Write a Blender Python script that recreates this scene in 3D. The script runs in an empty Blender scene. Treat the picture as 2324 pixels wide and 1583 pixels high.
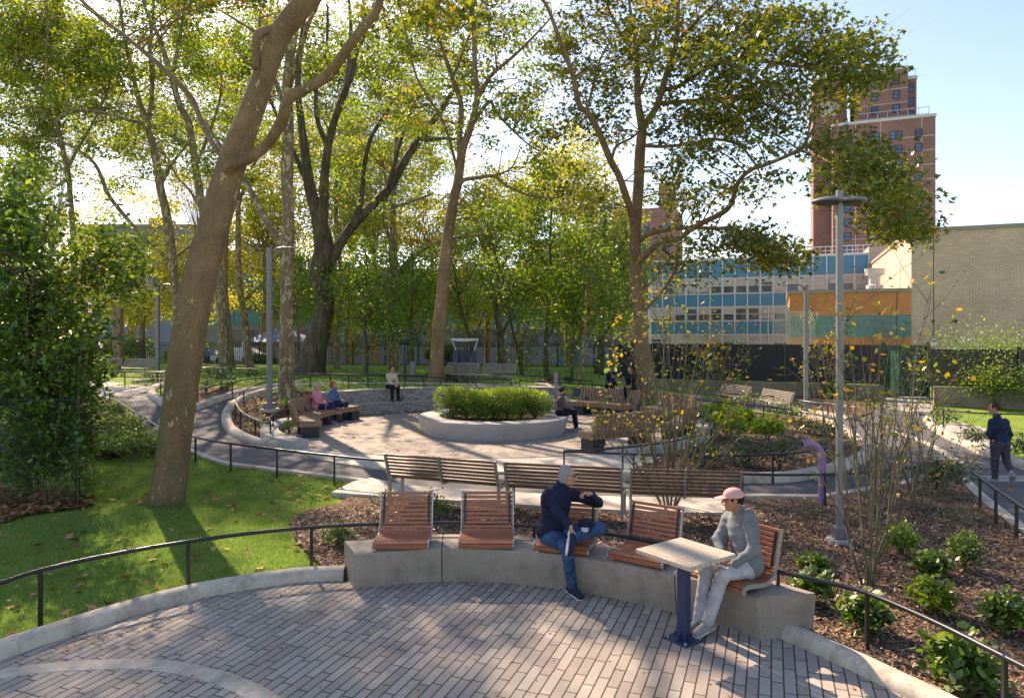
import bpy, math, random
import numpy as np
from mathutils import Vector, Matrix, geometry
R = random.Random(7); NR = np.random.default_rng(7)
sc = bpy.context.scene; COL = sc.collection
rad = math.radians
# ---------------------------------------------------------------- surveyed camera (pixel measurements of the photo -> metres)
HV, FF, CU, CZ = 765.0, 1549.0, 1162.0, 3.05
EL = dict(cx=-.7, cy=21.0, rx=6.2, ry=5.2)
def sm(a, b, x):
    t = min(1, max(0, (x-a)/(b-a))); return t*t*(3-2*t)
def ell_k(x, y): return math.hypot((x-EL['cx'])/EL['rx'], (y-EL['cy'])/EL['ry'])
def T(x, y):
    b = .2*sm(12.5, 16, y)*(1-sm(7, 11, x))
    r = .9*sm(18, 27, y)*(1-sm(2.5, 9, x))
    if y > 50: r -= (b+r+.6)*sm(50, 58, y)*(1-sm(6, 12, x))
    k = ell_k(x, y)
    if k < 1.16:
        w = sm(1.06, 1.16, k); return .2*(1-w)+(b+r)*w
    return b+r
def P(u, v, Y): return Vector(((u-CU)*Y/FF, Y, CZ-(v-HV)*Y/FF))
def GZ(u, v, z): return P(u, v, FF*(CZ-z)/(v-HV))
def G(u, v, dz=0.0):
    Y = FF*(CZ-1.15-dz)/(v-HV); k = (u-CU)/FF; s = (v-HV)/FF; Y1 = FF*(CZ+.7-dz)/(v-HV)   # march along the ray to the first ground hit
    while Y < Y1 and CZ-s*Y > T(k*Y, Y)+dz: Y += .12
    a, b = Y-.12, Y
    for _ in range(12):
        m = (a+b)/2
        if CZ-s*m > T(k*m, m)+dz: a = m
        else: b = m
    return P(u, v, b)
def catmull(pts, n=4, closed=False):
    pts = [list(map(float, p)) for p in pts]; out = []; N = len(pts)
    for i in range(N if closed else N-1):
        if closed: p0, p1, p2, p3 = pts[i-1], pts[i], pts[(i+1) % N], pts[(i+2) % N]
        else: p0, p1, p2, p3 = pts[max(i-1, 0)], pts[i], pts[i+1], pts[min(i+2, N-1)]
        for j in range(n):
            t = j/n
            out.append([.5*((2*b)+(c-a)*t+(2*a-5*b+4*c-d)*t*t+(3*b-a-3*c+d)*t**3) for a, b, c, d in zip(p0, p1, p2, p3)])
    if not closed: out.append(pts[-1])
    return out
# ---------------------------------------------------------------- materials
def nmat(name):
    m = bpy.data.materials.new(name); m.use_nodes = True; nt = m.node_tree; nt.nodes.clear()
    return m, nt
def nd(nt, t, **k):
    n = nt.nodes.new(t)
    for a, b in k.items():
        if hasattr(n, a) and a not in n.inputs: setattr(n, a, b)
        else: n.inputs[a].default_value = b
    return n
def c4(c): return (c[0], c[1], c[2], 1)
def ramp(nt, fac, stops, interp='LINEAR'):
    r = nt.nodes.new('ShaderNodeValToRGB'); r.color_ramp.interpolation = interp
    e = r.color_ramp.elements
    while len(e) < len(stops): e.new(.5)
    for x, (p, c) in zip(e, stops): x.position = p; x.color = c4(c)
    nt.links.new(fac, r.inputs['Fac']); return r.outputs['Color']
def noise(nt, vec, scale, detail=4, rough=.6):
    n = nd(nt, 'ShaderNodeTexNoise'); n.inputs['Scale'].default_value = scale; n.inputs['Detail'].default_value = detail
    n.inputs['Roughness'].default_value = rough; nt.links.new(vec, n.inputs['Vector']); return n.outputs['Fac']
def mixc(nt, f, a, b, mode='MIX'):
    n = nd(nt, 'ShaderNodeMix', data_type='RGBA', blend_type=mode)
    for s, v in ((0, f), (6, a), (7, b)):
        if hasattr(v, 'is_linked') or hasattr(v, 'links'): nt.links.new(v, n.inputs[s])
        else: n.inputs[s].default_value = v if s == 0 else c4(v)
    return n.outputs[2]
def finish(m, nt, col, rough=.7, metal=0, bumpf=None, bstr=.3, bdist=.01, spec=.5, coat=0, extra=None):
    b = nd(nt, 'ShaderNodeBsdfPrincipled'); o = nd(nt, 'ShaderNodeOutputMaterial')
    if hasattr(col, 'links'): nt.links.new(col, b.inputs['Base Color'])
    else: b.inputs['Base Color'].default_value = c4(col)
    if hasattr(rough, 'links'): nt.links.new(rough, b.inputs['Roughness'])
    else: b.inputs['Roughness'].default_value = rough
    b.inputs['Metallic'].default_value = metal; b.inputs['Specular IOR Level'].default_value = spec
    b.inputs['Coat Weight'].default_value = coat
    if bumpf is not None:
        bp = nd(nt, 'ShaderNodeBump'); bp.inputs['Strength'].default_value = bstr; bp.inputs['Distance'].default_value = bdist
        nt.links.new(bumpf, bp.inputs['Height']); nt.links.new(bp.outputs[0], b.inputs['Normal'])
    nt.links.new(b.outputs[0], o.inputs[0]); return m
def objc(nt, scale=None):
    t = nd(nt, 'ShaderNodeTexCoord').outputs['Object']
    if scale:
        mp = nd(nt, 'ShaderNodeMapping'); mp.inputs['Scale'].default_value = scale; nt.links.new(t, mp.inputs[0]); t = mp.outputs[0]
    return t
def MN(name, c1, c2=None, scale=8, rough=.7, metal=0, bump=.2, bscale=60, bdist=.005, spec=.5, coat=0, stretch=None, lo=.35, hi=.65, stain=0):
    m, nt = nmat(name); v = objc(nt, stretch)
    c2 = c2 or tuple(x*.8 for x in c1)
    c = ramp(nt, noise(nt, v, scale, 6), [(lo, c1), (hi, c2)])
    if stain:
        q = objc(nt); c = mixc(nt, stain, c, ramp(nt, noise(nt, q, 5.5, 8, .75), [(.36, (.5, .46, .4)), (.5, (.95, .94, .92)), (.7, (1.08, 1.07, 1.05))]), 'MULTIPLY')
        q2 = objc(nt, (1, 1, .2)); c = mixc(nt, stain*.8, c, ramp(nt, noise(nt, q2, 9, 5, .7), [(.4, (.72, .69, .64)), (.55, (1, 1, 1))]), 'MULTIPLY')
        c = mixc(nt, stain*.7, c, ramp(nt, noise(nt, q, 90, 3, .7), [(.34, (.55, .53, .5)), (.42, (1, 1, 1))]), 'MULTIPLY')
    return finish(m, nt, c, rough, metal, noise(nt, v, bscale, 4), bump, bdist, spec, coat)
def leafmat(name, stops, trans=.5, gloss=.06, tint=(1.42, 1.33, .6)):
    m, nt = nmat(name)
    a = nd(nt, 'ShaderNodeAttribute', attribute_name='rnd')
    c = ramp(nt, a.outputs['Fac'], stops)
    d = nd(nt, 'ShaderNodeBsdfDiffuse'); t = nd(nt, 'ShaderNodeBsdfTranslucent'); g = nd(nt, 'ShaderNodeBsdfGlossy')
    g.inputs['Roughness'].default_value = .45
    tc = mixc(nt, 1.0, c, tint, 'MULTIPLY')
    nt.links.new(c, d.inputs[0]); nt.links.new(tc, t.inputs[0])
    m1 = nd(nt, 'ShaderNodeMixShader'); m1.inputs[0].default_value = trans
    nt.links.new(d.outputs[0], m1.inputs[1]); nt.links.new(t.outputs[0], m1.inputs[2])
    m2 = nd(nt, 'ShaderNodeMixShader'); m2.inputs[0].default_value = gloss
    nt.links.new(m1.outputs[0], m2.inputs[1]); nt.links.new(g.outputs[0], m2.inputs[2])
    o = nd(nt, 'ShaderNodeOutputMaterial'); nt.links.new(m2.outputs[0], o.inputs[0]); return m
def barkmat(name, base, dark, patch, thr=.6, pscale=3.0, stretch=(1, 1, .45), bump=.5, patch_soft=.02, furrow=False):
    m, nt = nmat(name); v = objc(nt, stretch)
    n1 = noise(nt, v, 2.2, 5); c = ramp(nt, n1, [(.35, dark), (.62, base)])
    n2 = noise(nt, v, pscale*2.2, 3, .75)
    f = ramp(nt, n2, [(thr, (0, 0, 0)), (thr+patch_soft, (1, 1, 1))])
    c = mixc(nt, f, c, patch)
    c = mixc(nt, .9, c, ramp(nt, noise(nt, objc(nt, (1, 1, .8)), 38, 7, .8), [(.36, (.6, .57, .52)), (.5, (1, 1, 1)), (.66, (1.22, 1.2, 1.15))]), 'MULTIPLY')
    g = nd(nt, 'ShaderNodeNewGeometry').outputs['Position']; sx = nd(nt, 'ShaderNodeSeparateXYZ'); nt.links.new(g, sx.inputs[0])
    n3 = noise(nt, objc(nt, (1, 1, .6)), 7, 8, .8); c = mixc(nt, .8, c, ramp(nt, n3, [(.3, (.68, .66, .6)), (.5, (.98, .98, .96)), (.7, (1.2, 1.18, 1.12))]), 'MULTIPLY')
    n4 = noise(nt, objc(nt), 1.3, 5, .7); mr = nd(nt, 'ShaderNodeMapRange'); nt.links.new(sx.outputs[2], mr.inputs[0])
    for i_, x_ in ((1, 0.), (2, 3.5), (3, .75), (4, 0.)): mr.inputs[i_].default_value = x_
    mm = nd(nt, 'ShaderNodeMath', operation='MULTIPLY'); nt.links.new(mr.outputs[0], mm.inputs[0]); nt.links.new(ramp(nt, n4, [(.42, (0, 0, 0)), (.58, (1, 1, 1))]), mm.inputs[1])
    c = mixc(nt, mm.outputs[0], c, (base[0]*.42, base[1]*.62, base[2]*.42))
    if furrow:
        w = nd(nt, 'ShaderNodeTexNoise'); w.inputs['Scale'].default_value = 9; w.inputs['Detail'].default_value = 5
        v2 = objc(nt, (1, 1, .12)); nt.links.new(v2, w.inputs['Vector']); bf = w.outputs['Fac']
        c = mixc(nt, ramp(nt, bf, [(.38, (1, 1, 1)), (.5, (0, 0, 0))]), c, dark)
    else:
        w1 = noise(nt, objc(nt, (1, 1, 2.2)), 7, 6, .7); w2 = noise(nt, objc(nt, (2.5, 2.5, .5)), 9, 5, .7); ad = nd(nt, 'ShaderNodeMath', operation='ADD'); nt.links.new(w1, ad.inputs[0]); nt.links.new(w2, ad.inputs[1])
        s3 = nd(nt, 'ShaderNodeMath', operation='MULTIPLY_ADD'); nt.links.new(f, s3.inputs[0]); s3.inputs[1].default_value = -.5; nt.links.new(ad.outputs[0], s3.inputs[2]); bf = s3.outputs[0]
    return finish(m, nt, c, .85, 0, bf, bump, .055, .25)
GA = rad(21.5)   # city grid turn
E1 = Vector((math.cos(GA), -math.sin(GA), 0)); E2 = Vector((math.sin(GA), math.cos(GA), 0))
def paver_mat():
    m, nt = nmat('clay_grey_pavers'); t = objc(nt)
    mp = nd(nt, 'ShaderNodeMapping'); mp.inputs['Rotation'].default_value = (0, 0, rad(-69.2)); nt.links.new(t, mp.inputs[0])
    b = nd(nt, 'ShaderNodeTexBrick'); b.offset = .37; b.offset_frequency = 2; b.squash = .72; b.squash_frequency = 3
    for k, x in (('Scale', 1.0), ('Brick Width', .46), ('Row Height', .103), ('Mortar Size', .007), ('Mortar Smooth', .15), ('Bias', 0)): b.inputs[k].default_value = x
    b.inputs['Color1'].default_value = c4((.46, .4, .335)); b.inputs['Color2'].default_value = c4((.33, .28, .23)); b.inputs['Mortar'].default_value = c4((.085, .064, .045))
    nt.links.new(mp.outputs[0], b.inputs['Vector'])
    n = noise(nt, t, 1.1, 5); c = mixc(nt, .45, b.outputs['Color'], ramp(nt, n, [(.3, (.62, .6, .58)), (.5, (.92, .9, .88)), (.7, (1.05, 1.03, 1))]), 'MULTIPLY')
    c = mixc(nt, ramp(nt, noise(nt, t, 2.7, 6, .75), [(.6, (0, 0, 0)), (.68, (.45, .45, .45))]), c, (.17, .13, .1))
    sp = noise(nt, t, 160, 2); c = mixc(nt, .55, c, ramp(nt, sp, [(.3, (.6, .6, .6)), (.55, (1, 1, 1)), (.72, (1.5, 1.5, 1.5))]), 'MULTIPLY')
    inv = nd(nt, 'ShaderNodeMath', operation='MULTIPLY'); inv.inputs[1].default_value = -1; nt.links.new(b.outputs['Fac'], inv.inputs[0])
    return finish(m, nt, c, .85, 0, inv.outputs[0], .8, .01, .3)
def wallbrick(name, c1, c2, mortar, w=.3, h=.1, ms=.008, bias=0, tint=None):
    m, nt = nmat(name); g = nd(nt, 'ShaderNodeNewGeometry').outputs['Position']
    d = nd(nt, 'ShaderNodeVectorMath', operation='DOT_PRODUCT'); d.inputs[1].default_value = tuple(E1+E2); nt.links.new(g, d.inputs[0])
    s = nd(nt, 'ShaderNodeSeparateXYZ'); nt.links.new(g, s.inputs[0]); cb = nd(nt, 'ShaderNodeCombineXYZ')
    nt.links.new(d.outputs['Value'], cb.inputs[0]); nt.links.new(s.outputs[2], cb.inputs[1])
    b = nd(nt, 'ShaderNodeTexBrick')
    for k, x in (('Scale', 1.0), ('Brick Width', w), ('Row Height', h), ('Mortar Size', ms), ('Mortar Smooth', .1), ('Bias', bias)): b.inputs[k].default_value = x
    b.inputs['Color1'].default_value = c4(c1); b.inputs['Color2'].default_value = c4(c2); b.inputs['Mortar'].default_value = c4(mortar)
    nt.links.new(cb.outputs[0], b.inputs['Vector'])
    n = noise(nt, g, .22, 6, .7); c = mixc(nt, 1, b.outputs['Color'], ramp(nt, n, [(.3, (.74, .74, .75)), (.7, (1.05, 1.05, 1.05))]), 'MULTIPLY')
    return finish(m, nt, c, .85, spec=.2)
MAT = {}
def setup_mats():
    M = MAT
    M['paver'] = paver_mat()
    M['concrete'] = MN('pale_concrete', (.64, .57, .48), (.46, .41, .34), 2.5, .85, bump=.35, bscale=70, stain=.4)
    M['kerb'] = MN('kerb_concrete', (.64, .56, .45), (.42, .35, .27), 1.9, .85, bump=.5, bscale=45, bdist=.006, stain=.5)
    M['precast'] = MN('warm_grey_precast', (.36, .3, .24), (.29, .24, .19), 2.2, .55, bump=.12, bscale=60, stain=.4)
    m, nt = nmat('asphalt'); v = objc(nt)
    c = ramp(nt, noise(nt, v, .5, 6, .7), [(.3, (.078, .077, .08)), (.7, (.13, .126, .125))])
    c = mixc(nt, .6, c, ramp(nt, noise(nt, v, 130, 2), [(.35, (.5, .5, .5)), (.7, (1.6, 1.6, 1.55))]), 'MULTIPLY')
    M['asphalt'] = finish(m, nt, c, .8, 0, noise(nt, v, 120, 2), .5, .01, .4)
    m, nt = nmat('lawn_soil'); v = objc(nt)
    c = ramp(nt, noise(nt, v, .8, 6, .7), [(.3, (.13, .2, .04)), (.5, (.19, .29, .05)), (.7, (.26, .32, .07)), (.8, (.26, .22, .08))])
    c = mixc(nt, .7, c, ramp(nt, noise(nt, v, 45, 4, .7), [(.3, (.5, .5, .5)), (.65, (1.35, 1.35, 1.2))]), 'MULTIPLY')
    M['lawn'] = finish(m, nt, c, .95, 0, noise(nt, v, 60, 3), 1, .03, .1)
    m, nt = nmat('wood_chip_mulch'); v = objc(nt)
    vo = nd(nt, 'ShaderNodeTexVoronoi'); vo.inputs['Scale'].default_value = 34; vv = objc(nt, (1, .45, 1)); nt.links.new(vv, vo.inputs['Vector'])
    s = nd(nt, 'ShaderNodeSeparateColor'); nt.links.new(vo.outputs['Color'], s.inputs[0])
    c = ramp(nt, s.outputs[0], [(0, (.08, .046, .03)), (.5, (.17, .105, .068)), (.85, (.3, .2, .135)), (1, (.42, .31, .22))])
    c = mixc(nt, .6, c, ramp(nt, noise(nt, v, 3, 5), [(.3, (.6, .6, .6)), (.7, (1.3, 1.25, 1.2))]), 'MULTIPLY')
    M['mulch'] = finish(m, nt, c, .95, 0, vo.outputs['Distance'], 1, .04, .1)
    m, nt = nmat('granite'); v = objc(nt)
    c = ramp(nt, noise(nt, v, 60, 3, .8), [(.3, (.26, .24, .22)), (.5, (.44, .41, .375)), (.7, (.56, .53, .48))])
    c = mixc(nt, .7, c, ramp(nt, noise(nt, v, 1.2, 5), [(.3, (.75, .73, .7)), (.7, (1.05, 1.05, 1.05))]), 'MULTIPLY')
    M['granite'] = finish(m, nt, c, .75, 0, noise(nt, v, 50, 3), .3, .006)
    m, nt = nmat('split_faced_granite'); v = objc(nt)
    c = ramp(nt, noise(nt, v, 25, 4, .8), [(.3, (.3, .27, .23)), (.7, (.52, .47, .41))])
    M['roughstone'] = finish(m, nt, c, .85, 0, noise(nt, v, 3.5, 5, .65), 1, .28, .2)
    M['rail'] = MN('black_painted_steel', (.022, .023, .027), (.03, .03, .034), 20, .32, .3, bump=.05, spec=.6)
    M['black'] = MN('black_steel', (.02, .02, .022), None, 20, .45, bump=.05)
    M['alu'] = MN('cast_silver_frame', (.5, .48, .44), (.42, .4, .37), 20, .4, .6, bump=.05)
    M['bronzeframe'] = MN('warm_grey_cast_frame', (.36, .32, .27), (.3, .27, .23), 20, .5, .3, bump=.05)
    M['lamppaint'] = MN('grey_lamp_paint', (.22, .215, .225), (.2, .195, .205), 6, .4, .1, bump=.03)
    M['redwood'] = MN('oiled_red_hardwood', (.48, .17, .08), (.31, .1, .045), 5, .5, bump=.25, bscale=30, stretch=(1, 12, 12), coat=.1)
    M['brownwood'] = MN('brown_weathered_wood', (.2, .115, .07), (.13, .075, .048), 5, .5, bump=.25, bscale=30, stretch=(1, 12, 12))
    M['greywood'] = MN('silvered_wood', (.3, .25, .2), (.18, .145, .115), 5, .6, bump=.3, bscale=30, stretch=(1, 14, 14))
    M['palewood'] = MN('pale_table_wood', (.66, .55, .42), (.36, .27, .19), 5, .6, bump=.3, bscale=25, stretch=(1, 14, 14))
    M['timber'] = MN('timber_battens', (.33, .2, .125), (.22, .125, .075), 6, .6, bump=.3, bscale=30, stretch=(5, 5, 1))
    M['postwood'] = MN('new_timber_post', (.55, .27, .12), (.43, .2, .085), 3, .7, bump=.2, stretch=(6, 6, 1))
    M['bluepaint'] = MN('navy_powder_coat', (.022, .034, .09), (.026, .038, .1), 10, .4, bump=.03)
    M['purple'] = MN('purple_paint', (.36, .21, .4), (.31, .18, .35), 10, .35, bump=.03)
    M['bark_plane'] = barkmat('plane_bark_brown', (.36, .225, .13), (.23, .145, .085), (.62, .5, .28), .625, pscale=2.4, bump=1.0)
    M['bark_pale'] = barkmat('plane_bark_mottled', (.27, .185, .11), (.17, .12, .07), (.5, .41, .25), .54)
    M['bark_dark'] = barkmat('oak_bark_dark', (.17, .13, .085), (.07, .055, .036), (.09, .075, .045), .66, furrow=True, bump=1)
    M['bark_thin'] = barkmat('grey_shrub_bark', (.24, .2, .145), (.14, .11, .08), (.34, .3, .22), .6)
    M['bark_green'] = barkmat('mossy_trunk', (.14, .12, .06), (.07, .06, .03), (.42, .37, .23), .6)
    M['lf_plane'] = leafmat('plane_leaves', [(0, (.08, .14, .018)), (.4, (.17, .25, .028)), (.78, (.33, .37, .04)), (.93, (.5, .4, .04)), (1, (.45, .15, .025))], .6)
    M['lf_plane_near'] = leafmat('plane_leaves_olive', [(0, (.07, .1, .02)), (.45, (.145, .18, .024)), (.75, (.27, .28, .03)), (.94, (.4, .25, .03)), (1, (.5, .13, .02))], .48)
    M['lf_yellow'] = leafmat('yellowing_leaves', [(0, (.24, .29, .04)), (.5, (.5, .5, .07)), (.85, (.68, .6, .1)), (1, (.5, .24, .04))], .6)
    M['lf_oak'] = leafmat('oak_green_leaves', [(0, (.08, .17, .022)), (.6, (.19, .31, .035)), (1, (.34, .42, .045))], .6)
    M['lf_green'] = leafmat('mid_green_leaves', [(0, (.07, .14, .018)), (.5, (.16, .26, .03)), (.85, (.28, .36, .04)), (1, (.45, .4, .04))], .6)
    M['lf_dark'] = leafmat('deep_green_leaves', [(0, (.045, .1, .015)), (.55, (.1, .18, .025)), (1, (.24, .36, .04))], .55, .06)
    M['lf_laurel'] = leafmat('glossy_laurel_leaves', [(0, (.02, .055, .012)), (.6, (.045, .105, .018)), (1, (.1, .18, .03))], .35, .09)
    M['lf_lime'] = leafmat('lime_hydrangea_leaves', [(0, (.16, .26, .018)), (.6, (.28, .42, .025)), (1, (.42, .48, .04))], .55)
    M['lf_spirea'] = leafmat('fine_fresh_green_leaves', [(0, (.09, .17, .014)), (.5, (.18, .29, .022)), (1, (.34, .44, .03))], .55)
    M['lf_shrub'] = leafmat('shrub_leaves', [(0, (.045, .1, .016)), (.5, (.1, .19, .028)), (.9, (.2, .31, .04)), (1, (.36, .34, .03))], .5, .05)
    M['lf_sparse'] = leafmat('autumn_shrub_leaves', [(0, (.07, .13, .02)), (.6, (.15, .23, .025)), (.7, (.5, .36, .02)), (1, (.6, .3, .015))], .5)
    M['lf_fallen'] = leafmat('fallen_dry_leaves', [(0, (.2, .08, .035)), (.6, (.36, .17, .08)), (.9, (.48, .28, .14)), (1, (.55, .4, .05))], .15, .03)
    M['lf_grass'] = leafmat('grass_blades', [(0, (.12, .21, .045)), (.5, (.21, .34, .07)), (.9, (.31, .43, .1)), (1, (.47, .4, .2))], .5, .04, (1.1, 1.15, .8))
    M['lf_tuft'] = leafmat('pale_ornamental_grass', [(0, (.16, .24, .08)), (.6, (.34, .42, .18)), (1, (.55, .55, .32))], .4, .05)
    M['chips'] = leafmat('loose_wood_chips', [(0, (.09, .05, .032)), (.5, (.19, .115, .075)), (.85, (.33, .22, .15)), (1, (.48, .37, .26))], .02, .04)
    M['tanbrick'] = wallbrick('tan_brick', (.8, .555, .42), (.7, .475, .355), (.44, .3, .225), .5, .17, .014)
    M['orangebrick'] = wallbrick('orange_brick', (.8, .3, .13), (.72, .265, .11), (.45, .2, .09), .45, .15, .012)
    M['tealbrick'] = wallbrick('teal_brick', (.19, .33, .31), (.17, .29, .28), (.12, .2, .19), .45, .15, .012)
    M['redbrick'] = wallbrick('red_brick', (.31, .145, .13), (.25, .115, .105), (.38, .27, .23), .5, .2, .022)
    M['trim'] = MN('pale_stone_trim', (.62, .6, .58), None, 3, .8, bump=.1)
    M['coping'] = MN('grey_coping', (.33, .3, .25), None, 2, .8, bump=.1)
    M['teal'] = MN('teal_enamel_panel', (.04, .23, .36), (.035, .2, .32), .6, .35, bump=.02, bscale=3)
    M['white'] = MN('white_painted_frame', (.75, .75, .76), None, 3, .5, bump=.02)
    M['blind'] = MN('cream_window_blind', (.5, .46, .4), (.4, .37, .32), .9, .6, bump=.02)
    M['glass'] = MN('dark_window_glass', (.09, .11, .14), (.04, .05, .065), .5, .08, bump=.0)
    M['skyglass'] = MN('bluish_window_glass', (.1, .16, .28), (.03, .05, .09), .35, .08, bump=.0)
    M['slats'] = MN('black_slats', (.014, .015, .022), (.02, .02, .028), 2, .5, bump=.02)
    M['brownslats'] = MN('brown_black_slats', (.035, .028, .026), None, 2, .5, bump=.02)
    M['greenpaint'] = MN('dark_green_paint', (.012, .07, .04), None, 2, .5, bump=.02)
    M['mint'] = MN('mint_green_paint', (.08, .42, .25), None, 2, .5, bump=.02)
    M['tanwall'] = MN('tan_cast_wall', (.3, .25, .17), (.22, .18, .12), 1, .85, bump=.2)
    M['tent'] = MN('pale_blue_tent_cloth', (.2, .26, .38), (.17, .22, .33), 1, .6, bump=.02)
    M['bluedoor'] = MN('blue_door_paint', (.04, .16, .5), None, 2, .4, bump=.02)
    M['greybldg'] = MN('grey_blue_cladding', (.16, .19, .27), (.2, .22, .3), .3, .6, bump=.02)
    M['chainlink'] = MN('green_coated_wire', (.025, .06, .04), None, 5, .5, bump=.0)
    M['gravel'] = MN('light_path_gravel', (.5, .45, .38), (.38, .34, .29), 3, .9, bump=.4, bscale=90)
# ---------------------------------------------------------------- objects
def tag(o, label=None, cat=None, group=None, kind=None):
    if label: o['label'] = label
    if cat: o['category'] = cat
    if group: o['group'] = group
    if kind: o['kind'] = kind
    return o
def thing(name, label, cat, loc=(0, 0, 0), rz=0, group=None):
    o = bpy.data.objects.new(name, None); COL.objects.link(o); o.location = loc; o.rotation_euler = (0, 0, rz)
    o.empty_display_size = .2
    return tag(o, label, cat, group)
def attach(o, parent, world=True):
    o.parent = parent
    if world and parent is not None:
        r = parent
        while r.parent: r = r.parent
        if r is parent and parent.type == 'EMPTY': o.location = -parent.location
class MB:
    def __init__(s): s.v = []; s.f = []
    def add(s, vs, fs):
        o = len(s.v); s.v.extend([tuple(p) for p in vs]); s.f.extend([tuple(i+o for i in f) for f in fs]); return s
    def box(s, c, d, ax=None, bev=0):
        x, y, z = [a/2 for a in d]; c = Vector(c)
        if ax is None: ax = (Vector((1, 0, 0)), Vector((0, 1, 0)), Vector((0, 0, 1)))
        if bev:
            b = min(bev, x*.9, y*.9, z*.9); vs = []; 
            bm_pts = []
            for sx in (-1, 1):
                for sy in (-1, 1):
                    for sz in (-1, 1):
                        for k in range(3):
                            e = [x, y, z]; e = [e[i]-(b if i != k else 0) for i in range(3)]
                            bm_pts.append((sx*e[0], sy*e[1], sz*e[2]))
            idx = lambda sx, sy, sz, k: ((sx > 0)*4+(sy > 0)*2+(sz > 0))*3+k
            fs = []
            for k in range(3):
                for sg in (-1, 1):
                    q = []
                    for a, bb in ((-1, -1), (1, -1), (1, 1), (-1, 1)):
                        t = [0, 0, 0]; t[k] = sg; t[(k+1) % 3] = a; t[(k+2) % 3] = bb; q.append(idx(*t, k))
                    fs.append(q if sg > 0 else q[::-1])
            for k in range(3):
                i, j = (k+1) % 3, (k+2) % 3
                for a in (-1, 1):
                    for bb in (-1, 1):
                        t0 = [0, 0, 0]; t0[k] = -1; t0[i] = a; t0[j] = bb; t1 = list(t0); t1[k] = 1
                        q = [idx(*t0, i), idx(*t1, i), idx(*t1, j), idx(*t0, j)]
                        fs.append(q if a*bb > 0 else q[::-1])
            for sx in (-1, 1):
                for sy in (-1, 1):
                    for sz in (-1, 1):
                        q = [idx(sx, sy, sz, 0), idx(sx, sy, sz, 1), idx(sx, sy, sz, 2)]
                        fs.append(q if sx*sy*sz > 0 else q[::-1])
            return s.add([c+ax[0]*p[0]+ax[1]*p[1]+ax[2]*p[2] for p in bm_pts], fs)
        vs = [c+ax[0]*(i*x)+ax[1]*(j*y)+ax[2]*(k*z) for i in (-1, 1) for j in (-1, 1) for k in (-1, 1)]
        return s.add(vs, [(0, 1, 3, 2), (4, 6, 7, 5), (0, 4, 5, 1), (2, 3, 7, 6), (0, 2, 6, 4), (1, 5, 7, 3)])
    def bar(s, a, b, w, h, up=(0, 0, 1), bev=0):
        a = Vector(a); b = Vector(b); d = b-a; L = d.length; d.normalize(); up = Vector(up)
        sd = d.cross(up); sd.normalize(); up2 = sd.cross(d)
        return s.box((a+b)/2, (L, w, h), (d, sd, up2), bev)
    def tube(s, pts, r, n=8, caps=True, lob=None):
        pts = [Vector(p) for p in pts]; N = len(pts)
        if not hasattr(r, '__len__'): r = [r]*N
        d0 = (pts[1]-pts[0]).normalized(); a = Vector((0, 0, 1)) if abs(d0.z) < .9 else Vector((1, 0, 0))
        x = (a-d0*a.dot(d0)).normalized(); o = len(s.v)
        for i, p in enumerate(pts):
            d = (pts[min(i+1, N-1)]-pts[max(i-1, 0)])
            if d.length < 1e-9: d = d0
            d.normalize(); x = x-d*x.dot(d)
            if x.length < 1e-6: x = d.orthogonal()
            x.normalize(); y = d.cross(x)
            for j in range(n):
                t = 2*math.pi*j/n; rr = r[i]*(1 if lob is None else lob(i, t))
                s.v.append(tuple(p+x*(math.cos(t)*rr)+y*(math.sin(t)*rr)))
        for i in range(N-1):
            for j in range(n):
                k = (j+1) % n; s.f.append((o+i*n+j, o+i*n+k, o+(i+1)*n+k, o+(i+1)*n+j))
        if caps: s.f.append(tuple(o+j for j in range(n))[::-1]); s.f.append(tuple(o+(N-1)*n+j for j in range(n)))
        return s
    def lathe(s, c, prof, n=24, sx=1, sy=1):
        o = len(s.v); c = Vector(c)
        for r, z in prof:
            for j in range(n):
                t = 2*math.pi*j/n; s.v.append((c.x+r*math.cos(t)*sx, c.y+r*math.sin(t)*sy, c.z+z))
        for i in range(len(prof)-1):
            for j in range(n):
                k = (j+1) % n; s.f.append((o+i*n+j, o+i*n+k, o+(i+1)*n+k, o+(i+1)*n+j))
        return s
    def disc(s, c, r, n=24):
        c = Vector(c); return s.add([(c.x+r*math.cos(2*math.pi*j/n), c.y+r*math.sin(2*math.pi*j/n), c.z) for j in range(n)], [tuple(range(n))])
    def prism(s, poly, z0, z1, top=True, bot=True):
        n = len(poly); vs = [(p[0], p[1], z0) for p in poly]+[(p[0], p[1], z1) for p in poly]
        fs = [(i, (i+1) % n, n+(i+1) % n, n+i) for i in range(n)]
        if top: fs.append(tuple(range(n, 2*n)))
        if bot: fs.append(tuple(range(n))[::-1])
        return s.add(vs, fs)
    def strip(s, rows, closed_prof=False, caps=False):   # rows of equally many points -> quads
        o = len(s.v); n = len(rows[0])
        for r in rows: s.v.extend([tuple(p) for p in r])
        for i in range(len(rows)-1):
            for j in range(n if closed_prof else n-1):
                k = (j+1) % n; s.f.append((o+i*n+j, o+i*n+k, o+(i+1)*n+k, o+(i+1)*n+j))
        if caps: s.f.append(tuple(o+j for j in range(n))[::-1]); s.f.append(tuple(o+(len(rows)-1)*n+j for j in range(n)))
        return s
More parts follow.
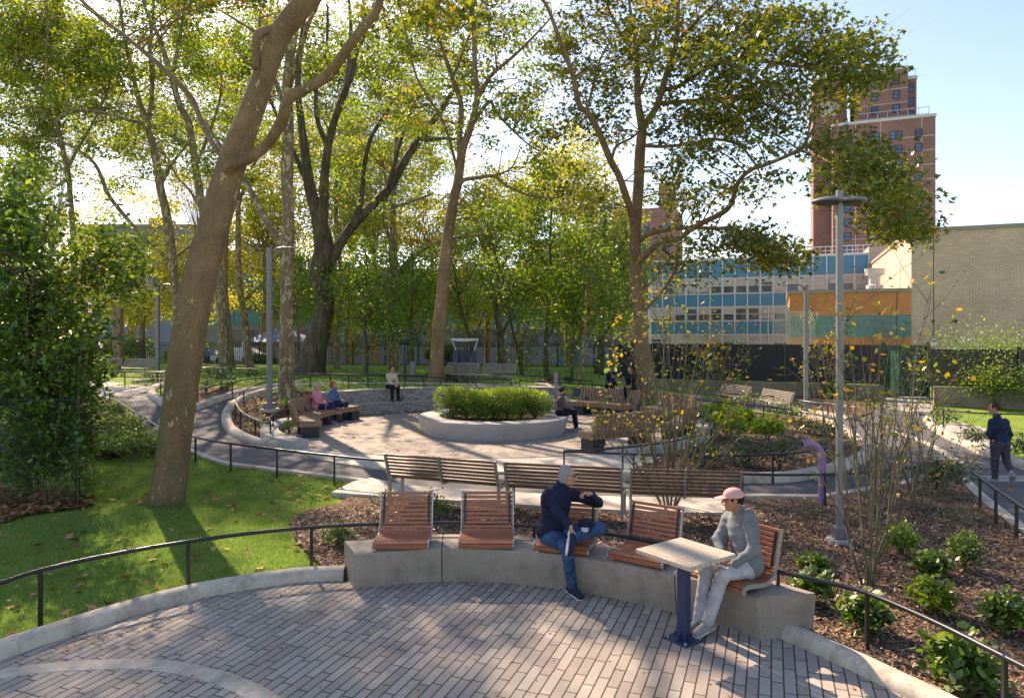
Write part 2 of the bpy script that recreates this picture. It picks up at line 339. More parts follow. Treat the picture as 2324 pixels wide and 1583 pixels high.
    def build(s, name, mat, parent=None, smooth=False, world=True, kind=None, fix=True):
        me = bpy.data.meshes.new(name); me.from_pydata(s.v, [], s.f); me.materials.append(MAT[mat] if isinstance(mat, str) else mat)
        if fix:
            import bmesh
            bm = bmesh.new(); bm.from_mesh(me); bmesh.ops.recalc_face_normals(bm, faces=bm.faces); bm.to_mesh(me); bm.free()
        if smooth:
            me.polygons.foreach_set('use_smooth', [True]*len(me.polygons))
            if smooth == 'auto':
                try: me.set_sharp_from_angle(angle=rad(40))
                except Exception: pass
        me.update(); o = bpy.data.objects.new(name, me); COL.objects.link(o)
        if parent is not None: attach(o, parent, world)
        if kind: o['kind'] = kind
        return o
def np_mesh(name, V, F, mat, parent=None, world=True, smooth=False, rnd=None):
    me = bpy.data.meshes.new(name); n = len(V); me.vertices.add(n); me.vertices.foreach_set('co', np.asarray(V, np.float32).ravel())
    k = F.shape[1]; me.loops.add(F.size); me.loops.foreach_set('vertex_index', F.astype(np.int32).ravel())
    me.polygons.add(len(F)); me.polygons.foreach_set('loop_start', (np.arange(len(F))*k).astype(np.int32))
    if smooth: me.polygons.foreach_set('use_smooth', np.ones(len(F), bool))
    if rnd is not None:
        a = me.attributes.new('rnd', 'FLOAT', 'FACE'); a.data.foreach_set('value', rnd.astype(np.float32))
    me.update(calc_edges=True); me.validate()
    me.materials.append(MAT[mat] if isinstance(mat, str) else mat)
    o = bpy.data.objects.new(name, me); COL.objects.link(o)
    if parent is not None: attach(o, parent, world)
    return o
TPL = {
 'lobed': [(0, 0), (.32, .1), (.26, .28), (.52, .5), (.24, .56), (0, 1), (-.24, .56), (-.52, .5), (-.26, .28), (-.32, .1)],
 'lobe6': [(0, 0), (.45, .3), (.2, .5), (0, 1), (-.2, .5), (-.45, .3)],
 'oval': [(0, 0), (.27, .3), (.25, .68), (0, 1), (-.25, .68), (-.27, .3)],
 'quad': [(0, 0), (.38, .45), (0, 1), (-.38, .45)],
 'long': [(0, 0), (.13, .4), (0, 1), (-.13, .4)],
 'chip': [(-.12, 0), (.12, 0), (.1, 1), (-.1, 1)],
 'blade': [(-.05, 0), (.05, 0), (0, 1)],
}
def leaves(name, C, S, tpl, mat, parent=None, up=.6, droop=0., bias=None, rnd=None, axis=None, world=True, flat=None):
    C = np.asarray(C, float); N = len(C); S = np.asarray(S, float)
    if axis is None:
        n = NR.normal(size=(N, 3)); n[:, 2] = np.abs(n[:, 2])+up; n /= np.linalg.norm(n, axis=1)[:, None]
        if flat is not None: n = NR.normal(size=(N, 3))*flat; n[:, 2] = 1; n /= np.linalg.norm(n, axis=1)[:, None]
        a = NR.normal(size=(N, 3)); a[:, 2] -= droop
        y = a-n*np.sum(a*n, 1)[:, None]; y /= np.linalg.norm(y, axis=1)[:, None]
    else:
        y = axis/np.linalg.norm(axis, axis=1)[:, None]; a = NR.normal(size=(N, 3)); n = a-y*np.sum(a*y, 1)[:, None]; n /= np.linalg.norm(n, axis=1)[:, None]
    x = np.cross(y, n); t = np.array(TPL[tpl]); k = len(t)
    f = -.35*np.abs(t[:, 0])-.15*(t[:, 1]-.4)**2
    V = C[:, None, :]+S[:, None, None]*(t[None, :, 0, None]*x[:, None, :]+(t[None, :, 1, None])*y[:, None, :]+f[None, :, None]*n[:, None, :])
    F = np.arange(N*k).reshape(N, k)
    if rnd is None: rnd = NR.random(N)
    return np_mesh(name, V.reshape(-1, 3), F, mat, parent, world, False, np.clip(rnd, 0, 1))
# ---------------------------------------------------------------- ground sheets
def inside(px, py, poly):
    c = np.zeros(len(px), bool); n = len(poly)
    for i in range(n):
        x1, y1 = poly[i]; x2, y2 = poly[(i+1) % n]
        if y1 == y2: continue
        m = ((y1 > py) != (y2 > py)) & (px < (x2-x1)*(py-y1)/(y2-y1)+x1); c ^= m
    return c
def dens(poly, step):
    out = []
    for i in range(len(poly)):
        a = poly[i]; b = poly[(i+1) % len(poly)]; L = math.dist(a, b); n = max(1, int(L/step))
        out += [(a[0]+(b[0]-a[0])*j/n, a[1]+(b[1]-a[1])*j/n) for j in range(n)]
    return out
def polyxy(px, smooth=3):
    pts = [G(u, v) for u, v in px]; p = [(q.x, q.y) for q in pts]
    return [tuple(q) for q in catmull(p, smooth, True)] if smooth > 1 else p
def sheet(name, poly, mat, dz, sp=.6, smooth=True, thick=0):
    poly = dens(poly, sp)
    xs = [p[0] for p in poly]; ys = [p[1] for p in poly]
    gx, gy = np.meshgrid(np.arange(min(xs), max(xs), sp), np.arange(min(ys), max(ys), sp)); gx = gx.ravel(); gy = gy.ravel()
    m = inside(gx, gy, poly); pts = [Vector(p) for p in poly]+[Vector((a+R.uniform(-.02, .02), b+R.uniform(-.02, .02))) for a, b in zip(gx[m], gy[m])]
    v, e, f, *_ = geometry.delaunay_2d_cdt(pts, [], [list(range(len(poly)))], 1, 1e-4)
    mb = MB(); mb.v = [(p.x, p.y, T(p.x, p.y)+dz) for p in v]; mb.f = [tuple(q) for q in f]
    if thick:
        n = len(poly); o = len(mb.v)
        mb.v += [(p[0], p[1], T(*p)+dz-.001) for p in poly]+[(p[0], p[1], T(*p)+dz-thick) for p in poly]
        mb.f += [(o+i, o+(i+1) % n, o+n+(i+1) % n, o+n+i) for i in range(n)]
    o = mb.build(name, mat, smooth=False if thick else smooth, fix=False, kind='structure')
    me = o.data
    # make sure the sheet faces up
    if sum(p.normal.z*p.area for p in me.polygons) < 0: me.flip_normals()
    return o
def kerb(px, w=.26, h=.15, round_=True, name='kerb', z0=None, n=4, mat='kerb', pts=None):
    if pts is None: pts = [G(u, v) for u, v in px]
    c = catmull([(p[0], p[1]) for p in pts], n); rows = []
    prof = ([(-.5, -.2), (-.5, .3), (-.44, .62), (-.3, .88), (-.1, 1), (.1, 1), (.3, .88), (.44, .62), (.5, .3), (.5, -.2)] if round_
            else [(-.5, -.6), (-.5, .9), (-.46, 1), (.46, 1), (.5, .9), (.5, -.6)])
    for i, p in enumerate(c):
        a = c[max(i-1, 0)]; b = c[min(i+1, len(c)-1)]; d = Vector((b[0]-a[0], b[1]-a[1])).normalized(); nn = Vector((-d.y, d.x))
        z = T(p[0], p[1]) if z0 is None else z0
        rows.append([(p[0]+nn.x*q*w, p[1]+nn.y*q*w, z+k*h) for q, k in prof])
    return MB().strip(rows, caps=True).build(name, mat, smooth='auto', kind='structure')
# ---------------------------------------------------------------- world, sun, camera
def world():
    w = bpy.data.worlds.new('World'); sc.world = w; w.use_nodes = True; nt = w.node_tree; nt.nodes.clear()
    s = nt.nodes.new('ShaderNodeTexSky'); s.sky_type = 'NISHITA'; s.sun_disc = False
    sd = Vector((-.8, 1.5, 1.3)).normalized()
    s.sun_elevation = math.asin(sd.z); s.sun_rotation = math.atan2(sd.x, sd.y); s.air_density = 1.0; s.dust_density = .6; s.ozone_density = 3.6
    b = nt.nodes.new('ShaderNodeBackground'); b.inputs[1].default_value = .14; o = nt.nodes.new('ShaderNodeOutputWorld')
    nt.links.new(s.outputs[0], b.inputs[0]); nt.links.new(b.outputs[0], o.inputs[0])
    l = bpy.data.lights.new('sun', 'SUN'); l.energy = 4.8; l.angle = rad(.53); l.color = (1, .9, .76)
    lo = bpy.data.objects.new('sun', l); COL.objects.link(lo); lo.rotation_euler = sd.to_track_quat('Z', 'Y').to_euler()
    c = bpy.data.cameras.new('camera'); co = bpy.data.objects.new('camera', c); COL.objects.link(co); sc.camera = co
    co.location = (0, 0, CZ); co.rotation_euler = (rad(90), 0, 0); c.lens = 24; c.sensor_width = 36; c.shift_y = (HV-791.5)/2324; c.clip_end = 2000; c.clip_start = .05
    sc.view_settings.view_transform = 'Standard'; sc.view_settings.look = 'None'; sc.view_settings.exposure = 1.12; sc.view_settings.gamma = 1
    sc.view_settings.use_curve_mapping = False
    sc.view_settings.use_white_balance = True; sc.view_settings.white_balance_temperature = 7900; sc.view_settings.white_balance_tint = 20
    sc.cycles.max_bounces = 6; sc.cycles.diffuse_bounces = 3; sc.cycles.transmission_bounces = 4; sc.cycles.glossy_bounces = 3
    sc.cycles.sample_clamp_indirect = 6; sc.cycles.use_denoising = True
# ---------------------------------------------------------------- ground
FRONT = [(-260, 1650), (-60, 1535), (0, 1512), (130, 1467), (300, 1412), (450, 1372), (600, 1346), (720, 1330), (785, 1322), (1000, 1305), (1200, 1312), (1350, 1335), (1540, 1375), (1725, 1432), (1770, 1446), (1850, 1484), (1950, 1530), (2050, 1580), (2160, 1632)]
def ground():
    def ax(lo, hi, a, b, s):
        return sorted(set([round(x, 3) for x in np.arange(a, b+1e-6, s)]+[round(a-(a-lo)*t**2, 3) for t in np.linspace(0, 1, 22)[1:]]+[round(b+(hi-b)*t**2, 3) for t in np.linspace(0, 1, 22)[1:]]))
    X = ax(-600, 600, -24, 26, .45); Y = ax(-60, 900, 4, 60, .45)
    mb = MB(); mb.v = [(x, y, T(x, y)) for y in Y for x in X]; n = len(X)
    mb.f = [(j*n+i, j*n+i+1, (j+1)*n+i+1, (j+1)*n+i) for j in range(len(Y)-1) for i in range(n-1)]
    mb.build('lawn_ground', 'lawn', smooth=True, fix=False, kind='structure')
    # foreground paving
    f = [G(u, v-(16 if 0 < u < 785 else 14 if u <= 0 else 8 if u > 1770 else 0)) for u, v in FRONT]; poly = [tuple(q) for q in catmull([(p.x, p.y) for p in f], 3)]
    poly = [(-7, -3)]+poly+[(6, -3)]
    sheet('paved_terrace', poly, 'paver', .02, 1.2)
    # concrete band set in the terrace
    band = [(-200, 1560), (-60, 1545), (0, 1534), (100, 1520), (220, 1512), (330, 1511), (420, 1522), (500, 1542), (570, 1572), (620, 1605), (660, 1660)]
    kerb(band, .2, .026, False, 'paving_band', n=5)
    # paths
    A = [(265, 911), (300, 950), (324, 972), (351, 984), (390, 1003), (433, 1024), (499, 1050), (585, 1063), (688, 1076), (772, 1086), (920, 1111), (1230, 1131), (1417, 1137), (1623, 1139), (1725, 1131), (1856, 1132), (1945, 1119), (2035, 1104), (2110, 1080), (2165, 1050), (2195, 1100), (2262, 1159), (2324, 1207), (2420, 1290), (2560, 1290), (2560, 1160), (2420, 1105), (2324, 1064), (2240, 1034), (2162, 999), (2104, 965), (2108, 945), (2120, 925), (2108, 905), (2010, 905), (1985, 930), (1949, 955), (1820, 933), (1700, 914), (1588, 903), (1501, 896), (1359, 888), (1216, 875), (1170, 870), (1020, 863), (900, 862), (780, 864), (671, 866), (560, 866), (450, 866), (362, 868), (305, 871), (200, 864), (100, 868), (60, 885), (120, 905), (200, 915)]
    sheet('asphalt_path', polyxy(A, 1), 'asphalt', .014, .5)
    sheet('concrete_pavement', polyxy([(2012, 903), (2060, 896), (2115, 905), (2118, 935), (2060, 935), (2000, 925)], 1), 'gravel', .022, .6)
    sheet('concrete_pavement', polyxy([(60, 868), (160, 862), (290, 871), (330, 880), (262, 900), (225, 925), (180, 960), (60, 950), (0, 930), (0, 880)], 2), 'gravel', .024, .6)
    sheet('concrete_pavement', polyxy([(2122, 968), (2180, 960), (2270, 985), (2300, 1020), (2220, 1012), (2160, 990)], 2), 'gravel', .022, .6)
    # central island lawn, plaza and apron
    isl = [(515, 945), (524, 978), (554, 995), (596, 1009), (643, 1016), (704, 1036), (766, 1053), (872, 1067), (1000, 1073), (1127, 1075), (1290, 1075), (1405, 1077), (1414, 1086), (1540, 1092), (1679, 1091), (1781, 1089), (1897, 1066), (1950, 1044), (1966, 1032), (1960, 1016), (1938, 996), (1900, 970), (1820, 947), (1700, 930), (1612, 920), (1541, 913), (1450, 903), (1359, 896), (1216, 886), (1100, 876), (950, 873), (780, 873), (671, 878), (609, 890), (560, 905), (530, 925)]
    sheet('island_lawn', polyxy(isl, 2), 'lawn', .035, .5)
    sheet('island_lawn', polyxy([(366, 913), (347, 902), (343, 893), (348, 886), (365, 880), (450, 872), (560, 868), (660, 872), (609, 886), (560, 896), (500, 914), (443, 931), (400, 926)], 2), 'lawn', .035, .5)
    cx, cy, rx, ry = EL['cx'], EL['cy'], EL['rx'], EL['ry']
    el = lambda k, n=80, a0=0, a1=360: [(cx+rx*k*math.cos(rad(a0+(a1-a0)*i/n)), cy+ry*k*math.sin(rad(a0+(a1-a0)*i/n))) for i in range(n+(a1-a0 != 360))]
    apr = [(643, 1014), (704, 1034), (766, 1051), (872, 1065), (1000, 1071), (1127, 1073), (1290, 1073), (1405, 1074), (1480, 1060), (1500, 1040), (1300, 1010), (1000, 1010), (760, 1000), (680, 985)]
    sheet('concrete_apron', polyxy(apr, 1), 'concrete', .05, .5)
    mb = MB(); e = el(1.0); mb.add([(x, y, .262) for x, y in e]+[(x, y, .1) for x, y in e], [tuple(range(80))]+[(i, (i+1) % 80, 80+(i+1) % 80, 80+i) for i in range(80)])
    mb.build('plaza_paving', 'paver', kind='structure')
    # granite edging left of plaza
    kerb(None, .5, .26, False, 'granite_edging', mat='granite', z0=.2, pts=[(cx+rx*1.045*math.cos(rad(a)), cy+ry*1.045*math.sin(rad(a))) for a in range(158, 226, 6)])
    kerb(None, .5, .22, False, 'granite_edging', mat='granite', z0=.2, pts=[(cx+rx*1.045*math.cos(rad(a)), cy+ry*1.045*math.sin(rad(a))) for a in range(-62, 46, 6)])
    # beds
    B = {}
    B['front'] = [(785, 1304), (740, 1300), (700, 1262), (670, 1228), (658, 1190), (690, 1165), (760, 1150), (800, 1130), (900, 1140), (1100, 1155), (1300, 1168), (1500, 1178), (1640, 1176), (1652, 1140), (1725, 1137), (1856, 1138), (1945, 1125), (2035, 1110), (2110, 1087), (2162, 1056), (2188, 1104), (2252, 1163), (2324, 1218), (2420, 1300), (2620, 1460), (2500, 1760), (2220, 1660), (2160, 1622), (2050, 1568), (1950, 1516), (1850, 1470), (1770, 1436), (1700, 1400), (1540, 1340), (1350, 1290), (1200, 1270), (1000, 1262), (820, 1275)]
    B['left'] = [(522, 945), (530, 972), (560, 990), (600, 1003), (640, 1006), (636, 975), (660, 945), (700, 920), (770, 897), (700, 890), (640, 892), (580, 904), (545, 922)]
    B['right'] = [(1420, 1084), (1540, 1088), (1679, 1087), (1781, 1085), (1890, 1063), (1945, 1042), (1958, 1030), (1952, 1016), (1930, 998), (1893, 973), (1815, 951), (1700, 935), (1640, 930), (1600, 945), (1615, 975), (1580, 1010), (1520, 1040), (1450, 1062)]
    B['l2'] = [(420, 921), (443, 927), (500, 910), (560, 893), (560, 884), (520, 880), (460, 882), (400, 895)]
    B['back'] = [(1690, 905), (1820, 924), (1945, 948), (1985, 925), (1930, 905), (1800, 895), (1700, 890)]
    B['fence'] = [(-60, 1200), (60, 1172), (150, 1160), (215, 1148), (195, 1125), (120, 1118), (0, 1112), (-80, 1110)]
    B['grassbed'] = [(160, 960), (225, 928), (262, 905), (300, 952), (324, 976), (351, 990), (390, 1010), (345, 1030), (250, 1042), (205, 1046), (185, 1000)]
    for k, b in B.items(): sheet('mulch_bed', polyxy(b, 1 if k == 'front' else 2), 'mulch', .055, .5)
    # concrete bench pad
    pad = [(752, 1128), (800, 1103), (842, 1094), (925, 1112), (1230, 1131), (1417, 1138), (1652, 1142), (1655, 1160), (1640, 1176), (1500, 1174), (1300, 1164), (1100, 1151), (900, 1138)]
    sheet('bench_pad', polyxy(pad, 1), 'concrete', .1, .5, thick=.1)
    # kerbs
    kerb([(-280, 1620), (-130, 1545), (0, 1490), (130, 1446), (300, 1392), (450, 1353), (600, 1327), (700, 1315), (783, 1312)], .26, .16)
    kerb([(1770, 1438), (1850, 1473), (1950, 1519), (2050, 1568), (2160, 1622), (2260, 1680)], .24, .15)
    kerb([(600, 893), (560, 905), (530, 922), (516, 940), (515, 958), (524, 977), (545, 993), (575, 1006), (610, 1014), (645, 1017)], .3, .2)
    kerb([(443, 931), (480, 917), (530, 901), (580, 891), (620, 884), (680, 876)], .3, .22)
    kerb([(385, 926), (366, 915), (349, 903), (344, 893), (350, 886), (365, 880)], .3, .22)
    kerb([(303, 872), (330, 870), (365, 868), (400, 867)], .3, .2)
    kerb([(1412, 1088), (1540, 1094), (1679, 1093), (1781, 1091), (1850, 1079), (1897, 1068), (1940, 1052), (1964, 1036), (1966, 1020), (1945, 1000), (1900, 970), (1820, 946)], .3, .2)
    kerb([(2106, 955), (2122, 975), (2162, 998), (2203, 1015), (2241, 1034), (2286, 1047), (2324, 1063), (2420, 1103)], .3, .2)
    kerb([(1216, 875), (1359, 888), (1501, 896), (1588, 903)], .25, .15); kerb([(1700, 914), (1820, 933), (1949, 956)], .25, .15)
    kerb([(265, 911), (300, 950), (324, 973), (351, 985), (390, 1004), (433, 1025), (499, 1051), (585, 1064), (688, 1077), (800, 1091), (918, 1108)], .16, .07, False)
    kerb([(1635, 1134), (1725, 1131), (1856, 1132), (1945, 1119), (2035, 1104), (2098, 1088)], .18, .08, False)
    kerb([(2185, 1085), (2195, 1100), (2262, 1159), (2324, 1207), (2420, 1290)], .22, .05, False)
    kerb([(2030, 980), (2113, 1011), (2179, 1052)], .2, .03, False, 'paving_band')
    kerb([(643, 1015), (704, 1035), (766, 1052), (872, 1066), (1000, 1072), (1127, 1074), (1290, 1075), (1405, 1077)], .14, .055, False)
    kerb([(780, 873), (671, 878), (609, 890)], .2, .12); kerb([(780, 873), (950, 873), (1100, 876), (1216, 886), (1359, 896), (1541, 913)], .2, .1)
    return B, isl
# ---------------------------------------------------------------- stuff on the ground
def scatter(poly, n):
    xs = [p[0] for p in poly]; ys = [p[1] for p in poly]; out = np.zeros((0, 2))
    while len(out) < n:
        p = np.column_stack([NR.uniform(min(xs), max(xs), n), NR.uniform(min(ys), max(ys), n)]); out = np.vstack([out, p[inside(p[:, 0], p[:, 1], poly)]])
    return out[:n]
def Tz(p, dz=0): return np.array([T(a, b)+dz for a, b in p])
def litter(B, isl):
    lawn = polyxy([(-300, 1500), (-60, 1478), (0, 1458), (130, 1418), (300, 1368), (427, 1338), (560, 1310), (700, 1294), (735, 1292), (695, 1262), (662, 1228), (650, 1190), (685, 1162), (755, 1148), (800, 1100), (770, 1090), (688, 1079), (585, 1066), (499, 1054), (433, 1028), (390, 1012), (340, 1034), (215, 1048), (205, 1120), (215, 1152), (150, 1166), (40, 1182), (-80, 1210), (-400, 1250)], 1)
    p = scatter(lawn, 120000); z = Tz(p); C = np.column_stack([p, z]); ax_ = NR.normal(size=(len(p), 3))*.45; ax_[:, 2] = 1
    den = np.sin(p[:, 0]*2.1+np.sin(p[:, 1]*1.7))*np.sin(p[:, 1]*1.9+1)*.15
    o = leaves('grass', C, NR.uniform(.035, .075, len(p)), 'blade', 'lf_grass', axis=ax_, rnd=np.clip(NR.random(len(p))**1.2*.9+den, 0, 1)); tag(o, 'short green turf blades of the front lawn around the big leaning trunk', 'grass', kind='stuff')
    q = np.vstack([scatter([(-16, 27), (3, 26.6), (5, 40), (-16, 42)], 26000), scatter([(2, 23), (8, 22), (9, 29), (2, 27)], 7000)])
    q = q[[ell_k(a, b) > 1.2 for a, b in q]]
    ax_ = NR.normal(size=(len(q), 3))*.4; ax_[:, 2] = 1
    o = leaves('grass', np.column_stack([q, Tz(q, .02)]), NR.uniform(.05, .1, len(q)), 'quad', 'lf_grass', axis=ax_); tag(o, 'sunlit turf of the lawns beyond the granite seat wall', 'grass', kind='stuff')
    # fallen leaves
    p = scatter(lawn, 330); o = leaves('fallen_leaves', np.column_stack([p, Tz(p, .045)]), NR.uniform(.06, .15, len(p)), 'lobed', 'lf_fallen', flat=.35); tag(o, 'dry brown plane leaves strewn over the front lawn', 'fallen leaves', kind='stuff')
    p = scatter(polyxy(B['fence'], 1), 1500); o = leaves('fallen_leaves', np.column_stack([p, Tz(p, .07)]), NR.uniform(.05, .13, len(p)), 'lobed', 'lf_fallen', flat=.5); tag(o, 'drift of brown leaves at the foot of the chain link fence', 'fallen leaves', kind='stuff')
    f = [G(u, v) for u, v in FRONT[1:]]; tp = [(q.x, q.y) for q in f]+[(1.5, 4.2), (-5, 4.2)]
    p = np.vstack([scatter(tp, 260), scatter([(a[0]+R.uniform(-.01, .01), a[1]) for a in [(G(130, 1476).x, G(130, 1476).y), (G(600, 1352).x, G(600, 1352).y), (G(770, 1336).x, G(770, 1336).y), (G(770, 1344).x, G(770, 1344).y), (G(600, 1364).x, G(600, 1364).y), (G(130, 1486).x, G(130, 1486).y)]], 120)])
    o = leaves('fallen_leaves', np.column_stack([p, Tz(p, .03)]), NR.uniform(.015, .05, len(p)), 'oval', 'lf_fallen', flat=.3, rnd=NR.uniform(.55, 1, len(p))); tag(o, 'small yellow leaf scraps on the terrace pavers and along the kerb', 'fallen leaves', kind='stuff')
    pa = polyxy([(300, 900), (480, 940), (520, 990), (640, 1030), (900, 1080), (1400, 1110), (1640, 1110), (1900, 1090), (2300, 1180), (2300, 1080), (1980, 1000), (1950, 1060), (1700, 1105), (1400, 1105), (900, 1075), (560, 1015), (480, 960)], 1)
    p = scatter(pa, 160); cw = np.array([(cx, cy) for cx, cy in [(EL['cx']+EL['rx']*k*math.cos(a), EL['cy']+EL['ry']*k*math.sin(a)) for k, a in [(R.uniform(.93, 1.0) if i < 330 else math.sqrt(R.random())*.95, (R.uniform(rad(75), rad(160)) if i < 330 else R.uniform(0, 6.28))) for i in range(480)]]])
    p = np.vstack([p, cw]); zz = np.array([(.275 if ell_k(a, b) < 1 else T(a, b)+.03) for a, b in p])
    o = leaves('fallen_leaves', np.column_stack([p, zz]), NR.uniform(.05, .11, len(p)), 'lobed', 'lf_fallen', flat=.4); tag(o, 'brown leaves on the asphalt path and swept against the granite wall', 'fallen leaves', kind='stuff')
    # mulch chips
    fr = polyxy(B['front'], 1); p = scatter(fr, 60000); k = p[:, 1] < 12; p = p[k]
    p = p[[not (a < 2.9 and b > 6.5 and b < 8.6 and a > -1.9 and (b < 8.55-(.28*max(0, a))**2*3)) for a, b in p]]
    o = leaves('wood_chips', np.column_stack([p, Tz(p, .058)+NR.uniform(0, .02, len(p))]), NR.uniform(.03, .085, len(p)), 'chip', 'chips', flat=.45); tag(o, 'loose brown wood chips covering the shrub bed behind the precast bench', 'wood chips', kind='stuff')
    for key in ('left', 'right'):
        p = scatter(polyxy(B[key], 2), 7000); o = leaves('wood_chips', np.column_stack([p, Tz(p, .06)]), NR.uniform(.05, .12, len(p)), 'chip', 'chips', flat=.45)
        tag(o, {'left': 'wood chips in the small bed around the lamp left of the plaza', 'right': 'wood chips in the hydrangea bed right of the plaza'}[key], 'wood chips', kind='stuff')
# ---------------------------------------------------------------- railings
def railing(px, label, h=.6, r=.024, step=1.45, posts=None, tube2=None, drop=True):
    w = [G(u, v, h) for u, v in px]; t = thing('hoop_railing', label, 'railing', (w[0].x, w[0].y, T(w[0].x, w[0].y)), group='low black railings beside the lawns and beds')
    c = [Vector(q) for q in catmull([tuple(p) for p in w], 5)]
    MB().tube(c, r, 10).build('handrail', 'rail', t, smooth='auto')
    if posts: pp = [G(u, v, h) for u, v in posts]
    else:
        L = [0]
        for a, b in zip(c, c[1:]): L.append(L[-1]+(b-a).length)
        n = max(1, round(L[-1]/step)); pp = []
        for k in range(n+1):
            s = L[-1]*k/n; i = max(j for j in range(len(L)) if L[j] <= s+1e-6); i = min(i, len(c)-2)
            f = (s-L[i])/max(1e-6, L[i+1]-L[i]); pp.append(c[i].lerp(c[i+1], min(1, f)))
    for p in pp:
        g = T(p.x, p.y); MB().box((p.x, p.y, (g-.05+p.z+.02)/2), (.034, .034, p.z+.02-g+.05)).build('post', 'rail', t)
    return t
RAILS = [
 ('long black handrail curving behind the red slatted chairs along the terrace', [(-120, 1356), (0, 1322), (92, 1293), (240, 1260), (427, 1228), (570, 1209), (707, 1196), (830, 1189), (960, 1186), (1100, 1187), (1240, 1196), (1350, 1207), (1450, 1222), (1600, 1253), (1765, 1295), (1868, 1318), (1968, 1345), (2120, 1410), (2280, 1490), (2420, 1562)], [(92, 1293), (427, 1228), (707, 1196), (962, 1186), (1212, 1193), (1480, 1227), (1765, 1295), (1968, 1345), (2280, 1490)]),
 ('railing between front lawn and asphalt path, passing behind the big leaning trunk', [(235, 888), (249, 896), (269, 911), (294, 927), (319, 942), (346, 959), (380, 976), (444, 992), (524, 1006), (629, 1019), (759, 1034), (872, 1045)], [(249, 896), (269, 911), (294, 927), (319, 942), (346, 959), (444, 992), (524, 1006), (629, 1019), (759, 1034)]),
 ('hooked railing round the small mulch bed at the left lamp', [(655, 928), (629, 935), (613, 947), (614, 955), (606, 960), (579, 951), (550, 935), (538, 919), (535, 907), (542, 894), (559, 882), (585, 870), (610, 865)], None),
 ('railing on the island side of the back path behind the granite wall', [(668, 858), (716, 852), (766, 850), (858, 852), (962, 855), (1060, 858), (1161, 861)], None),
 ('railing on the far side of the back path, sweeping up from the left island', [(449, 884), (491, 873), (537, 864), (581, 857), (668, 850), (746, 848), (858, 850), (962, 852)], None),
 ('short curled railing at the tip of the left island', [(420, 848), (382, 853), (366, 859), (363, 867), (374, 875)], None),
 ('pale sunlit railing in front of the distant left benches', [(200, 843), (233, 843), (291, 843), (340, 844), (400, 842), (457, 834), (533, 836), (581, 837)], None),
 ('far railing right of the exercise frame, nearest the fence', [(1120, 849), (1180, 849), (1212, 853), (1279, 860), (1344, 864)], None),
 ('far railing behind the cap-wearing man, along the concrete edge', [(1180, 862), (1213, 866), (1298, 870), (1366, 874)], None),
 ('looping railing between plaza and hydrangea bed', [(1280, 1023), (1345, 1020), (1413, 1015), (1470, 1009), (1521, 1002), (1576, 989), (1602, 980), (1615, 968), (1614, 957), (1598, 947), (1582, 942)], [(1280, 1023), (1413, 1015), (1576, 989), (1614, 960)]),
 ('straight railing along the front of the hydrangea bed', [(1280, 1024), (1411, 1029), (1540, 1034), (1676, 1033), (1772, 1030), (1838, 1022), (1897, 1009), (1940, 996)], None),
 ('railing beside the dark path behind the purple pipe', [(1684, 1075), (1781, 1077), (1897, 1075), (1990, 1068), (2069, 1059), (2126, 1047)], None),
 ('distant railing in front of the silvered benches at right', [(1640, 892), (1695, 896), (1774, 901), (1827, 910), (1897, 918), (1940, 924)], None),
 ('railing on the near side of the far right path', [(1560, 905), (1660, 915), (1740, 922), (1813, 932), (1860, 942), (1910, 956)], None),
 ('railing crossing behind the walking man at right', [(2141, 930), (2203, 936), (2260, 938), (2340, 941), (2420, 946)], None),
 ('railing running down beside the wedge bed in front of the walking man', [(2205, 1068), (2224, 1083), (2260, 1110), (2307, 1141), (2420, 1222)], [(2224, 1083), (2260, 1110), (2307, 1141)]),
]
def dupe(o, loc, rz, label=None, group=None, scale=None):
    r = o.copy(); COL.objects.link(r); r.location = loc; r.rotation_euler = (0, 0, rz)
    if label: r['label'] = label
    if group: r['group'] = group
    if scale: r.scale = (scale,)*3
    for ch in list(o.children):
        c = ch.copy(); COL.objects.link(c); c.parent = r
        for g in ch.children: d = g.copy(); COL.objects.link(d); d.parent = c
    return r
# ---------------------------------------------------------------- precast bench and red chairs
def ang(a, b): return math.atan2(b.y-a.y, b.x-a.x)
def precast():
    fr = [(803, 1338), (1003, 1322), (1200, 1330), (1350, 1352), (1535, 1393), (1640, 1424), (1725, 1456)]
    pf = [GZ(u, v, 0) for u, v in fr]; cf = catmull([(p.x, p.y) for p in pf], 6); n = len(cf)
    segs = [(0, 6), (6, 24), (24, 36)]
    labs = ['left precast block of the curved seat, carrying one red chair, angled end by the kerb', 'long middle precast block of the curved seat, under the seated man', 'right precast block of the curved seat, tapering end beside the table']
    def nrm(i):
        a = cf[max(i-1, 0)]; b = cf[min(i+1, n-1)]; d = Vector((b[0]-a[0], b[1]-a[1])).normalized(); return Vector((-d.y, d.x)), d
    for (a, b), lab in zip(segs, labs):
        rows = []
        for i in range(a, b+1):
            nn, d = nrm(i); p = Vector(cf[i]); g = 0
            if i == a and a > 0: g = .006
            if i == b and b < n-1: g = -.006
            p = p+d*g
            ext = -.0
            back = .56; bx = Vector((0, 0))
            if i == 0: bx = -d*.10
            if i == n-1: bx = d*.28
            prof = [(0, .0, 0), (-.03, .2, 0), (-.055, .41, .0), (-.045, .44, 0), (-.02, .452, 0), (.02, .455, 0), (back-.06, .455, 1), (back-.02, .45, 1), (back, .42, 1), (back-.06, 0, 1)]
            rows.append([(p.x+nn.x*q+bx.x*k, p.y+nn.y*q+bx.y*k, z) for q, z, k in prof])
        t = thing('precast_bench_block', lab, 'bench', (rows[0][0][0], rows[0][0][1], 0), group='precast blocks of the curved seat')
        MB().strip(rows, closed_prof=True, caps=True).build('seat_block', 'precast', t, smooth='auto')
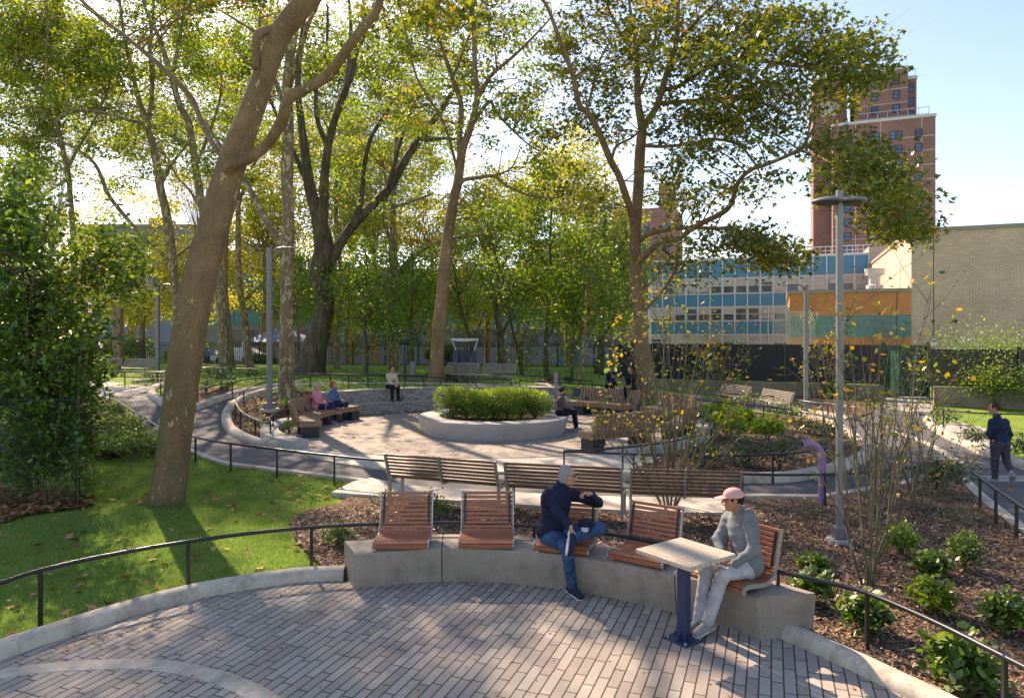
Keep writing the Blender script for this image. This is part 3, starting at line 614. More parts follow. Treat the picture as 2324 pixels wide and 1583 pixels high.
def make_chair(label):
    t = thing('slatted_chair', label, 'chair', group='red slatted chairs on the precast seat')
    W = .66; prof = catmull([(.0, .015), (-.012, .05), (.03, .085), (.12, .082), (.28, .062), (.4, .06), (.485, .1), (.53, .19), (.565, .32), (.6, .45), (.632, .575)], 6)
    P2 = [Vector((p[0], p[1])) for p in prof]; L = [0]
    for a, b in zip(P2, P2[1:]): L.append(L[-1]+(b-a).length)
    def at(s):
        i = max(j for j in range(len(L)) if L[j] <= s+1e-9); i = min(i, len(P2)-2); f = (s-L[i])/(L[i+1]-L[i]); return P2[i].lerp(P2[i+1], f), (P2[i+1]-P2[i]).normalized()
    seat = MB(); back = MB(); N = 20
    for k in range(N):
        s = L[-1]*(k+.5)/N; p, d = at(s); b = seat if p.y < .13 and p.x < .5 else back
        w = .046 if b is seat else .041
        b.box((0, p.x, p.y+.45), (W, w, .02), (Vector((1, 0, 0)), Vector((0, d.x, d.y)), Vector((0, -d.y, d.x))), .004)
    seat.build('seat', 'redwood', t, world=False); back.build('backrest', 'redwood', t, world=False)
    for sx in (-1, 1):
        m = MB(); rows = []
        for i in range(0, len(P2), 1):
            d = (P2[min(i+1, len(P2)-1)]-P2[max(i-1, 0)]).normalized(); nn = Vector((-d.y, d.x)); p = P2[i]
            x0 = sx*W/2; x1 = sx*(W/2+.014)
            q = [p+nn*.016, p-nn*.03]
            rows.append([(x0, q[0].x, q[0].y+.45), (x1, q[0].x, q[0].y+.45), (x1, q[1].x, max(.456, q[1].y+.45)), (x0, q[1].x, max(.456, q[1].y+.45))])
        m.strip(rows, closed_prof=True, caps=True).build('side_frame', 'alu', t, world=False)
    for sx in (-1, 1):
        m = MB()
        m.bar((sx*.29, .515, .6), (sx*.29, .615, .99), .03, .012, (0, 1, 0)); m.bar((sx*.29, .04, .485), (sx*.29, .53, .49), .03, .02)
        m.build('support_strap', 'black', t, world=False)
    return t
def chairs():
    spec = [((845, 1249), (973, 1248), 'leftmost red slatted chair, empty, at the angled end of the precast seat'),
            ((1040, 1247), (1165, 1247), 'empty red slatted chair between the leftmost chair and the man in navy'),
            ((1210, 1251), (1336, 1263), 'red slatted chair the man in navy sits on'),
            ((1381, 1269), (1502, 1294), 'empty red slatted chair turned slightly right, beside the wooden table'),
            ((1568, 1311), (1689, 1355), 'red slatted chair under the woman in the pink cap')]
    first = None; out = []
    for a, b, lab in spec:
        A = GZ(*a, .45); B_ = GZ(*b, .45); c = (A+B_)/2; rz = ang(A, B_)
        if first is None: first = make_chair(lab); first.location = (c.x, c.y, .008); first.rotation_euler = (0, 0, rz); o = first
        else: o = dupe(first, (c.x, c.y, .008), rz, lab)
        out.append(o)
def table():
    c = GZ(1552, 1454, 0); z = .9
    t = thing('park_table', 'square pale wooden slatted table on a single navy post', 'table', (c.x, c.y, 0))
    A = GZ(1437, 1240, z); B_ = GZ(1543, 1213, z); ax = (B_-A).normalized(); ay = Vector((-ax.y, ax.x, 0)); X = Vector((c.x, c.y, 0))
    # boards run along the side seen slanting down to the right
    ctr = X+ax*.02; m = MB(); S = .70; n = 9; w = S/n
    for i in range(n):
        o = (i-(n-1)/2)*w; m.box(ctr+ax*o+Vector((0, 0, z-.0225)), (w-.009, S, .045), (ax, ay, Vector((0, 0, 1))), .005)
    m.build('table_top', 'palewood', t)
    MB().box(ctr+Vector((0, 0, z-.052)), (.5, .5, .012), (ax, ay, Vector((0, 0, 1)))).build('mounting_plate', 'bluepaint', t)
    MB().box(X+Vector((0, 0, .43)), (.1, .1, .83), (ax, ay, Vector((0, 0, 1))), .006).build('post', 'bluepaint', t)
    m = MB(); m.box(X+Vector((0, 0, .026)), (.3, .3, .014), (ax, ay, Vector((0, 0, 1))), .004)
    for d in (ax, ay, -ax, -ay):
        p = X+d*.05+Vector((0, 0, .033)); m.add([p, p+d*.08, p+Vector((0, 0, .08)), p+d.cross(Vector((0, 0, 1)))*.008, p+d*.08+d.cross(Vector((0, 0, 1)))*.008, p+Vector((0, 0, .08))+d.cross(Vector((0, 0, 1)))*.008], [(0, 1, 2), (5, 4, 3), (0, 3, 4, 1), (1, 4, 5, 2), (2, 5, 3, 0)])
    m.build('base_plate', 'bluepaint', t)
    for sx in (-1, 1):
        for sy in (-1, 1): MB().lathe(X+ax*sx*.11+ay*sy*.11+Vector((0, 0, .033)), [(.0, .02), (.012, .018), (.014, 0)], 8).build('bolt', 'alu', t)
# ---------------------------------------------------------------- slatted park bench (local: x along, back at y<0, faces +y)
def make_bench(label, mat='brownwood', fr='bronzeframe', L=2.05, group=None):
    t = thing('slatted_bench', label, 'bench', group=group)
    back = MB(); seat = MB()
    for k in range(7):
        f = k/6; z = .47+.38*f; y = -.02-.15*f; back.box((0, y, z), (L-.06, .032, .044), (Vector((1, 0, 0)), Vector((0, .93, .36)), Vector((0, -.36, .93))), .004)
    for k in range(7): seat.box((0, .04+.068*k, .42+.01*abs(k-3)/3), (L-.06, .055, .03), bev=.004)
    back.build('backrest', mat, t, world=False); seat.build('seat', mat, t, world=False)
    for x in (-L/2+.02, 0, L/2-.02):
        m = MB(); w = .045
        if x: m.bar((x, -.02, 0), (x, -.03, .44), w, .05, (0, 1, 0)); m.bar((x, .4, 0), (x, .42, .41), w, .05, (0, 1, 0)); m.bar((x, -.03, .395), (x, .45, .385), w, .04)
        else: m.bar((x, -.03, .39), (x, .45, .38), w, .03)
        m.bar((x, -.045, .42), (x, -.2, .88), w, .04, (0, 1, 0))
        m.build('frame', fr, t, world=False)
    return t
def benches():
    g = 'slatted benches in a row behind the terrace'
    z = .9; spec = [((872, 1028), (1126, 1046), 'dark slatted bench seen from behind, leftmost of the row on the concrete pad'), ((1143, 1047), (1412, 1060), 'dark slatted bench seen from behind, middle of the row, behind the man in navy'), ((1430, 1061), (1685, 1068), 'dark slatted bench seen from behind, right of the row, behind the bare shrub')]
    b0 = None
    for a, b, lab in spec:
        A = GZ(*a, z+.08); B_ = GZ(*b, z+.08); c = (A+B_)/2; rz = ang(A, B_); nn = Vector((-math.sin(rz), math.cos(rz), 0)); p = c+nn*.19
        L = (B_-A).length
        if b0 is None: b0 = make_bench(lab, group=g, L=L); b0.location = (p.x, p.y, .1); b0.rotation_euler = (0, 0, rz)
        else: o = dupe(b0, (p.x, p.y, .1), rz, lab, g); o.scale = (L/(GZ(1126, 1046, .98)-GZ(872, 1028, .98)).length, 1, 1)
    g2 = 'silvered benches facing the lawns in the distance'
    w0 = None
    spec = [((1632, 866), (1714, 876), .95, 'silvered distant bench left of the pair below the tan wall'), ((1722, 875), (1814, 888), .95, 'silvered distant bench right of the pair below the tan wall'), ((1016, 829), (1087, 831), 1.85, 'distant weathered bench behind the exercise frame'), ((1098, 831), (1171, 833), 1.85, 'distant weathered bench right of the exercise frame'), ((205, 824), (277, 823), 1.75, 'distant bench half hidden by leaves, left of the lamp'), ((283, 823), (355, 825), 1.75, 'distant slatted bench just left of the grey lamp post')]
    for a, b, z, lab in spec:
        A = GZ(*a, z); B_ = GZ(*b, z); c = (A+B_)/2; L = min(2.4, (B_-A).length); rz = ang(A, B_)+math.pi; nn = Vector((-math.sin(rz), math.cos(rz), 0)); p = c+nn*.17; gz = z-.9
        gz = T(p.x, p.y)
        if w0 is None: w0 = make_bench(lab, 'greywood', 'bronzeframe', L, g2); w0.location = (p.x, p.y, gz); w0.rotation_euler = (0, 0, rz); L0 = L
        else: o = dupe(w0, (p.x, p.y, gz), rz, lab, g2); o.scale = (L/L0, 1, 1)
# ---------------------------------------------------------------- curved timber benches on black plinths
def epos(a, k): return Vector((EL['cx']+EL['rx']*k*math.cos(rad(a)), EL['cy']+EL['ry']*k*math.sin(rad(a)), 0))
def arc_bench(a0, a1, label, back=True, k0=.83, k1=.93, lat=0):
    t = thing('timber_bench', label, 'bench', epos((a0+a1)/2, (k0+k1)/2)+Vector((0, 0, .26)), group='curved timber benches round the plaza')
    L = (epos(a0, k1)-epos(a1, k1)).length; n = max(8, int(L/.105)); z0 = .26
    s = MB(); b = MB()
    for i in range(n):
        a = a0+(a1-a0)*(i+.5)/n; p = epos(a, k0); q = epos(a, k1); d = (q-p).normalized(); sd = Vector((-d.y, d.x, 0)); w = min(.085, L/n*.8)
        c = (p+q)/2; s.box((c.x, c.y, z0+.385), ((q-p).length, w, .17), (d, sd, Vector((0, 0, 1))), .006)
        if back:
            up = (Vector((0, 0, 1))+d*.28).normalized(); c2 = q+d*.03+up*.28; b.box((c2.x, c2.y, z0+.42+up.z*.28), (.09, w, .5), (up.cross(sd), sd, up), .006)
    s.build('seat', 'timber', t)
    if back:
        b.build('backrest', 'timber', t)
        for a in (a0+(a1-a0)*.12, (a0+a1)/2, a0+(a1-a0)*.88):
            m = MB(); q = epos(a, k1); d = (q-epos(a, k0)).normalized(); m.bar((q.x-d.x*.1, q.y-d.y*.1, z0+.46), (q.x+d.x*.18, q.y+d.y*.18, z0+.75), .06, .02, (0, 0, 1))
            m.build('bracket', 'black', t)
    for a in ((a0+(a1-a0)*.12), (a0+(a1-a0)*.88)):
        c = epos(a, (k0+k1)/2); d = (epos(a, k1)-epos(a, k0)).normalized(); MB().box((c.x, c.y, z0+.15), (.46, .4, .3), (d, Vector((-d.y, d.x, 0)), Vector((0, 0, 1)))).build('plinth', 'black', t)
    return t
def timber_benches():
    arc_bench(191, 207, 'timber bench at the near left edge of the plaza, end grain towards the camera')
    arc_bench(166, 186, 'timber bench with slatted back the woman in pink sits on')
    arc_bench(150, 163, 'backless timber seat under the woman in the denim jacket', back=False)
    arc_bench(33, 58, 'timber bench the two men perch on, right of the planter', k0=.86, k1=.97)
    arc_bench(2, 26, 'sunlit pale timber bench at the right rim of the plaza', k0=.9, k1=1.0)
    arc_bench(-34, -12, 'timber bench behind the loop of railing at far right of the plaza', k0=.9, k1=1.0)
    arc_bench(-64, -42, 'timber bench nearest the camera on the right, slatted back turned to us', k0=.86, k1=.96)
# ---------------------------------------------------------------- granite wall and planter
def granite():
    def tier(a0, a1, k, wd, z0, z1, label, cuts):
        t = thing('granite_wall', label, 'wall', epos((a0+a1)/2, k)+Vector((0, 0, z0)), group='tiers of the granite seat wall')
        ed = [a0]+cuts+[a1]
        for x0, x1 in zip(ed, ed[1:]):
            rows = []; N = max(4, int(abs(x1-x0)/1.0))
            for i in range(N+1):
                a = x0+(x1-x0)*(i+(.02 if i == 0 else -.02 if i == N else 0))/N; p = epos(a, k); d = (p-epos(a, k-.1)).normalized(); q = p+d*wd
                J = 7; col = [(p.x+d.x*.02, p.y+d.y*.02, z0-.1)]
                for j in range(J):
                    z = z0+(z1-z0-.05)*j/(J-1); e = .035*math.sin(a*9.1+j*1.7)+.03*math.sin(a*23+j*2.9)+R.uniform(-.012, .012)
                    col.append((p.x+d.x*(e+.03), p.y+d.y*(e+.03), z))
                col += [(p.x, p.y, z1-.045), (p.x, p.y, z1), (q.x, q.y, z1), (q.x, q.y, z0-.1)]
                rows.append(col)
            o = MB().strip(rows, closed_prof=True, caps=True).build('granite_block', 'roughstone', t)
            me = o.data; me.materials.append(MAT['granite'])
            for pl in me.polygons:
                if pl.normal.z > .8: pl.material_index = 1
    tier(50, 152, 1.0, .62, .2, .66, 'lower tier of the split-faced granite seat wall', [62, 74, 86, 99, 112, 124, 138])
    tier(68, 150, 1.09, .5, .6, 1.12, 'upper tier of the split-faced granite seat wall at the lawn edge', [82, 95, 107, 121, 135])
def planter():
    c = Vector((-.55, 20.45, .26)); t = thing('round_planter', 'large round grey granite planter in the middle of the plaza', 'planter', c)
    prof = [(2.1, -.08), (2.12, 0), (2.24, .42), (2.25, .45), (2.235, .47), (1.62, .47), (1.6, .45), (1.6, .2)]
    MB().lathe(c, prof, 72).build('ring', 'granite', t, smooth='auto')
    MB().disc(c+Vector((0, 0, .36)), 1.61, 40).build('soil', 'mulch', t)
    m = MB()
    for a in (-150, -107, -61, -20): 
        d = Vector((math.cos(rad(a)), math.sin(rad(a)), 0)); m.bar(c+d*2.122+Vector((0, 0, .0)), c+d*2.245+Vector((0, 0, .42)), .014, .006, d)
    m.build('joint', 'concrete', t)
    return c
# ---------------------------------------------------------------- lamps, pipes, posts
def lamp(base, top, Yz, label, kind, w=.17, arm=1, foot=True):
    g = G(*base); z0 = g.z; Y = g.y; zt = CZ-(top[1]-HV)*Y/FF; x = g.x
    t = thing('street_lamp', label, 'street lamp', (x, Y, z0), group='grey park lamps')
    MB().box((x, Y, (z0+zt)/2), (w, w, zt-z0), bev=.012).build('pole', 'lamppaint', t)
    if foot:
        MB().lathe((x, Y, z0-.05), [(w*2.1, 0), (w*2.15, .1), (w*2.05, .16), (0, .17)], 20).build('concrete_footing', 'concrete', t)
        MB().box((x, Y, z0+.21), (w*2.1, w*2.1, .17), bev=.01).build('base_cover', 'lamppaint', t)
    if kind == 'disc':
        for s in (-1, 1):
            c = (x+s*.17, Y, zt-.16); m = MB().lathe(c, [(0, .055), (.12, .05), (.2, .03), (.225, .0), (.215, -.015), (.15, -.02)], 28, 1.0, 1.0); m.build('lamp_head', 'lamppaint', t, smooth='auto')
            MB().lathe((c[0], c[1], c[2]-.012), [(.155, -.012), (.15, -.03), (0, -.03)], 20).build('lens', 'black', t)
    else:
        s = arm; m = MB(); pts = [(x+s*.06, Y, zt-.22), (x+s*.12, Y, zt-.08), (x+s*.25, Y, zt-.02), (x+s*.4, Y, zt-.01)]
        m.tube(pts, [.035, .03, .028, .028], 8).build('arm', 'lamppaint', t, smooth=True)
        m = MB(); m.lathe((0, 0, 0), [(0, .045), (.12, .04), (.17, .01), (.165, -.01), (0, -.015)], 20, 1.6, .8); m.v = [(a+x+s*.52, b+Y, c+zt-.01) for a, b, c in m.v]; m.build('lamp_head', 'lamppaint', t, smooth='auto')
    return t
def lamps():
    lamp((1905, 1238), (1905, 432), 0, 'tall grey square lamp post with disc heads in the mulch bed at right', 'disc', .085)
    lamp((612, 934), (607, 562), 0, 'grey lamp post with one arm in the small bed left of the plaza', 'arm', .15, 1)
    lamp((826, 842), (828, 662), 0, 'distant grey lamp post standing on the lawn behind the wall', 'arm', .16, -1, False)
    t = lamp((358, 846), (358, 645), 0, 'distant grey lamp post with a grey box on its side, at left', 'arm', .18, 1, False)
    l = t.location; MB().box((l.x-.35, l.y, l.z+5.0), (.4, .3, .55), bev=.03).build('service_box', 'lamppaint', t)
    lamp((1829, 942), (1829, 645), 0, 'grey lamp post at right in front of the orange building', 'arm', .14, -1, False)
    def pipe(b, top, r, dx, label, rise):
        g = G(*b); zt = CZ-(top-HV)*g.y/FF; t = thing('misting_pipe', label, 'misting pipe', g, group='purple bent pipes')
        pts = [(g.x, g.y, g.z-.05), (g.x, g.y, zt-.36), (g.x+dx*.02, g.y, zt-.24), (g.x+dx*.09, g.y, zt-.13), (g.x+dx*.2, g.y, zt-.07), (g.x+dx*.36, g.y, zt-.07-rise)]
        pts = catmull(pts, 5); n = len(pts); MB().tube(pts, [r*(1 if i < n-6 else 1+.04*(i-n+6)) for i in range(n)], 16).build('pipe', 'purple', t, smooth='auto')
        MB().tube([pts[-1], tuple(Vector(pts[-1])+(Vector(pts[-1])-Vector(pts[-2])).normalized()*.01)], r*.8, 16).build('nozzle_opening', 'black', t)
    pipe((1866, 1148), 998, .065, -1.0, 'purple bent pipe standing between the benches and the big lamp post', 0)
    pipe((1262, 905), 842, .07, -.12, 'purple pipe seen end-on beyond the bearded man', 0)
    pipe((889, 862), 845, .08, 1.0, 'small distant purple pipe left of the man in the cream shirt', 0)
    # exercise frame
    g = G(1055, 858); x, y, z = g; t = thing('exercise_station', 'blue posts carrying a white ring, outdoor exercise frame', 'exercise equipment', g)
    s = y/FF
    for u, v0, vt in ((1034, 868, 826), (1049, 860, 828), (1061, 852, 826), (1077, 860, 827)):
        p = G(u, v0); zt = z+1.35; MB().box((p.x, p.y, (zt+z)/2), (.2, .2, zt-z)).build('post', 'bluepaint', t)
    L, Rr = (1027-CU)*s, (1083-CU)*s
    MB().tube([(L, y-.6, z+1.85), (L+.3, y-.8, z+1.8), (Rr-.3, y-.8, z+1.8), (Rr, y-.6, z+1.85), (Rr, y+.8, z+1.85), (L, y+.8, z+1.85), (L, y-.6, z+1.85)], .05, 8).build('ring', 'white', t, smooth=True)
    m = MB()
    for u in (1034, 1077): m.tube([((u-CU)*s, y, z+1.35), ((u-CU)*s+(-.15 if u < 1050 else .15), y-.3, z+1.82)], .04, 6)
    m.build('strut', 'white', t)
    g = G(924, 866); x, y, z = g; t = thing('exercise_machine', 'dark distant cross trainer behind the railing', 'exercise equipment', g)
    MB().box((x-.1, y, z+.9), (.12, .12, 1.8), bev=.02).build('post', 'bluepaint', t); MB().box((x-.1, y, z+1.75), (.5, .3, .22), bev=.06).build('console', 'black', t)
    MB().tube([(x-.7, y, z+1.7), (x-.6, y, z+2.1), (x-.1, y, z+2.25), (x+.4, y, z+2.1), (x+.5, y, z+1.7)], .05, 6).build('handle', 'black', t); MB().box((x+.25, y, z+.5), (.22, .2, .8), bev=.02).build('pedal_case', 'lamppaint', t)
    # drain grate
    p = G(2300, 1090); t = thing('drain_grate', 'grey metal drain grate in the asphalt by the walking man', 'drain grate', (p.x, p.y, .02))
    m = MB()
    for i in range(14): m.box((p.x-.5+i*.09, p.y+.1, .026), (.03, .45, .02))
    m.box((p.x+.08, p.y-.13, .026), (1.3, .03, .024)); m.box((p.x+.08, p.y+.33, .026), (1.3, .03, .024)); m.build('grate', 'alu', t)
# ---------------------------------------------------------------- fences
def fences():
    # iron picket fence at the back
    a = Vector((-47, 55.5, 0)); b = Vector((7.8, 44.5, 0)); t = thing('iron_fence', 'long black iron picket fence behind the lawns', 'fence', (-20, 50, 0))
    d = (b-a); L = d.length; d.normalize(); n = int(L/.16); pk = MB(); zb = lambda p: T(p.x, p.y)-.1
    for i in range(n):
        p = a+d*(i*L/n); z = zb(p); pk.box((p.x, p.y, 1.85), (.028, .028, 1.75))
    pk.build('pickets', 'black', t)
    m = MB()
    for z in (1.15, 2.45): m.bar((a.x, a.y, z), (b.x, b.y, z), .045, .045)
    m.build('rail', 'black', t)
    k = int(L/2.4)
    for i in range(k+1):
        p = a+d*(i*L/k); MB().box((p.x, p.y, 1.8), (.1, .1, 2.0)).build('post', 'black', t)
    # right: retaining wall + black slat fence
    def wallrun(A, B_, z1, th, name, label, mat, z0=-.1):
        t = thing(name, label, 'wall', ((A+B_)/2).to_tuple()); MB().bar((A.x, A.y, (z0+z1)/2), (B_.x, B_.y, (z0+z1)/2), th, z1-z0, bev=.02).build('wall', mat, t); return t
    A = GZ(1405, 858, .7); Bq = GZ(2008, 874, .7); wallrun(A, Bq, .7, .3, 'retaining_wall', 'low tan retaining wall below the black slatted fence', 'tanwall')
    C = GZ(2118, 877, .85); D = GZ(2340, 884, .85)+Vector((3, -1.0, 0)); wallrun(C, D, .85, .3, 'retaining_wall', 'short tan retaining wall behind the walking man, right of the green gate', 'tanwall')
    def slatfence(A, B_, z0, z1, label, mat, pitch=.085, step=2.5, posts='rail'):
        t = thing('slatted_fence', label, 'fence', ((A+B_)/2).to_tuple()); m = MB(); n = int((z1-z0)/pitch)
        for i in range(n): z = z0+(i+.5)*pitch; m.bar((A.x, A.y, z), (B_.x, B_.y, z), .03, pitch*(.985 if pitch < .1 else .96))
        m.build('slats', mat, t); L = (B_-A).length; k = max(1, int(L/step)); nn = Vector((A.y-B_.y, B_.x-A.x, 0)).normalized()
        for i in range(k+1):
            p = A.lerp(B_, i/k)-nn*.06; MB().box((p.x, p.y, (z0+z1)/2), (.09, .09, z1-z0+.08)).build('post', posts, t)
    o = Vector((0, .3, 0)); slatfence(A+o, Bq+o, .72, 2.72, 'long black slatted fence on the tan retaining wall', 'slats', posts='greenpaint', step=4.3)
    slatfence(C+o, D+o, .87, 2.62, 'brown black slatted fence at the right edge, below the tan brick wall', 'brownslats', .11)
    # green gate
    a = GZ(2010, 903, 0); b = GZ(2112, 903, 0); t = thing('metal_gate', 'dark green metal gate with one mint green panel beyond the bare shrubs', 'gate', a)
    MB().bar((a.x, a.y+.3, 1.35), (b.x, b.y+.3, 1.35), .05, 2.6).build('gate_leaf', 'greenpaint', t)
    p = a.lerp(b, .15); q = a.lerp(b, .34); MB().bar((p.x, p.y+.2, 1.2), (q.x, q.y+.2, 1.2), .05, 2.35).build('mint_panel', 'mint', t)
    for s in (0, 1.0): w = a.lerp(b, s); MB().box((w.x, w.y+.2, 1.4), (.12, .12, 2.8)).build('post', 'rail', t)
    # sign on a pole, right
    p = GZ(2117, 905, 0); t = thing('small_sign', 'small white and green notice on a pole by the gate', 'sign', p)
    MB().box((p.x-.02, p.y, 1.45), (.07, .07, 2.9)).build('pole', 'lamppaint', t); MB().box((p.x, p.y-.06, 2.8), (.28, .03, .34), bev=.01).build('panel', 'white', t); MB().box((p.x, p.y-.08, 2.86), (.2, .01, .06)).build('green_print', 'greenpaint', t)
    # chain link cage on the fence top near the school
    a = P(1743, 779, 40); b = P(1838, 779, 39); t = thing('wire_cage_fence', 'grey chain link fence panel rising above the black fence', 'fence', a)
    m = MB(); z0, z1 = 2.6, 4.5
    for i in range(26):
        f = i/26; p = a.lerp(b, f); m.tube([(p.x, p.y, z0), (p.x+.6, p.y, z1)], .008, 3); m.tube([(p.x, p.y, z1), (p.x+.6, p.y, z0)], .008, 3)
    m.build('wire_mesh', 'alu', t)
    m = MB()
    for f in (0, .5, 1): p = a.lerp(b, f); m.tube([(p.x, p.y, .8), (p.x, p.y, z1+.3)], .045, 8)
    m.tube([(a.x, a.y, z1), (b.x, b.y, z1)], .03, 6); m.build('frame', 'alu', t)
    # foreground chain link fence at left
    P0 = G(176, 1146); Y = P0.y; H = 1.92; t = thing('chain_link_fence', 'green chain link fence overgrown with vines at left', 'fence', P0)
    m = MB(); x1 = P0.x; x0 = x1-3.6; s = .075; k = int((x1-x0)/s); kz = int((H-.1)/s); yy = lambda x: Y+(x1-x)*(-.08)
    for i in range(-kz, k):
        for sg in (1, -1):
            pts = []
            a0 = x0+i*s; 
            if sg == 1: p, q = (a0, .1), (a0+(H-.1), H)
            else: p, q = (a0, H), (a0+(H-.1), .1)
            (xa, za), (xb, zb_) = p, q
            if xa < x0: f = (x0-xa)/(xb-xa); xa, za = x0, za+(zb_-za)*f
            if xb > x1: f = (x1-xa)/(xb-xa); xb, zb_ = x1, za+(zb_-za)*f
            if xb-xa > .01: m.tube([(xa, yy(xa)+sg*.003, za), (xb, yy(xb)+sg*.003, zb_)], .0028, 3, False)
    m.build('wire_mesh', 'chainlink', t); m = MB()
    for x in (x1, x1-2.5): MB().tube([(x, yy(x), 0), (x, yy(x), H+.06)], .04, 10).build('post', 'greenpaint', t, smooth=True)
    m.tube([(x0, yy(x0), H), (x1, yy(x1), H)], .025, 8); m.tube([(x0, yy(x0), .1), (x1, yy(x1), .1)], .012, 6); m.build('top_rail', 'chainlink', t, smooth=True)
# ---------------------------------------------------------------- buildings
UZ = Vector((0, 0, 1))
def fbox(mb, o, a, b, z0, z1, d0=0, d1=0):  # block in grid frame: along E1 a..b, depth along E2 d0..d1
    c = o+E1*((a+b)/2)+E2*((d0+d1)/2); mb.box((c.x, c.y, (z0+z1)/2), (abs(b-a), abs(d1-d0), z1-z0), (E1, E2, UZ)); return mb
def winpart(t, o, a, z, w, h, mat='glass', fr='white', ac=None, blind=.5, d=0, rows=2):
    m = MB(); f = .07 if w > 1 else .06
    for x0, x1, y0, y1 in ((a, a+w, z, z+f), (a, a+w, z+h-f, z+h), (a, a+f, z+f, z+h-f), (a+w-f, a+w, z+f, z+h-f), (a+f, a+w-f, z+h*.5-f/2, z+h*.5+f/2)): fbox(m, o, x0, x1, y0, y1, d-.12, d-.02)
    fr_o = m.build('window', fr, t)
    g = MB(); fbox(g, o, a+f*.5, a+w-f*.5, z+f*.5, z+h-f*.5, d-.06, d-.03); g.build('pane', mat, None); po = bpy.data.objects['pane'] if False else COL.objects[-1]
    po.parent = fr_o
    if blind > 0:
        g = MB(); fbox(g, o, a+f, a+w-f, z+h-f-(h-2*f)*blind, z+h-f, d-.075, d-.062); b = g.build('blind', 'blind', None); b.parent = fr_o
    if ac:
        g = MB(); fbox(g, o, a+w*.2, a+w*.8, z+h*.5, z+h*.5+.42, d-.5, d-.1); b = g.build('air_conditioner', 'trim', None); b.parent = fr_o
def buildings():
    # tan brick hall
    o = Vector((37.0, 61.3, 0)); H = 12.5; t = thing('brick_hall', 'large windowless tan brick building at the right edge', 'building', o)
    m = MB(); fbox(m, o-E1*1.0, 0, 42, -1, H, 0, 45); m.build('wall', 'tanbrick', t)
    m = MB(); fbox(m, o-E1*1.0, -.12, 42.2, H, H+.35, -.12, 45.2); m.build('coping', 'coping', t)
    m = MB(); fbox(m, o-E1*1.0, 1.72, 1.78, 0, H-.02, -.012, .05); fbox(m, o-E1, 11.7, 11.76, 0, H-.02, -.012, .05); m.build('expansion_joint', 'black', t)
    m = MB(); fbox(m, o, 2.2, 2.5, 4.3, 4.6, -.3, 0); m.build('wall_light', 'black', t)
    # orange annex
    o2 = o-E1*1.0-E2*.02; t = thing('brick_annex', 'low orange brick annex with a teal band beside the tan hall', 'building', o2-E1*5)
    H2 = 7.2
    m = MB(); fbox(m, o2, -10.2, -.02, -1, 3.05-.0, -.1, 16); fbox(m, o2, -10.2, -.02, 4.55+.55, H2, -.1, 16); m.build('wall', 'orangebrick', t)
    m = MB(); fbox(m, o2, -10.2, -.02, 3.05, 5.1, -.1, 16); m.build('band', 'tealbrick', t)
    m = MB(); fbox(m, o2, -10.4, -.02, H2, H2+.3, -.25, 16); m.build('coping', 'coping', t)
    m = MB()
    for x in (-8.8, -1.2): fbox(m, o2, x, x+.05, 0, H2, -.115, -.1)
    m.build('expansion_joint', 'black', t)
    p = o2-E1*2.6+E2*3; t2 = thing('roof_vent', 'squat grey vent stack on the orange annex roof', 'roof vent', (p.x, p.y, H2+.3))
    MB().lathe((p.x, p.y, H2+.3), [(.75, 0), (.75, .5), (.5, .6), (.5, 1.4), (.85, 1.5), (.9, 2.1), (0, 2.2)], 16).build('stack', 'trim', t2)
    # school
    oS = Vector((47.0, 90, 0)); t = thing('school_building', 'long school facade of teal panels and cream blinded windows in a white grid', 'building', oS-E1*12)
    W = 26; top = 14.1; bw = W/15.5
    m = MB(); fbox(m, oS, -W-3, 0, -1, top-.1, .05, 16); m.build('wall', 'white', t)
    m = MB(); fbox(m, oS, .02, 2.6, -1, top+.9, -.2, 14); m.build('end_pier', 'tanbrick', t)
    bands = [(top-3.05, top-.35), (top-6.55-.2, top-4.95+.2-.1)]
    P_h = 3.78; rowsP = [(11.45, 13.95), (7.4+.0, 8.95+.2), (3.5, 5.3), (-.5, 1.1)]; rowsW = [(9.25, 11.35), (5.4, 7.3), (1.3, 3.4)]
    nb = 17
    for z0, z1 in rowsP:
        m = MB()
        for i in range(nb): fbox(m, oS, -(i+1)*bw+.06, -i*bw-.06, z0+.05, z1-.05, -.04, .04)
        m.build('panel_band', 'teal', t)
    acs = {(0, 14), (1, 7), (2, 4), (0, 2), (2, 9)}; rr = random.Random(3)
    for j, (z0, z1) in enumerate(rowsW):
        for i in range(nb):
            winpart(t, oS, -(i+1)*bw+.1, z0, bw-.2, z1-z0, 'glass', 'white', (j, i) in acs, rr.choice([.5, .9, .95, .95, .5, .3, .9]) if j != 1 else rr.choice([.1, .5, .45, .9]))
    m = MB()
    for i in range(nb+1): fbox(m, oS, -i*bw-.06, -i*bw+.06, -1, top, -.18, .05)
    fbox(m, oS, -nb*bw, 0, top-.1, top+.15, -.2, .1); m.build('mullion_grid', 'white', t)
    m = MB()
    for i in range(18): fbox(m, oS, -11+i*.65, -11+i*.65+.05, top+.15, top+1.2, .5, .55)
    fbox(m, oS, -11, .4, top+1.15, top+1.25, .5, .55); fbox(m, oS, -11, .4, top+.6, top+.66, .5, .55); m.build('roof_railing', 'white', t)
    # school wing behind the trees
    oW = Vector((8, 84, 0)); t = thing('school_wing', 'blue panelled school wing glimpsed through the trees behind the iron fence', 'building', oW-Vector((20, 0, 0)))
    ex = Vector((1, 0, 0)); ey = Vector((0, 1, 0))
    def wb(m, x0, x1, z0, z1, y0, y1): m.box(((x0+x1)/2+oW.x, oW.y+(y0+y1)/2, (z0+z1)/2), (x1-x0, y1-y0, z1-z0)); return m
    wb(MB(), -46, 6, -2, 11.5, .05, 14).build('wall', 'greybldg', t)
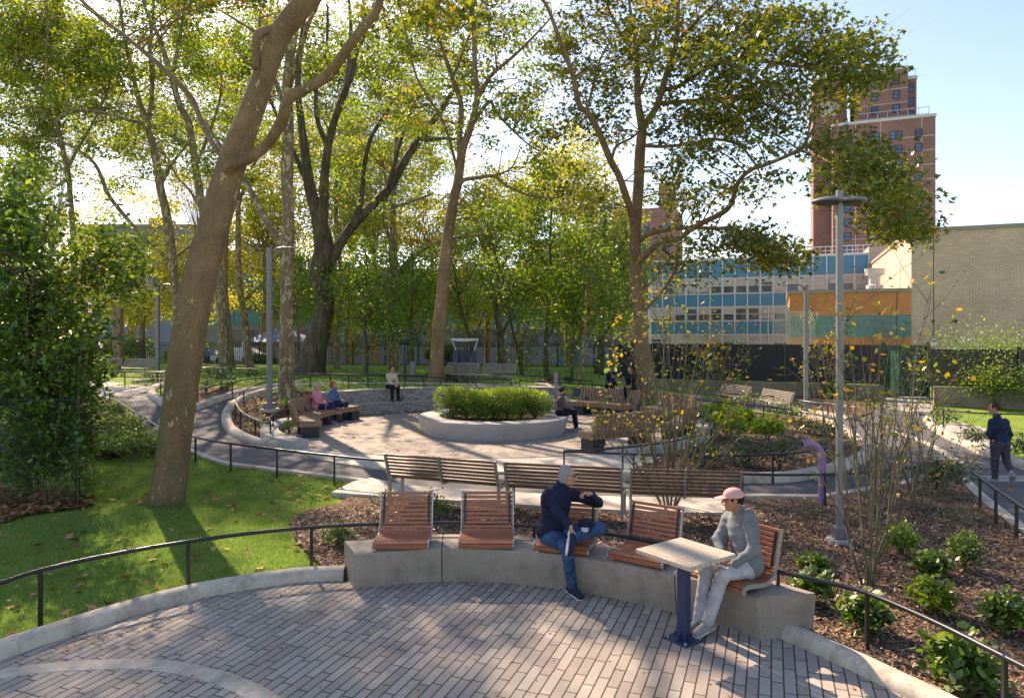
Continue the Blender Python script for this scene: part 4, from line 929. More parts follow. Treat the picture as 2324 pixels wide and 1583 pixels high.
    for z0, z1 in ((8.6, 11.2), (4.6, 6.2)):
        m = MB()
        for i in range(30): wb(m, -45.5+i*1.7, -45.5+i*1.7+1.55, z0, z1, -.04, .02)
        m.build('panel_band', 'teal', t)
    for z0, z1 in ((6.4, 8.4), (2.0, 4.0)):
        for i in range(0, 30, 1):
            m = wb(MB(), -45.5+i*1.7, -45.5+i*1.7+1.55, z0, z1, -.03, .02); m.build('window', 'glass' if (i*7) % 3 else 'skyglass', t)
    for x in (-17, -2.2, 3.5): wb(MB(), x, x+2.4, -1.5, 1.3, -.06, .0).build('door', 'bluedoor', t)
    # red brick tower
    D = 129.0; C = Vector((961*D/FF, D, 0)); t = thing('brick_tower', 'tall red brick apartment tower rising behind the tan building', 'building', C)
    zt1, zt2 = 44.8, 55.2
    bl = [(-17.6, 0, zt1, 0, 18, 0), (-13.2, -4.2, zt2, 2.2, 16, 1), (-4.2, -2.4, zt2-1.4, 4.5, 16, 0), (-20.9, -14.6, zt2+1.2, 6, 20, 0)]
    m = MB(); tr = MB()
    for a, b, z, d0, d1, k in bl: fbox(m, C, a, b, -1, z, d0, d1); fbox(tr, C, a-.15, b+.15, z, z+.55, d0-.15, d1)
    m.build('wall', 'redbrick', t); tr.build('coping', 'trim', t)
    tr = MB()
    for k in range(1, 16):
        z = zt1-1.45-k*2.72+.6
        if z > 2: fbox(tr, C, -17.6, 0, z, z+.1, -.03, .01)
    for x in (-13.6, -9.3, -2.3): fbox(tr, C, x, x+.1, 2, zt1, -.028, .01)
    for k in range(3): z = zt2-1.0-k*2.72; fbox(tr, C, -13.2, -4.2, z, z+.1, 2.17, 2.2)
    tr.build('floor_line', 'trim', t)
    def tw(a, z, w, d, fr='black'):
        g = MB(); fbox(g, C, a, a+w, z, z+1.6, d-.08, d); f = g.build('window', 'black', t)
        g = MB(); n = 2 if w > 1.5 else 1
        for i in range(n):
            ww = (w-.16*(n+1))/n; x = a+.16+i*(ww+.16); fbox(g, C, x, x+ww, z+.85, z+1.45, d-.1, d-.08); fbox(g, C, x, x+ww, z+.12, z+.72, d-.1, d-.08)
        q = g.build('pane', 'skyglass', None); q.parent = f
    for k in range(12):
        z = zt1-3.7-k*2.72
        for a, w in ((-3.9-.0, 1.2), (-8.6, 2.2), (-12.4, 2.2), (-16.6, 1.4)): tw(a+.9 if a < -5 else a+.5, z, w, 0)
    for k in range(3):
        z = zt2-2.9-k*2.72; tw(-6.8, z, 1.2, 2.2); tw(-10.6, z, 1.2, 2.2); tw(-3.9, z-1.0, 1.1, 4.5)
    def rail(a, b, d, z):
        m = MB(); n = max(1, int((b-a)/1.6))
        for i in range(n+1): x = a+(b-a)*i/n; fbox(m, C, x, x+.09, z, z+1.6, d, d+.09)
        fbox(m, C, a, b, z+1.5, z+1.6, d, d+.09); fbox(m, C, a, b, z+.3, z+.38, d, d+.09); m.build('roof_railing', 'alu', t)
    rail(-13.2, -1, .6, zt1+.55); rail(-8, -4.4, 2.8, zt2+.55); rail(-4.1, -2.5, 5, zt2-.85)
    # balcony recess
    m = MB(); fbox(m, C, -19.6, -16.2, zt2-6.5, zt2-3.5, 5.9, 6.02); m.build('balcony_opening', 'blind', t)
    # mid red block behind trees
    o = Vector((24, 140, 0)); o = P(1390, 600, 140); o.z = 0; t = thing('brick_block', 'dull red brick apartment block behind the right-hand tree', 'building', o)
    m = MB(); fbox(m, o, 0, 12.5, -1, 29, 0, 12); fbox(m, o, 9.2, 12.2, 29, 34, 1, 4); m.build('wall', 'redbrick', t)
    for k in range(5):
        for x in (2, 6, 10): m = MB(); fbox(m, o, x, x+1.5, 8+k*4, 9.8+k*4, -.05, 0); m.build('window', 'skyglass', t)
    o = P(1330, 600, 150); o.z = 0; t = thing('brick_block', 'second red brick block mostly hidden by yellow foliage', 'building', o)
    m = MB(); fbox(m, o, -12, 9, -1, 25, 0, 12); m.build('wall', 'redbrick', t)
    for k in range(4):
        for x in (-9, -5, -1, 3, 6): m = MB(); fbox(m, o, x, x+1.5, 8+k*4, 9.8+k*4, -.05, 0); m.build('window', 'skyglass', t)
    # grey blocks at left
    for u0, u1, vt, Y, lab in ((165, 430, 515, 110, 'grey blue apartment block behind the left trees'), (395, 640, 572, 120, 'lower grey blue block behind the leaning trunk')):
        a = P(u0, vt, Y); b = P(u1, vt, Y); t = thing('apartment_block', lab, 'building', ((a.x+b.x)/2, Y+6, 0)); H = a.z
        MB().box(((a.x+b.x)/2, Y+6, H/2-1), (b.x-a.x, 12, H+2)).build('wall', 'greybldg', t); MB().box(((a.x+b.x)/2, Y+6, H+.2), (b.x-a.x+.6, 12.6, .4)).build('coping', 'coping', t)
        MB().box(((a.x+b.x)/2+2, Y+6, H+1.2), (3, 3, 2)).build('roof_hut', 'greybldg', t)
        for k in range(4):
            for i in range(6): x = a.x+1.5+i*(b.x-a.x-3)/6; MB().box((x+1, Y-.02, H-3-k*3.4), (1.6, .08, 1.7)).build('window', 'skyglass', t)
    # tent roof, cars, pergola
    c = P(640, 775, 62); t = thing('marquee', 'pale blue pointed marquee roof beyond the iron fence', 'tent', (c.x, c.y, 0))
    zz = c.z; m = MB(); w = 2.6; m.add([(c.x-w, c.y-w, zz), (c.x+w, c.y-w, zz), (c.x+w, c.y+w, zz), (c.x-w, c.y+w, zz), (c.x, c.y, zz+1.5)], [(0, 1, 4), (1, 2, 4), (2, 3, 4), (3, 0, 4)]); m.build('roof', 'tent', t)
    for sx in (-1, 1):
        for sy in (-1, 1): MB().tube([(c.x+sx*w, c.y+sy*w, -1), (c.x+sx*w, c.y+sy*w, zz)], .05, 6).build('pole', 'white', t)
    def car(u, v, Y, mat, label, L=4.4):
        p = P(u, v, Y); z = p.z; t = thing('parked_car', label, 'car', p, group='cars beyond the iron fence'); rows = []
        side = [(-L/2, .35), (-L/2+.05, .75), (-L/2+.9, .9), (-L/2+1.5, 1.38), (L/2-1.4, 1.42), (L/2-.5, .98), (L/2-.02, .85), (L/2, .35)]
        m = MB()
        for y, k in ((-.85, 0), (-.78, 1), (.78, 1), (.85, 0)): rows.append([(p.x+a*(1 if k else .99), p.y+y, z+b*(1 if k or b < 1 else .8)) for a, b in side])
        m.strip(rows, caps=True); m.add([rows[i][0] for i in range(4)]+[rows[i][-1] for i in range(4)], [(0, 1, 5, 4)]); m.build('body', mat, t)
        MB().add([(p.x-L/2+1.2, p.y-.82, z+.95), (p.x+L/2-1.0, p.y-.82, z+.97), (p.x+L/2-1.5, p.y-.79, z+1.33), (p.x-L/2+1.6, p.y-.79, z+1.3)], [(0, 1, 2, 3)]).build('window', 'glass', t)
        for x in (-L/2+.8, L/2-.8): MB().tube([(p.x+x, p.y-.9, z+.33), (p.x+x, p.y-.65, z+.33)], .33, 14).build('wheel', 'black', t)
    car(545, 826, 58, 'white', 'white parked car beyond the fence, right of the leaning trunk'); car(445, 824, 60, 'greybldg', 'grey parked car beyond the fence, mostly behind the leaning trunk')
    car(55, 808, 58, 'black', 'dark parked car beyond the fence at far left'); car(190, 812, 60, 'tent', 'pale blue parked car beyond the fence, behind the left foliage')
    p = P(100, 893, 24); z0 = T(p.x, p.y); t = thing('timber_pergola', 'orange timber post and beam frame behind the left foliage', 'pergola', (p.x, p.y, z0))
    zt = CZ-(738-HV)*24/FF
    MB().box((p.x, 24, (z0+zt)/2), (.34, .34, zt-z0), bev=.02).build('post', 'postwood', t); MB().box((p.x-2.4, 24, zt-.14), (5.4, .2, .26), bev=.02).build('beam', 'postwood', t)
    MB().box((p.x-5, 24, (z0+zt)/2), (.34, .34, zt-z0), bev=.02).build('post', 'postwood', t)
    p = P(268, 830, 42); t = thing('timber_post', 'weathered timber post beside the far left benches', 'post', (p.x, p.y, T(p.x, p.y))); MB().box((p.x, p.y, T(p.x, p.y)+1.9), (.5, .4, 3.8), bev=.03).build('post', 'timber', t)
    p = P(20, 800, 26); t = thing('playground_pipe', 'sloping purple playground pipe at the left edge', 'playground equipment', (p.x, p.y, T(p.x, p.y)))
    MB().tube([tuple(P(2, 782, 26)), tuple(P(42, 818, 26)), tuple(P(60, 880, 26))], .09, 8).build('pipe', 'purple', t)
# ---------------------------------------------------------------- plants
def blob(n, c, r, sq=1.0, shell=.35):
    d = NR.normal(size=(n, 3)); d /= np.linalg.norm(d, axis=1)[:, None]; k = (shell+(1-shell)*NR.random(n)**.6)[:, None]; p = d*k*np.array(r)
    return p+np.array(c)
def shrub(px, w, h, label, mat='lf_shrub', n=420, s=.055, tpl='oval', stems=5, group=None, name='shrub', cat='shrub', loose=0., bark='bark_thin', base=None, lumps=6, lo=.0, full=False):
    g = G(*px, .03) if base is None else Vector(base); m = FF/g.y; W = w/m; H = h/m
    t = thing(name, label, cat, g, group=group)
    P_ = []; st = MB()
    for k in range(lumps):
        a = 2.4*k+R.random(); rr = (W/2)*(.5 if k else 0); cz = H*(.72 if k == 0 else (R.uniform(.2, .74) if full else R.uniform(.38+lo, .62+lo*.5))); cz = max(cz, .0) if k else cz; c = (g.x+rr*math.cos(a), g.y+rr*math.sin(a)*.9, g.z+cz)
        rad_ = (W*R.uniform(.24, .32), W*R.uniform(.24, .32), H*R.uniform(.26, .34)*(1-lo*.6))
        P_.append(blob(n//lumps, c, rad_, shell=.45 if not loose else .05))
        st.tube(catmull([(g.x+R.uniform(-.03, .03), g.y+R.uniform(-.03, .03), g.z-.05), (g.x+(c[0]-g.x)*.35, g.y+(c[1]-g.y)*.35, g.z+H*.3), c], 3), [.012, .011, .01, .009, .008, .006, .004], 5)
        for _ in range(3):
            q = Vector(c)+Vector((R.uniform(-1, 1)*rad_[0], R.uniform(-1, 1)*rad_[1], R.uniform(0, 1.1)*rad_[2])); st.tube([c, tuple(q)], [.005, .002], 4)
    C = np.vstack(P_); C = C[C[:, 2] > g.z+.02]
    if loose: C = C+NR.normal(size=C.shape)*W*loose
    st.build('stems', bark, t, smooth=True)
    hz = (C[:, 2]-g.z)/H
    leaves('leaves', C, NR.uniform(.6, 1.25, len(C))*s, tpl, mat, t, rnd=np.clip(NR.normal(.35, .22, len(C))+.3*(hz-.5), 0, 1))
    return t
SHRUBS = [
 ((2045, 1262), 96, 88, 'bright rounded shrub right of the big lamp post', 'lf_spirea', 900, .05, 'oval'),
 ((2188, 1300), 92, 108, 'dark shrub on a bare stem near the right edge, behind the pale-leaved shrub', 'lf_shrub', 600, .06, 'oval'),
 ((2112, 1308), 92, 60, 'low dark shrub just behind the brightest leafy shrub', 'lf_shrub', 420, .085, 'oval'),
 ((1846, 1300), 84, 46, 'low shrub beside the end of the precast seat, partly behind its neighbour', 'lf_shrub', 380, .07, 'oval'),
 ((1838, 1376), 96, 88, 'leafy shrub right against the end of the precast seat', 'lf_shrub', 520, .085, 'oval'),
 ((1963, 1440), 124, 102, 'leafy shrub behind the handrail post in the right bed', 'lf_shrub', 560, .09, 'oval'),
 ((2112, 1396), 108, 92, 'brightest pale-leaved shrub in the middle of the right bed', 'lf_spirea', 560, .08, 'oval'),
 ((2282, 1442), 116, 108, 'leafy green shrub at the right edge of the frame', 'lf_shrub', 620, .085, 'oval'),
 ((2186, 1572), 170, 150, 'large-leaved dark shrub nearest the camera, under the handrail', 'lf_shrub', 560, .105, 'oval'),
 ((2185, 1196), 96, 56, 'sparse low shrub near the wedge of the right bed', 'lf_shrub', 200, .05, 'long'),
 ((1832, 1198), 100, 74, 'nearly bare twiggy shrub beside the purple pipe', 'lf_sparse', 60, .05, 'oval'),
 ((2140, 1122), 150, 92, 'dense dark laurel in the tip of the wedge bed', 'lf_laurel', 1500, .1, 'long'),
 ((768, 1240), 84, 62, 'small leafy shrub left of the precast seat, behind the handrail', 'lf_shrub', 320, .06, 'oval'),
 ((990, 1184), 82, 80, 'reddish green shrub between the two leftmost red chairs', 'lf_shrub', 480, .05, 'oval'),
 ((872, 1170), 100, 72, 'thin leggy shrub behind the leftmost red chair', 'lf_shrub', 170, .045, 'oval'),
]
def shrubs():
    for px, w, h, lab, mat, n, s, tpl in SHRUBS: shrub(px, w, h, lab, mat, n, s, tpl, group='shrubs in the mulch bed round the precast seat', loose=.05 if mat == 'lf_shrub' else .02)
    g = 'dark laurels along the paths'
    for px, w, h, lab in (((503, 884), 74, 54, 'largest laurel right of the leaning trunk'), ((468, 893), 44, 38, 'laurel half hidden behind the leaning trunk'), ((346, 868), 52, 34, 'laurel left of the leaning trunk below the far lamp'), ((566, 857), 40, 22, 'distant low laurel behind the curved railing, right of the leaning trunk'), ((480, 858), 50, 30, 'laurel behind the largest laurel at the trunk'),
                         ((976, 868), 30, 30, 'small laurel left of the trunk behind the wall'), ((1060, 872), 50, 30, 'laurel in front of the exercise frame'), ((1022, 868), 34, 24, 'laurel right of the trunk behind the wall'), ((1246, 868), 36, 20, 'distant laurel in front of the curled rail at centre'), ((1290, 870), 26, 18, 'tiny distant laurel beyond the purple pipe'),
                         ((1360, 858), 40, 36, 'dark laurel beyond the two men'), ((1640, 915), 60, 30, 'laurel left of the pair of silvered benches'), ((1700, 935), 84, 50, 'laurel in front of the left silvered bench'), ((1762, 950), 80, 48, 'laurel in front of the right silvered bench'), ((1805, 962), 80, 54, 'laurel just left of the far lamp foot'), ((1836, 985), 80, 50, 'laurel right of the far lamp foot'), ((1880, 1012), 100, 64, 'large laurel behind the big lamp post'),
                         ((1690, 1060), 100, 72, 'laurel behind the right end of the bench row'), ((1770, 1068), 110, 80, 'dense laurel left of the purple pipe'), ((1600, 1058), 90, 60, 'laurel behind the bare multi-stemmed shrub'), ((2080+70, 950+10), 60, 40, 'laurel beyond the path at right'), ((2215, 1010), 70, 44, 'laurel left of the walking man'), ((2330, 1040), 90, 60, 'laurel right of the walking man')):
        shrub(px, w, h, lab, 'lf_laurel', 900 if w > 60 else 450, .1, 'long', group=g)
    g = 'lime green hydrangeas'
    for px, w, h, lab in (((1650, 1000), 100, 84, 'lime green large-leaved shrub nearest the plaza railing'), ((1742, 1006), 88, 70, 'lime green large-leaved shrub in the middle of the right bed'), ((1640, 950), 80, 50, 'lime green shrub behind the nearest lime green one'), ((1690, 965), 50, 40, 'thin green shrub between the lime ones and the laurels')):
        shrub(px, w, h, lab, 'lf_lime', 420, .14, 'lobe6', group=g)
    g = 'low plants in the left bed'
    for px, w, h, lab in (((657, 985), 56, 40, 'bright ivy mound below the hooked railing end'), ((700, 962), 52, 30, 'bright low plant left of the timber benches'), ((640, 1008), 66, 24, 'grassy clump at the kerb beside the left timber bench'), ((655, 925), 50, 24, 'trailing green plant left of the left lamp base'), ((605, 930), 30, 20, 'small plant under the hooked railing')):
        shrub(px, w, h, lab, 'lf_lime', 240, .06, 'oval', group=g)
    g = 'loose shrubs along the black fence'
    for px, w, h, lab, mt in (((1660, 872), 130, 110, 'loose greenish yellow shrub in front of the black fence, left'), ((1860, 890), 120, 120, 'loose shrub in front of the black fence behind the far lamp'), ((1900, 905), 60, 40, 'low olive shrub at the foot of the tan wall'), ((2230, 915), 150, 190, 'tall light green shrub in front of the right fence'), ((2310, 915), 120, 150, 'yellow green shrub at the right edge in front of the fence'), ((2190, 925), 90, 100, 'loose light shrub left of the walking man'), ((2290, 880), 70, 160, 'pale yellow shrub tops against the right fence')) and [(a, b, c, d, 'lf_green') for a, b, c, d in (((1660, 872), 130, 110, 'loose greenish yellow shrub in front of the black fence, left'), ((1860, 890), 120, 120, 'loose shrub in front of the black fence behind the far lamp'), ((1900, 905), 60, 40, 'low olive shrub at the foot of the tan wall'), ((2215, 916), 260, 210, 'tall light green shrub in front of the right fence'), ((2320, 918), 240, 200, 'yellow green shrub at the right edge in front of the fence'), ((2262, 926), 170, 120, 'loose light shrub just above the head of the walking man'))]:
        shrub(px, w, h, lab, mt, 1300 if w < 150 else 3400, .1, 'oval', group=g, loose=.06, lumps=9 if w < 150 else 14)
    g = 'ornamental grass tufts by the left path'
    for px, s_, lab in (((235, 1030), 1.0, 'pale ornamental grass tuft nearest the fence post'), ((300, 1032), 1.0, 'pale ornamental grass tuft beside the leaning trunk'), ((262, 985), 1.0, 'pale ornamental grass tuft beside the left railing'), ((215, 975), .9, 'pale ornamental grass tuft behind the vines'), ((335, 1018), .8, 'small grass tuft touching the leaning trunk'), ((245, 940), .8, 'farthest grass tuft by the left railing')):
        p = G(*px, .03); t = thing('grass_tuft', lab, 'grass tuft', p, group=g); n = 1500
        a = NR.uniform(0, 6.28, n); r = NR.random(n)*.22; C = np.column_stack([p.x+r*np.cos(a), p.y+r*np.sin(a), np.full(n, p.z)]); ax_ = np.column_stack([np.cos(a)*NR.uniform(.2, 1, n), np.sin(a)*NR.uniform(.2, 1, n), NR.uniform(.5, 1.2, n)])
        o = leaves('blades', C, NR.uniform(.35, .75, n)*s_, 'blade', 'lf_tuft', t, axis=ax_)
        q = C+ax_/np.linalg.norm(ax_, axis=1)[:, None]*.45*s_; ax2 = ax_*np.array([1.6, 1.6, -.2]); leaves('tips', q, NR.uniform(.2, .4, n)*s_, 'blade', 'lf_tuft', t, axis=ax2)
def planter_bushes(c):
    labs = ['leftmost', 'second', 'third', 'middle', 'fifth', 'sixth', 'rightmost']
    for i, l in enumerate(labs):
        f = i/6*2-1; x = c.x+f*1.22; y = c.y-.35*math.cos(f*1.5)+(.3 if i % 2 else -.1); b = (x, y, c.z+.34)
        nm = ('leftmost', 'second from left', 'third from left', 'central', 'third from right', 'second from right', 'rightmost')[i]
        pxm = FF/y; h = R.uniform(.85, 1.02)
        t = shrub(None, 1.25*pxm, h*pxm, '%s fresh green bush filling the round granite planter' % nm, 'lf_spirea', 5200, .045, 'oval', base=b, lumps=16, full=True, group='bushes in the round planter')
        n = 260; P_ = blob(n, (x, y, c.z+.34+h*.86), (.5, .45, .1)); ax_ = NR.normal(size=(n, 3))*.25; ax_[:, 2] = 1
        leaves('new_shoots', P_, NR.uniform(.05, .13, n), 'long', 'lf_spirea', t, axis=ax_, rnd=NR.uniform(.6, 1, n))
def multistem(px, label, tips, leafn, mat='lf_sparse', ls=.07, r0=.018, group=None, subs=4, mains=6):
    g = G(*px, .0); m = FF/g.y; t = thing('multistem_shrub', label, 'shrub', g, group=group); st = MB(); C = []
    tips = sorted(tips, key=lambda q: q[0]); b0 = Vector((g.x, g.y, g.z-.05)); k = math.ceil(len(tips)/mains)
    for i0 in range(0, len(tips), k):
        grp = tips[i0:i0+k]; E = [P(u, v, g.y+yo) for u, v, yo in grp]; mean = sum(E, Vector())/len(E)
        b = b0+Vector(((mean.x-g.x)*.07+R.uniform(-.03, .03), R.uniform(-.09, .09), 0)); h = R.uniform(.16, .3)
        f = b.lerp(mean, h); f.x = b.x+(mean.x-b.x)*h*1.05; mid = b.lerp(f, .5)+Vector((R.uniform(-.03, .03), R.uniform(-.03, .03), .03)); r = r0*R.uniform(.85, 1.2)
        c = catmull([b, mid, f], 4); st.tube(c, [r*(1-.25*i/(len(c)-1)) for i in range(len(c))], 7)
        for e in E:
            s = Vector(c[R.choice((-1, -1, -2, -3))]); L0 = (e-s).length; k1 = s.lerp(e, .35)+Vector(((e.x-s.x)*.04+R.uniform(-.09, .09), R.uniform(-.1, .1), .08*L0)); k2 = s.lerp(e, .7)+Vector((R.uniform(-.08, .08), R.uniform(-.08, .08), R.uniform(-.03, .08)))
            cc = catmull([s, k1, k2, e], 4); n = len(cc); rr = r*R.uniform(.5, .7); st.tube(cc, [rr*(1-.85*i/(n-1)) for i in range(n)], 5)
            for _ in range(subs):
                i = R.randint(1, n-2); q = Vector(cc[i]); L = L0*R.uniform(.16, .42); d = (Vector(cc[i+1])-q).normalized()+Vector((R.uniform(-1, 1), R.uniform(-.9, .9), R.uniform(-.3, .6)))*.8; d.normalize()
                md = q+d*L*.5+Vector((R.uniform(-.05, .05), 0, .03)); e2 = q+d*L+Vector((R.uniform(-.08, .08), 0, R.uniform(-.04, .1)))
                st.tube(catmull([q, md, e2], 3), [rr*x for x in (.38, .34, .3, .26, .22, .17, .12)], 4)
                for _ in range(3):
                    a = md.lerp(e2, R.random()); bq = a+Vector((R.uniform(-1, 1), R.uniform(-1, 1), R.uniform(-.4, 1)))*L*.3; st.tube([a, bq], [rr*.16, rr*.08], 3); C.append(bq)
                C.append(e2)
            C += [e, k2, e]
    st.build('stems', 'bark_thin', t, smooth=True)
    C = np.array([list(c) for c in C]); idx = NR.integers(0, len(C), leafn); Q = C[idx]+NR.normal(size=(leafn, 3))*.055
    leaves('leaves', Q, NR.uniform(.6, 1.2, leafn)*ls, 'oval', mat, t, droop=.4)
def bigshrubs():
    fan = lambda u0, u1, v0, v1, n, yy=.5: [(u0+(u1-u0)*(i+.5)/n+R.uniform(-12, 12), v0+(v1-v0)*abs(2*(i+.5)/n-1)**1.6+R.uniform(-30, 60), R.uniform(-yy, yy)) for i in range(n)]
    g = 'tall multi-stemmed shrubs in the mulch beds'
    multistem((1522, 1160), 'tall bare-stemmed shrub with small yellow leaves behind the empty red chair', fan(1340, 1700, 670, 930, 30, .9), 900, ls=.085, r0=.028, group=g)
    multistem((1965, 1334), 'tall multi-stemmed shrub in front of the big lamp post, at right', fan(1800, 2150, 660, 930, 17, .6)+[(1990, 620, .2), (2035, 760, 0), (2112, 655, 0), (1900, 700, .3)], 280, ls=.085, r0=.0175, group=g)
    multistem((2080, 1162), 'twiggy pale shrub in the wedge bed behind the right lamp post shrub', fan(1930, 2240, 850, 1010, 26, .7), 330, ls=.08, r0=.016, group=g, subs=8)
    multistem((1975, 1150), 'twiggy shrub left of the wedge, behind the big lamp post', fan(1880, 2080, 880, 1000, 16, .5), 160, ls=.07, r0=.015, group=g, subs=7)
    # mossy near stems: sprigs with bigger leaves on top
    multistem((1640, 905), 'loose shrub with orange leaves in front of the black fence', fan(1540, 1720, 740, 840, 18, .8), 900, ls=.12, r0=.03, group=g)
    multistem((1880, 905), 'loose tall shrub in front of the black fence behind the big lamp post', fan(1790, 1960, 720, 840, 18, .8), 700, ls=.12, r0=.03, group=g)
# ---------------------------------------------------------------- trees
def tree(name, label, base, limbs, bark, leafm, zones, Y=None, leafs=.15, per=80, cr=.62, tpl='quad', group=None, flare=1.5, spread=3.0, seed=1, squash=.55, wk=1.0, cat='tree', segs=12, twig=True, rmean=.4, rsd=.25, bias=.75):
    rr = random.Random(seed)
    if Y is None: g = G(*base); Y = g.y
    else: g = P(base[0], base[1], Y)
    m = FF/Y; t = thing(name, label, cat, g, group=group)
    tb = MB(); skel = []
    for li, L in enumerate(limbs):
        dy = 0
        if isinstance(L, tuple): L, dy = L
        pts = []
        for i, (u, v, w) in enumerate(L):
            f = i/(len(L)-1); p = P(u, v, Y+dy*f); s = (Y+dy*f)/Y*wk*.94*Y/math.hypot(p.x, Y); pts.append((p.x, p.y+math.sin(i*1.7+li)*.12*(1 if i else 0)*(li > 0), p.z, w/2/m*s))
        if li == 0: pts[0] = (pts[0][0], pts[0][1], pts[0][2], pts[0][3]*1.0)
        c = catmull(pts, 4); n = len(c); ph = rr.uniform(0, 6)
        def lob(i, th, n=n, li=li, ph=ph):
            k = max(0, 1-i/8) if li == 0 else 0
            return 1+.05*math.sin(2*th+ph+i*.13)+.035*math.sin(3*th-i*.2+ph)+k*.12*math.sin(5*th+ph)*flare
        tb.tube([q[:3] for q in c], [max(.012, q[3]) for q in c], segs if li == 0 else 9, lob=lob)
        for i, q in enumerate(c):
            if li > 0 or i > n*.35: skel.append((Vector(q[:3]), q[3]))
    sk = np.array([list(a) for a, _ in skel]); sr = np.array([b for _, b in skel]); C = []; cen = []
    den = {75: 1.5, 76: 1.7, 77: 1.6, 12: .8, 13: .26, 14: .6, 17: .72, 18: .72, 61: .72, 19: 1.4, 22: 1.1, 20: 1.1, 15: .72, 16: .68}.get(seed, 1)
    for z in zones:
        u0, v0, ru, rv, n = z[:5]; n = int(n*den) if v0 > -55 else int(n*.55); dy = z[5] if len(z) > 5 else 0
        for _ in range(n):
            a = rr.uniform(0, 6.283); k = math.sqrt(rr.random()); u = u0+ru*k*math.cos(a); v = v0+rv*k*math.sin(a)
            gz = rr.gauss(0, spread); cen.append(P(u, v, Y+dy+(abs(gz)+.3 if rr.random() < bias else gz)))
    tw = MB()
    for c in cen:
        cc = np.array(list(c)); pen = np.linalg.norm(sk-cc, axis=1)+np.maximum(0, sk[:, 2]-cc[2])*.8; j = int(np.argmin(pen)); s = Vector(sk[j]); d = c-s; L = d.length
        if L > 2.6*cr/.6: far_ = True
        else: far_ = False
        if twig and L > .3:
            mid = s+d*.5+Vector((rr.uniform(-.12, .12)*L, rr.uniform(-.12, .12)*L, .12*L)); r1 = min(sr[j]*.55, .010+.010*L) if not far_ else .013
            tw.tube(catmull([s, mid, c], 3), [r1, r1*.9, r1*.8, r1*.65, r1*.5, r1*.4, r1*.25], 4, False)
            for _ in range(3):
                e = c+Vector((rr.gauss(0, 1), rr.gauss(0, 1), rr.gauss(0, .5)))*cr*.7; b = s.lerp(c, .75); tw.tube([b, e], [r1*.3, r1*.1], 3, False)
    if tw.v: tb.v_off = 0; tb.add(tw.v, tw.f)
    tb.build('trunk', bark, t, smooth=True, fix=False)
    if cen:
        cen = np.array([list(c) for c in cen]); N = len(cen)*per; idx = np.repeat(np.arange(len(cen)), per)
        size = NR.uniform(.6, 1.3, len(cen))[idx]; off = NR.normal(size=(N, 3)); off /= np.linalg.norm(off, axis=1)[:, None]; off *= (NR.random(N)**.45)[:, None]*np.array([cr*1.25, cr*1.25, cr*squash*1.25])*size[:, None]
        tone = NR.normal(rmean, rsd*.55, len(cen))[idx]+NR.normal(0, rsd*.8, N)
        leaves('crown', cen[idx]+off, NR.uniform(.55, 1.2, N)*leafs, tpl, leafm, t, up=.5, droop=.8, rnd=tone)
    return t
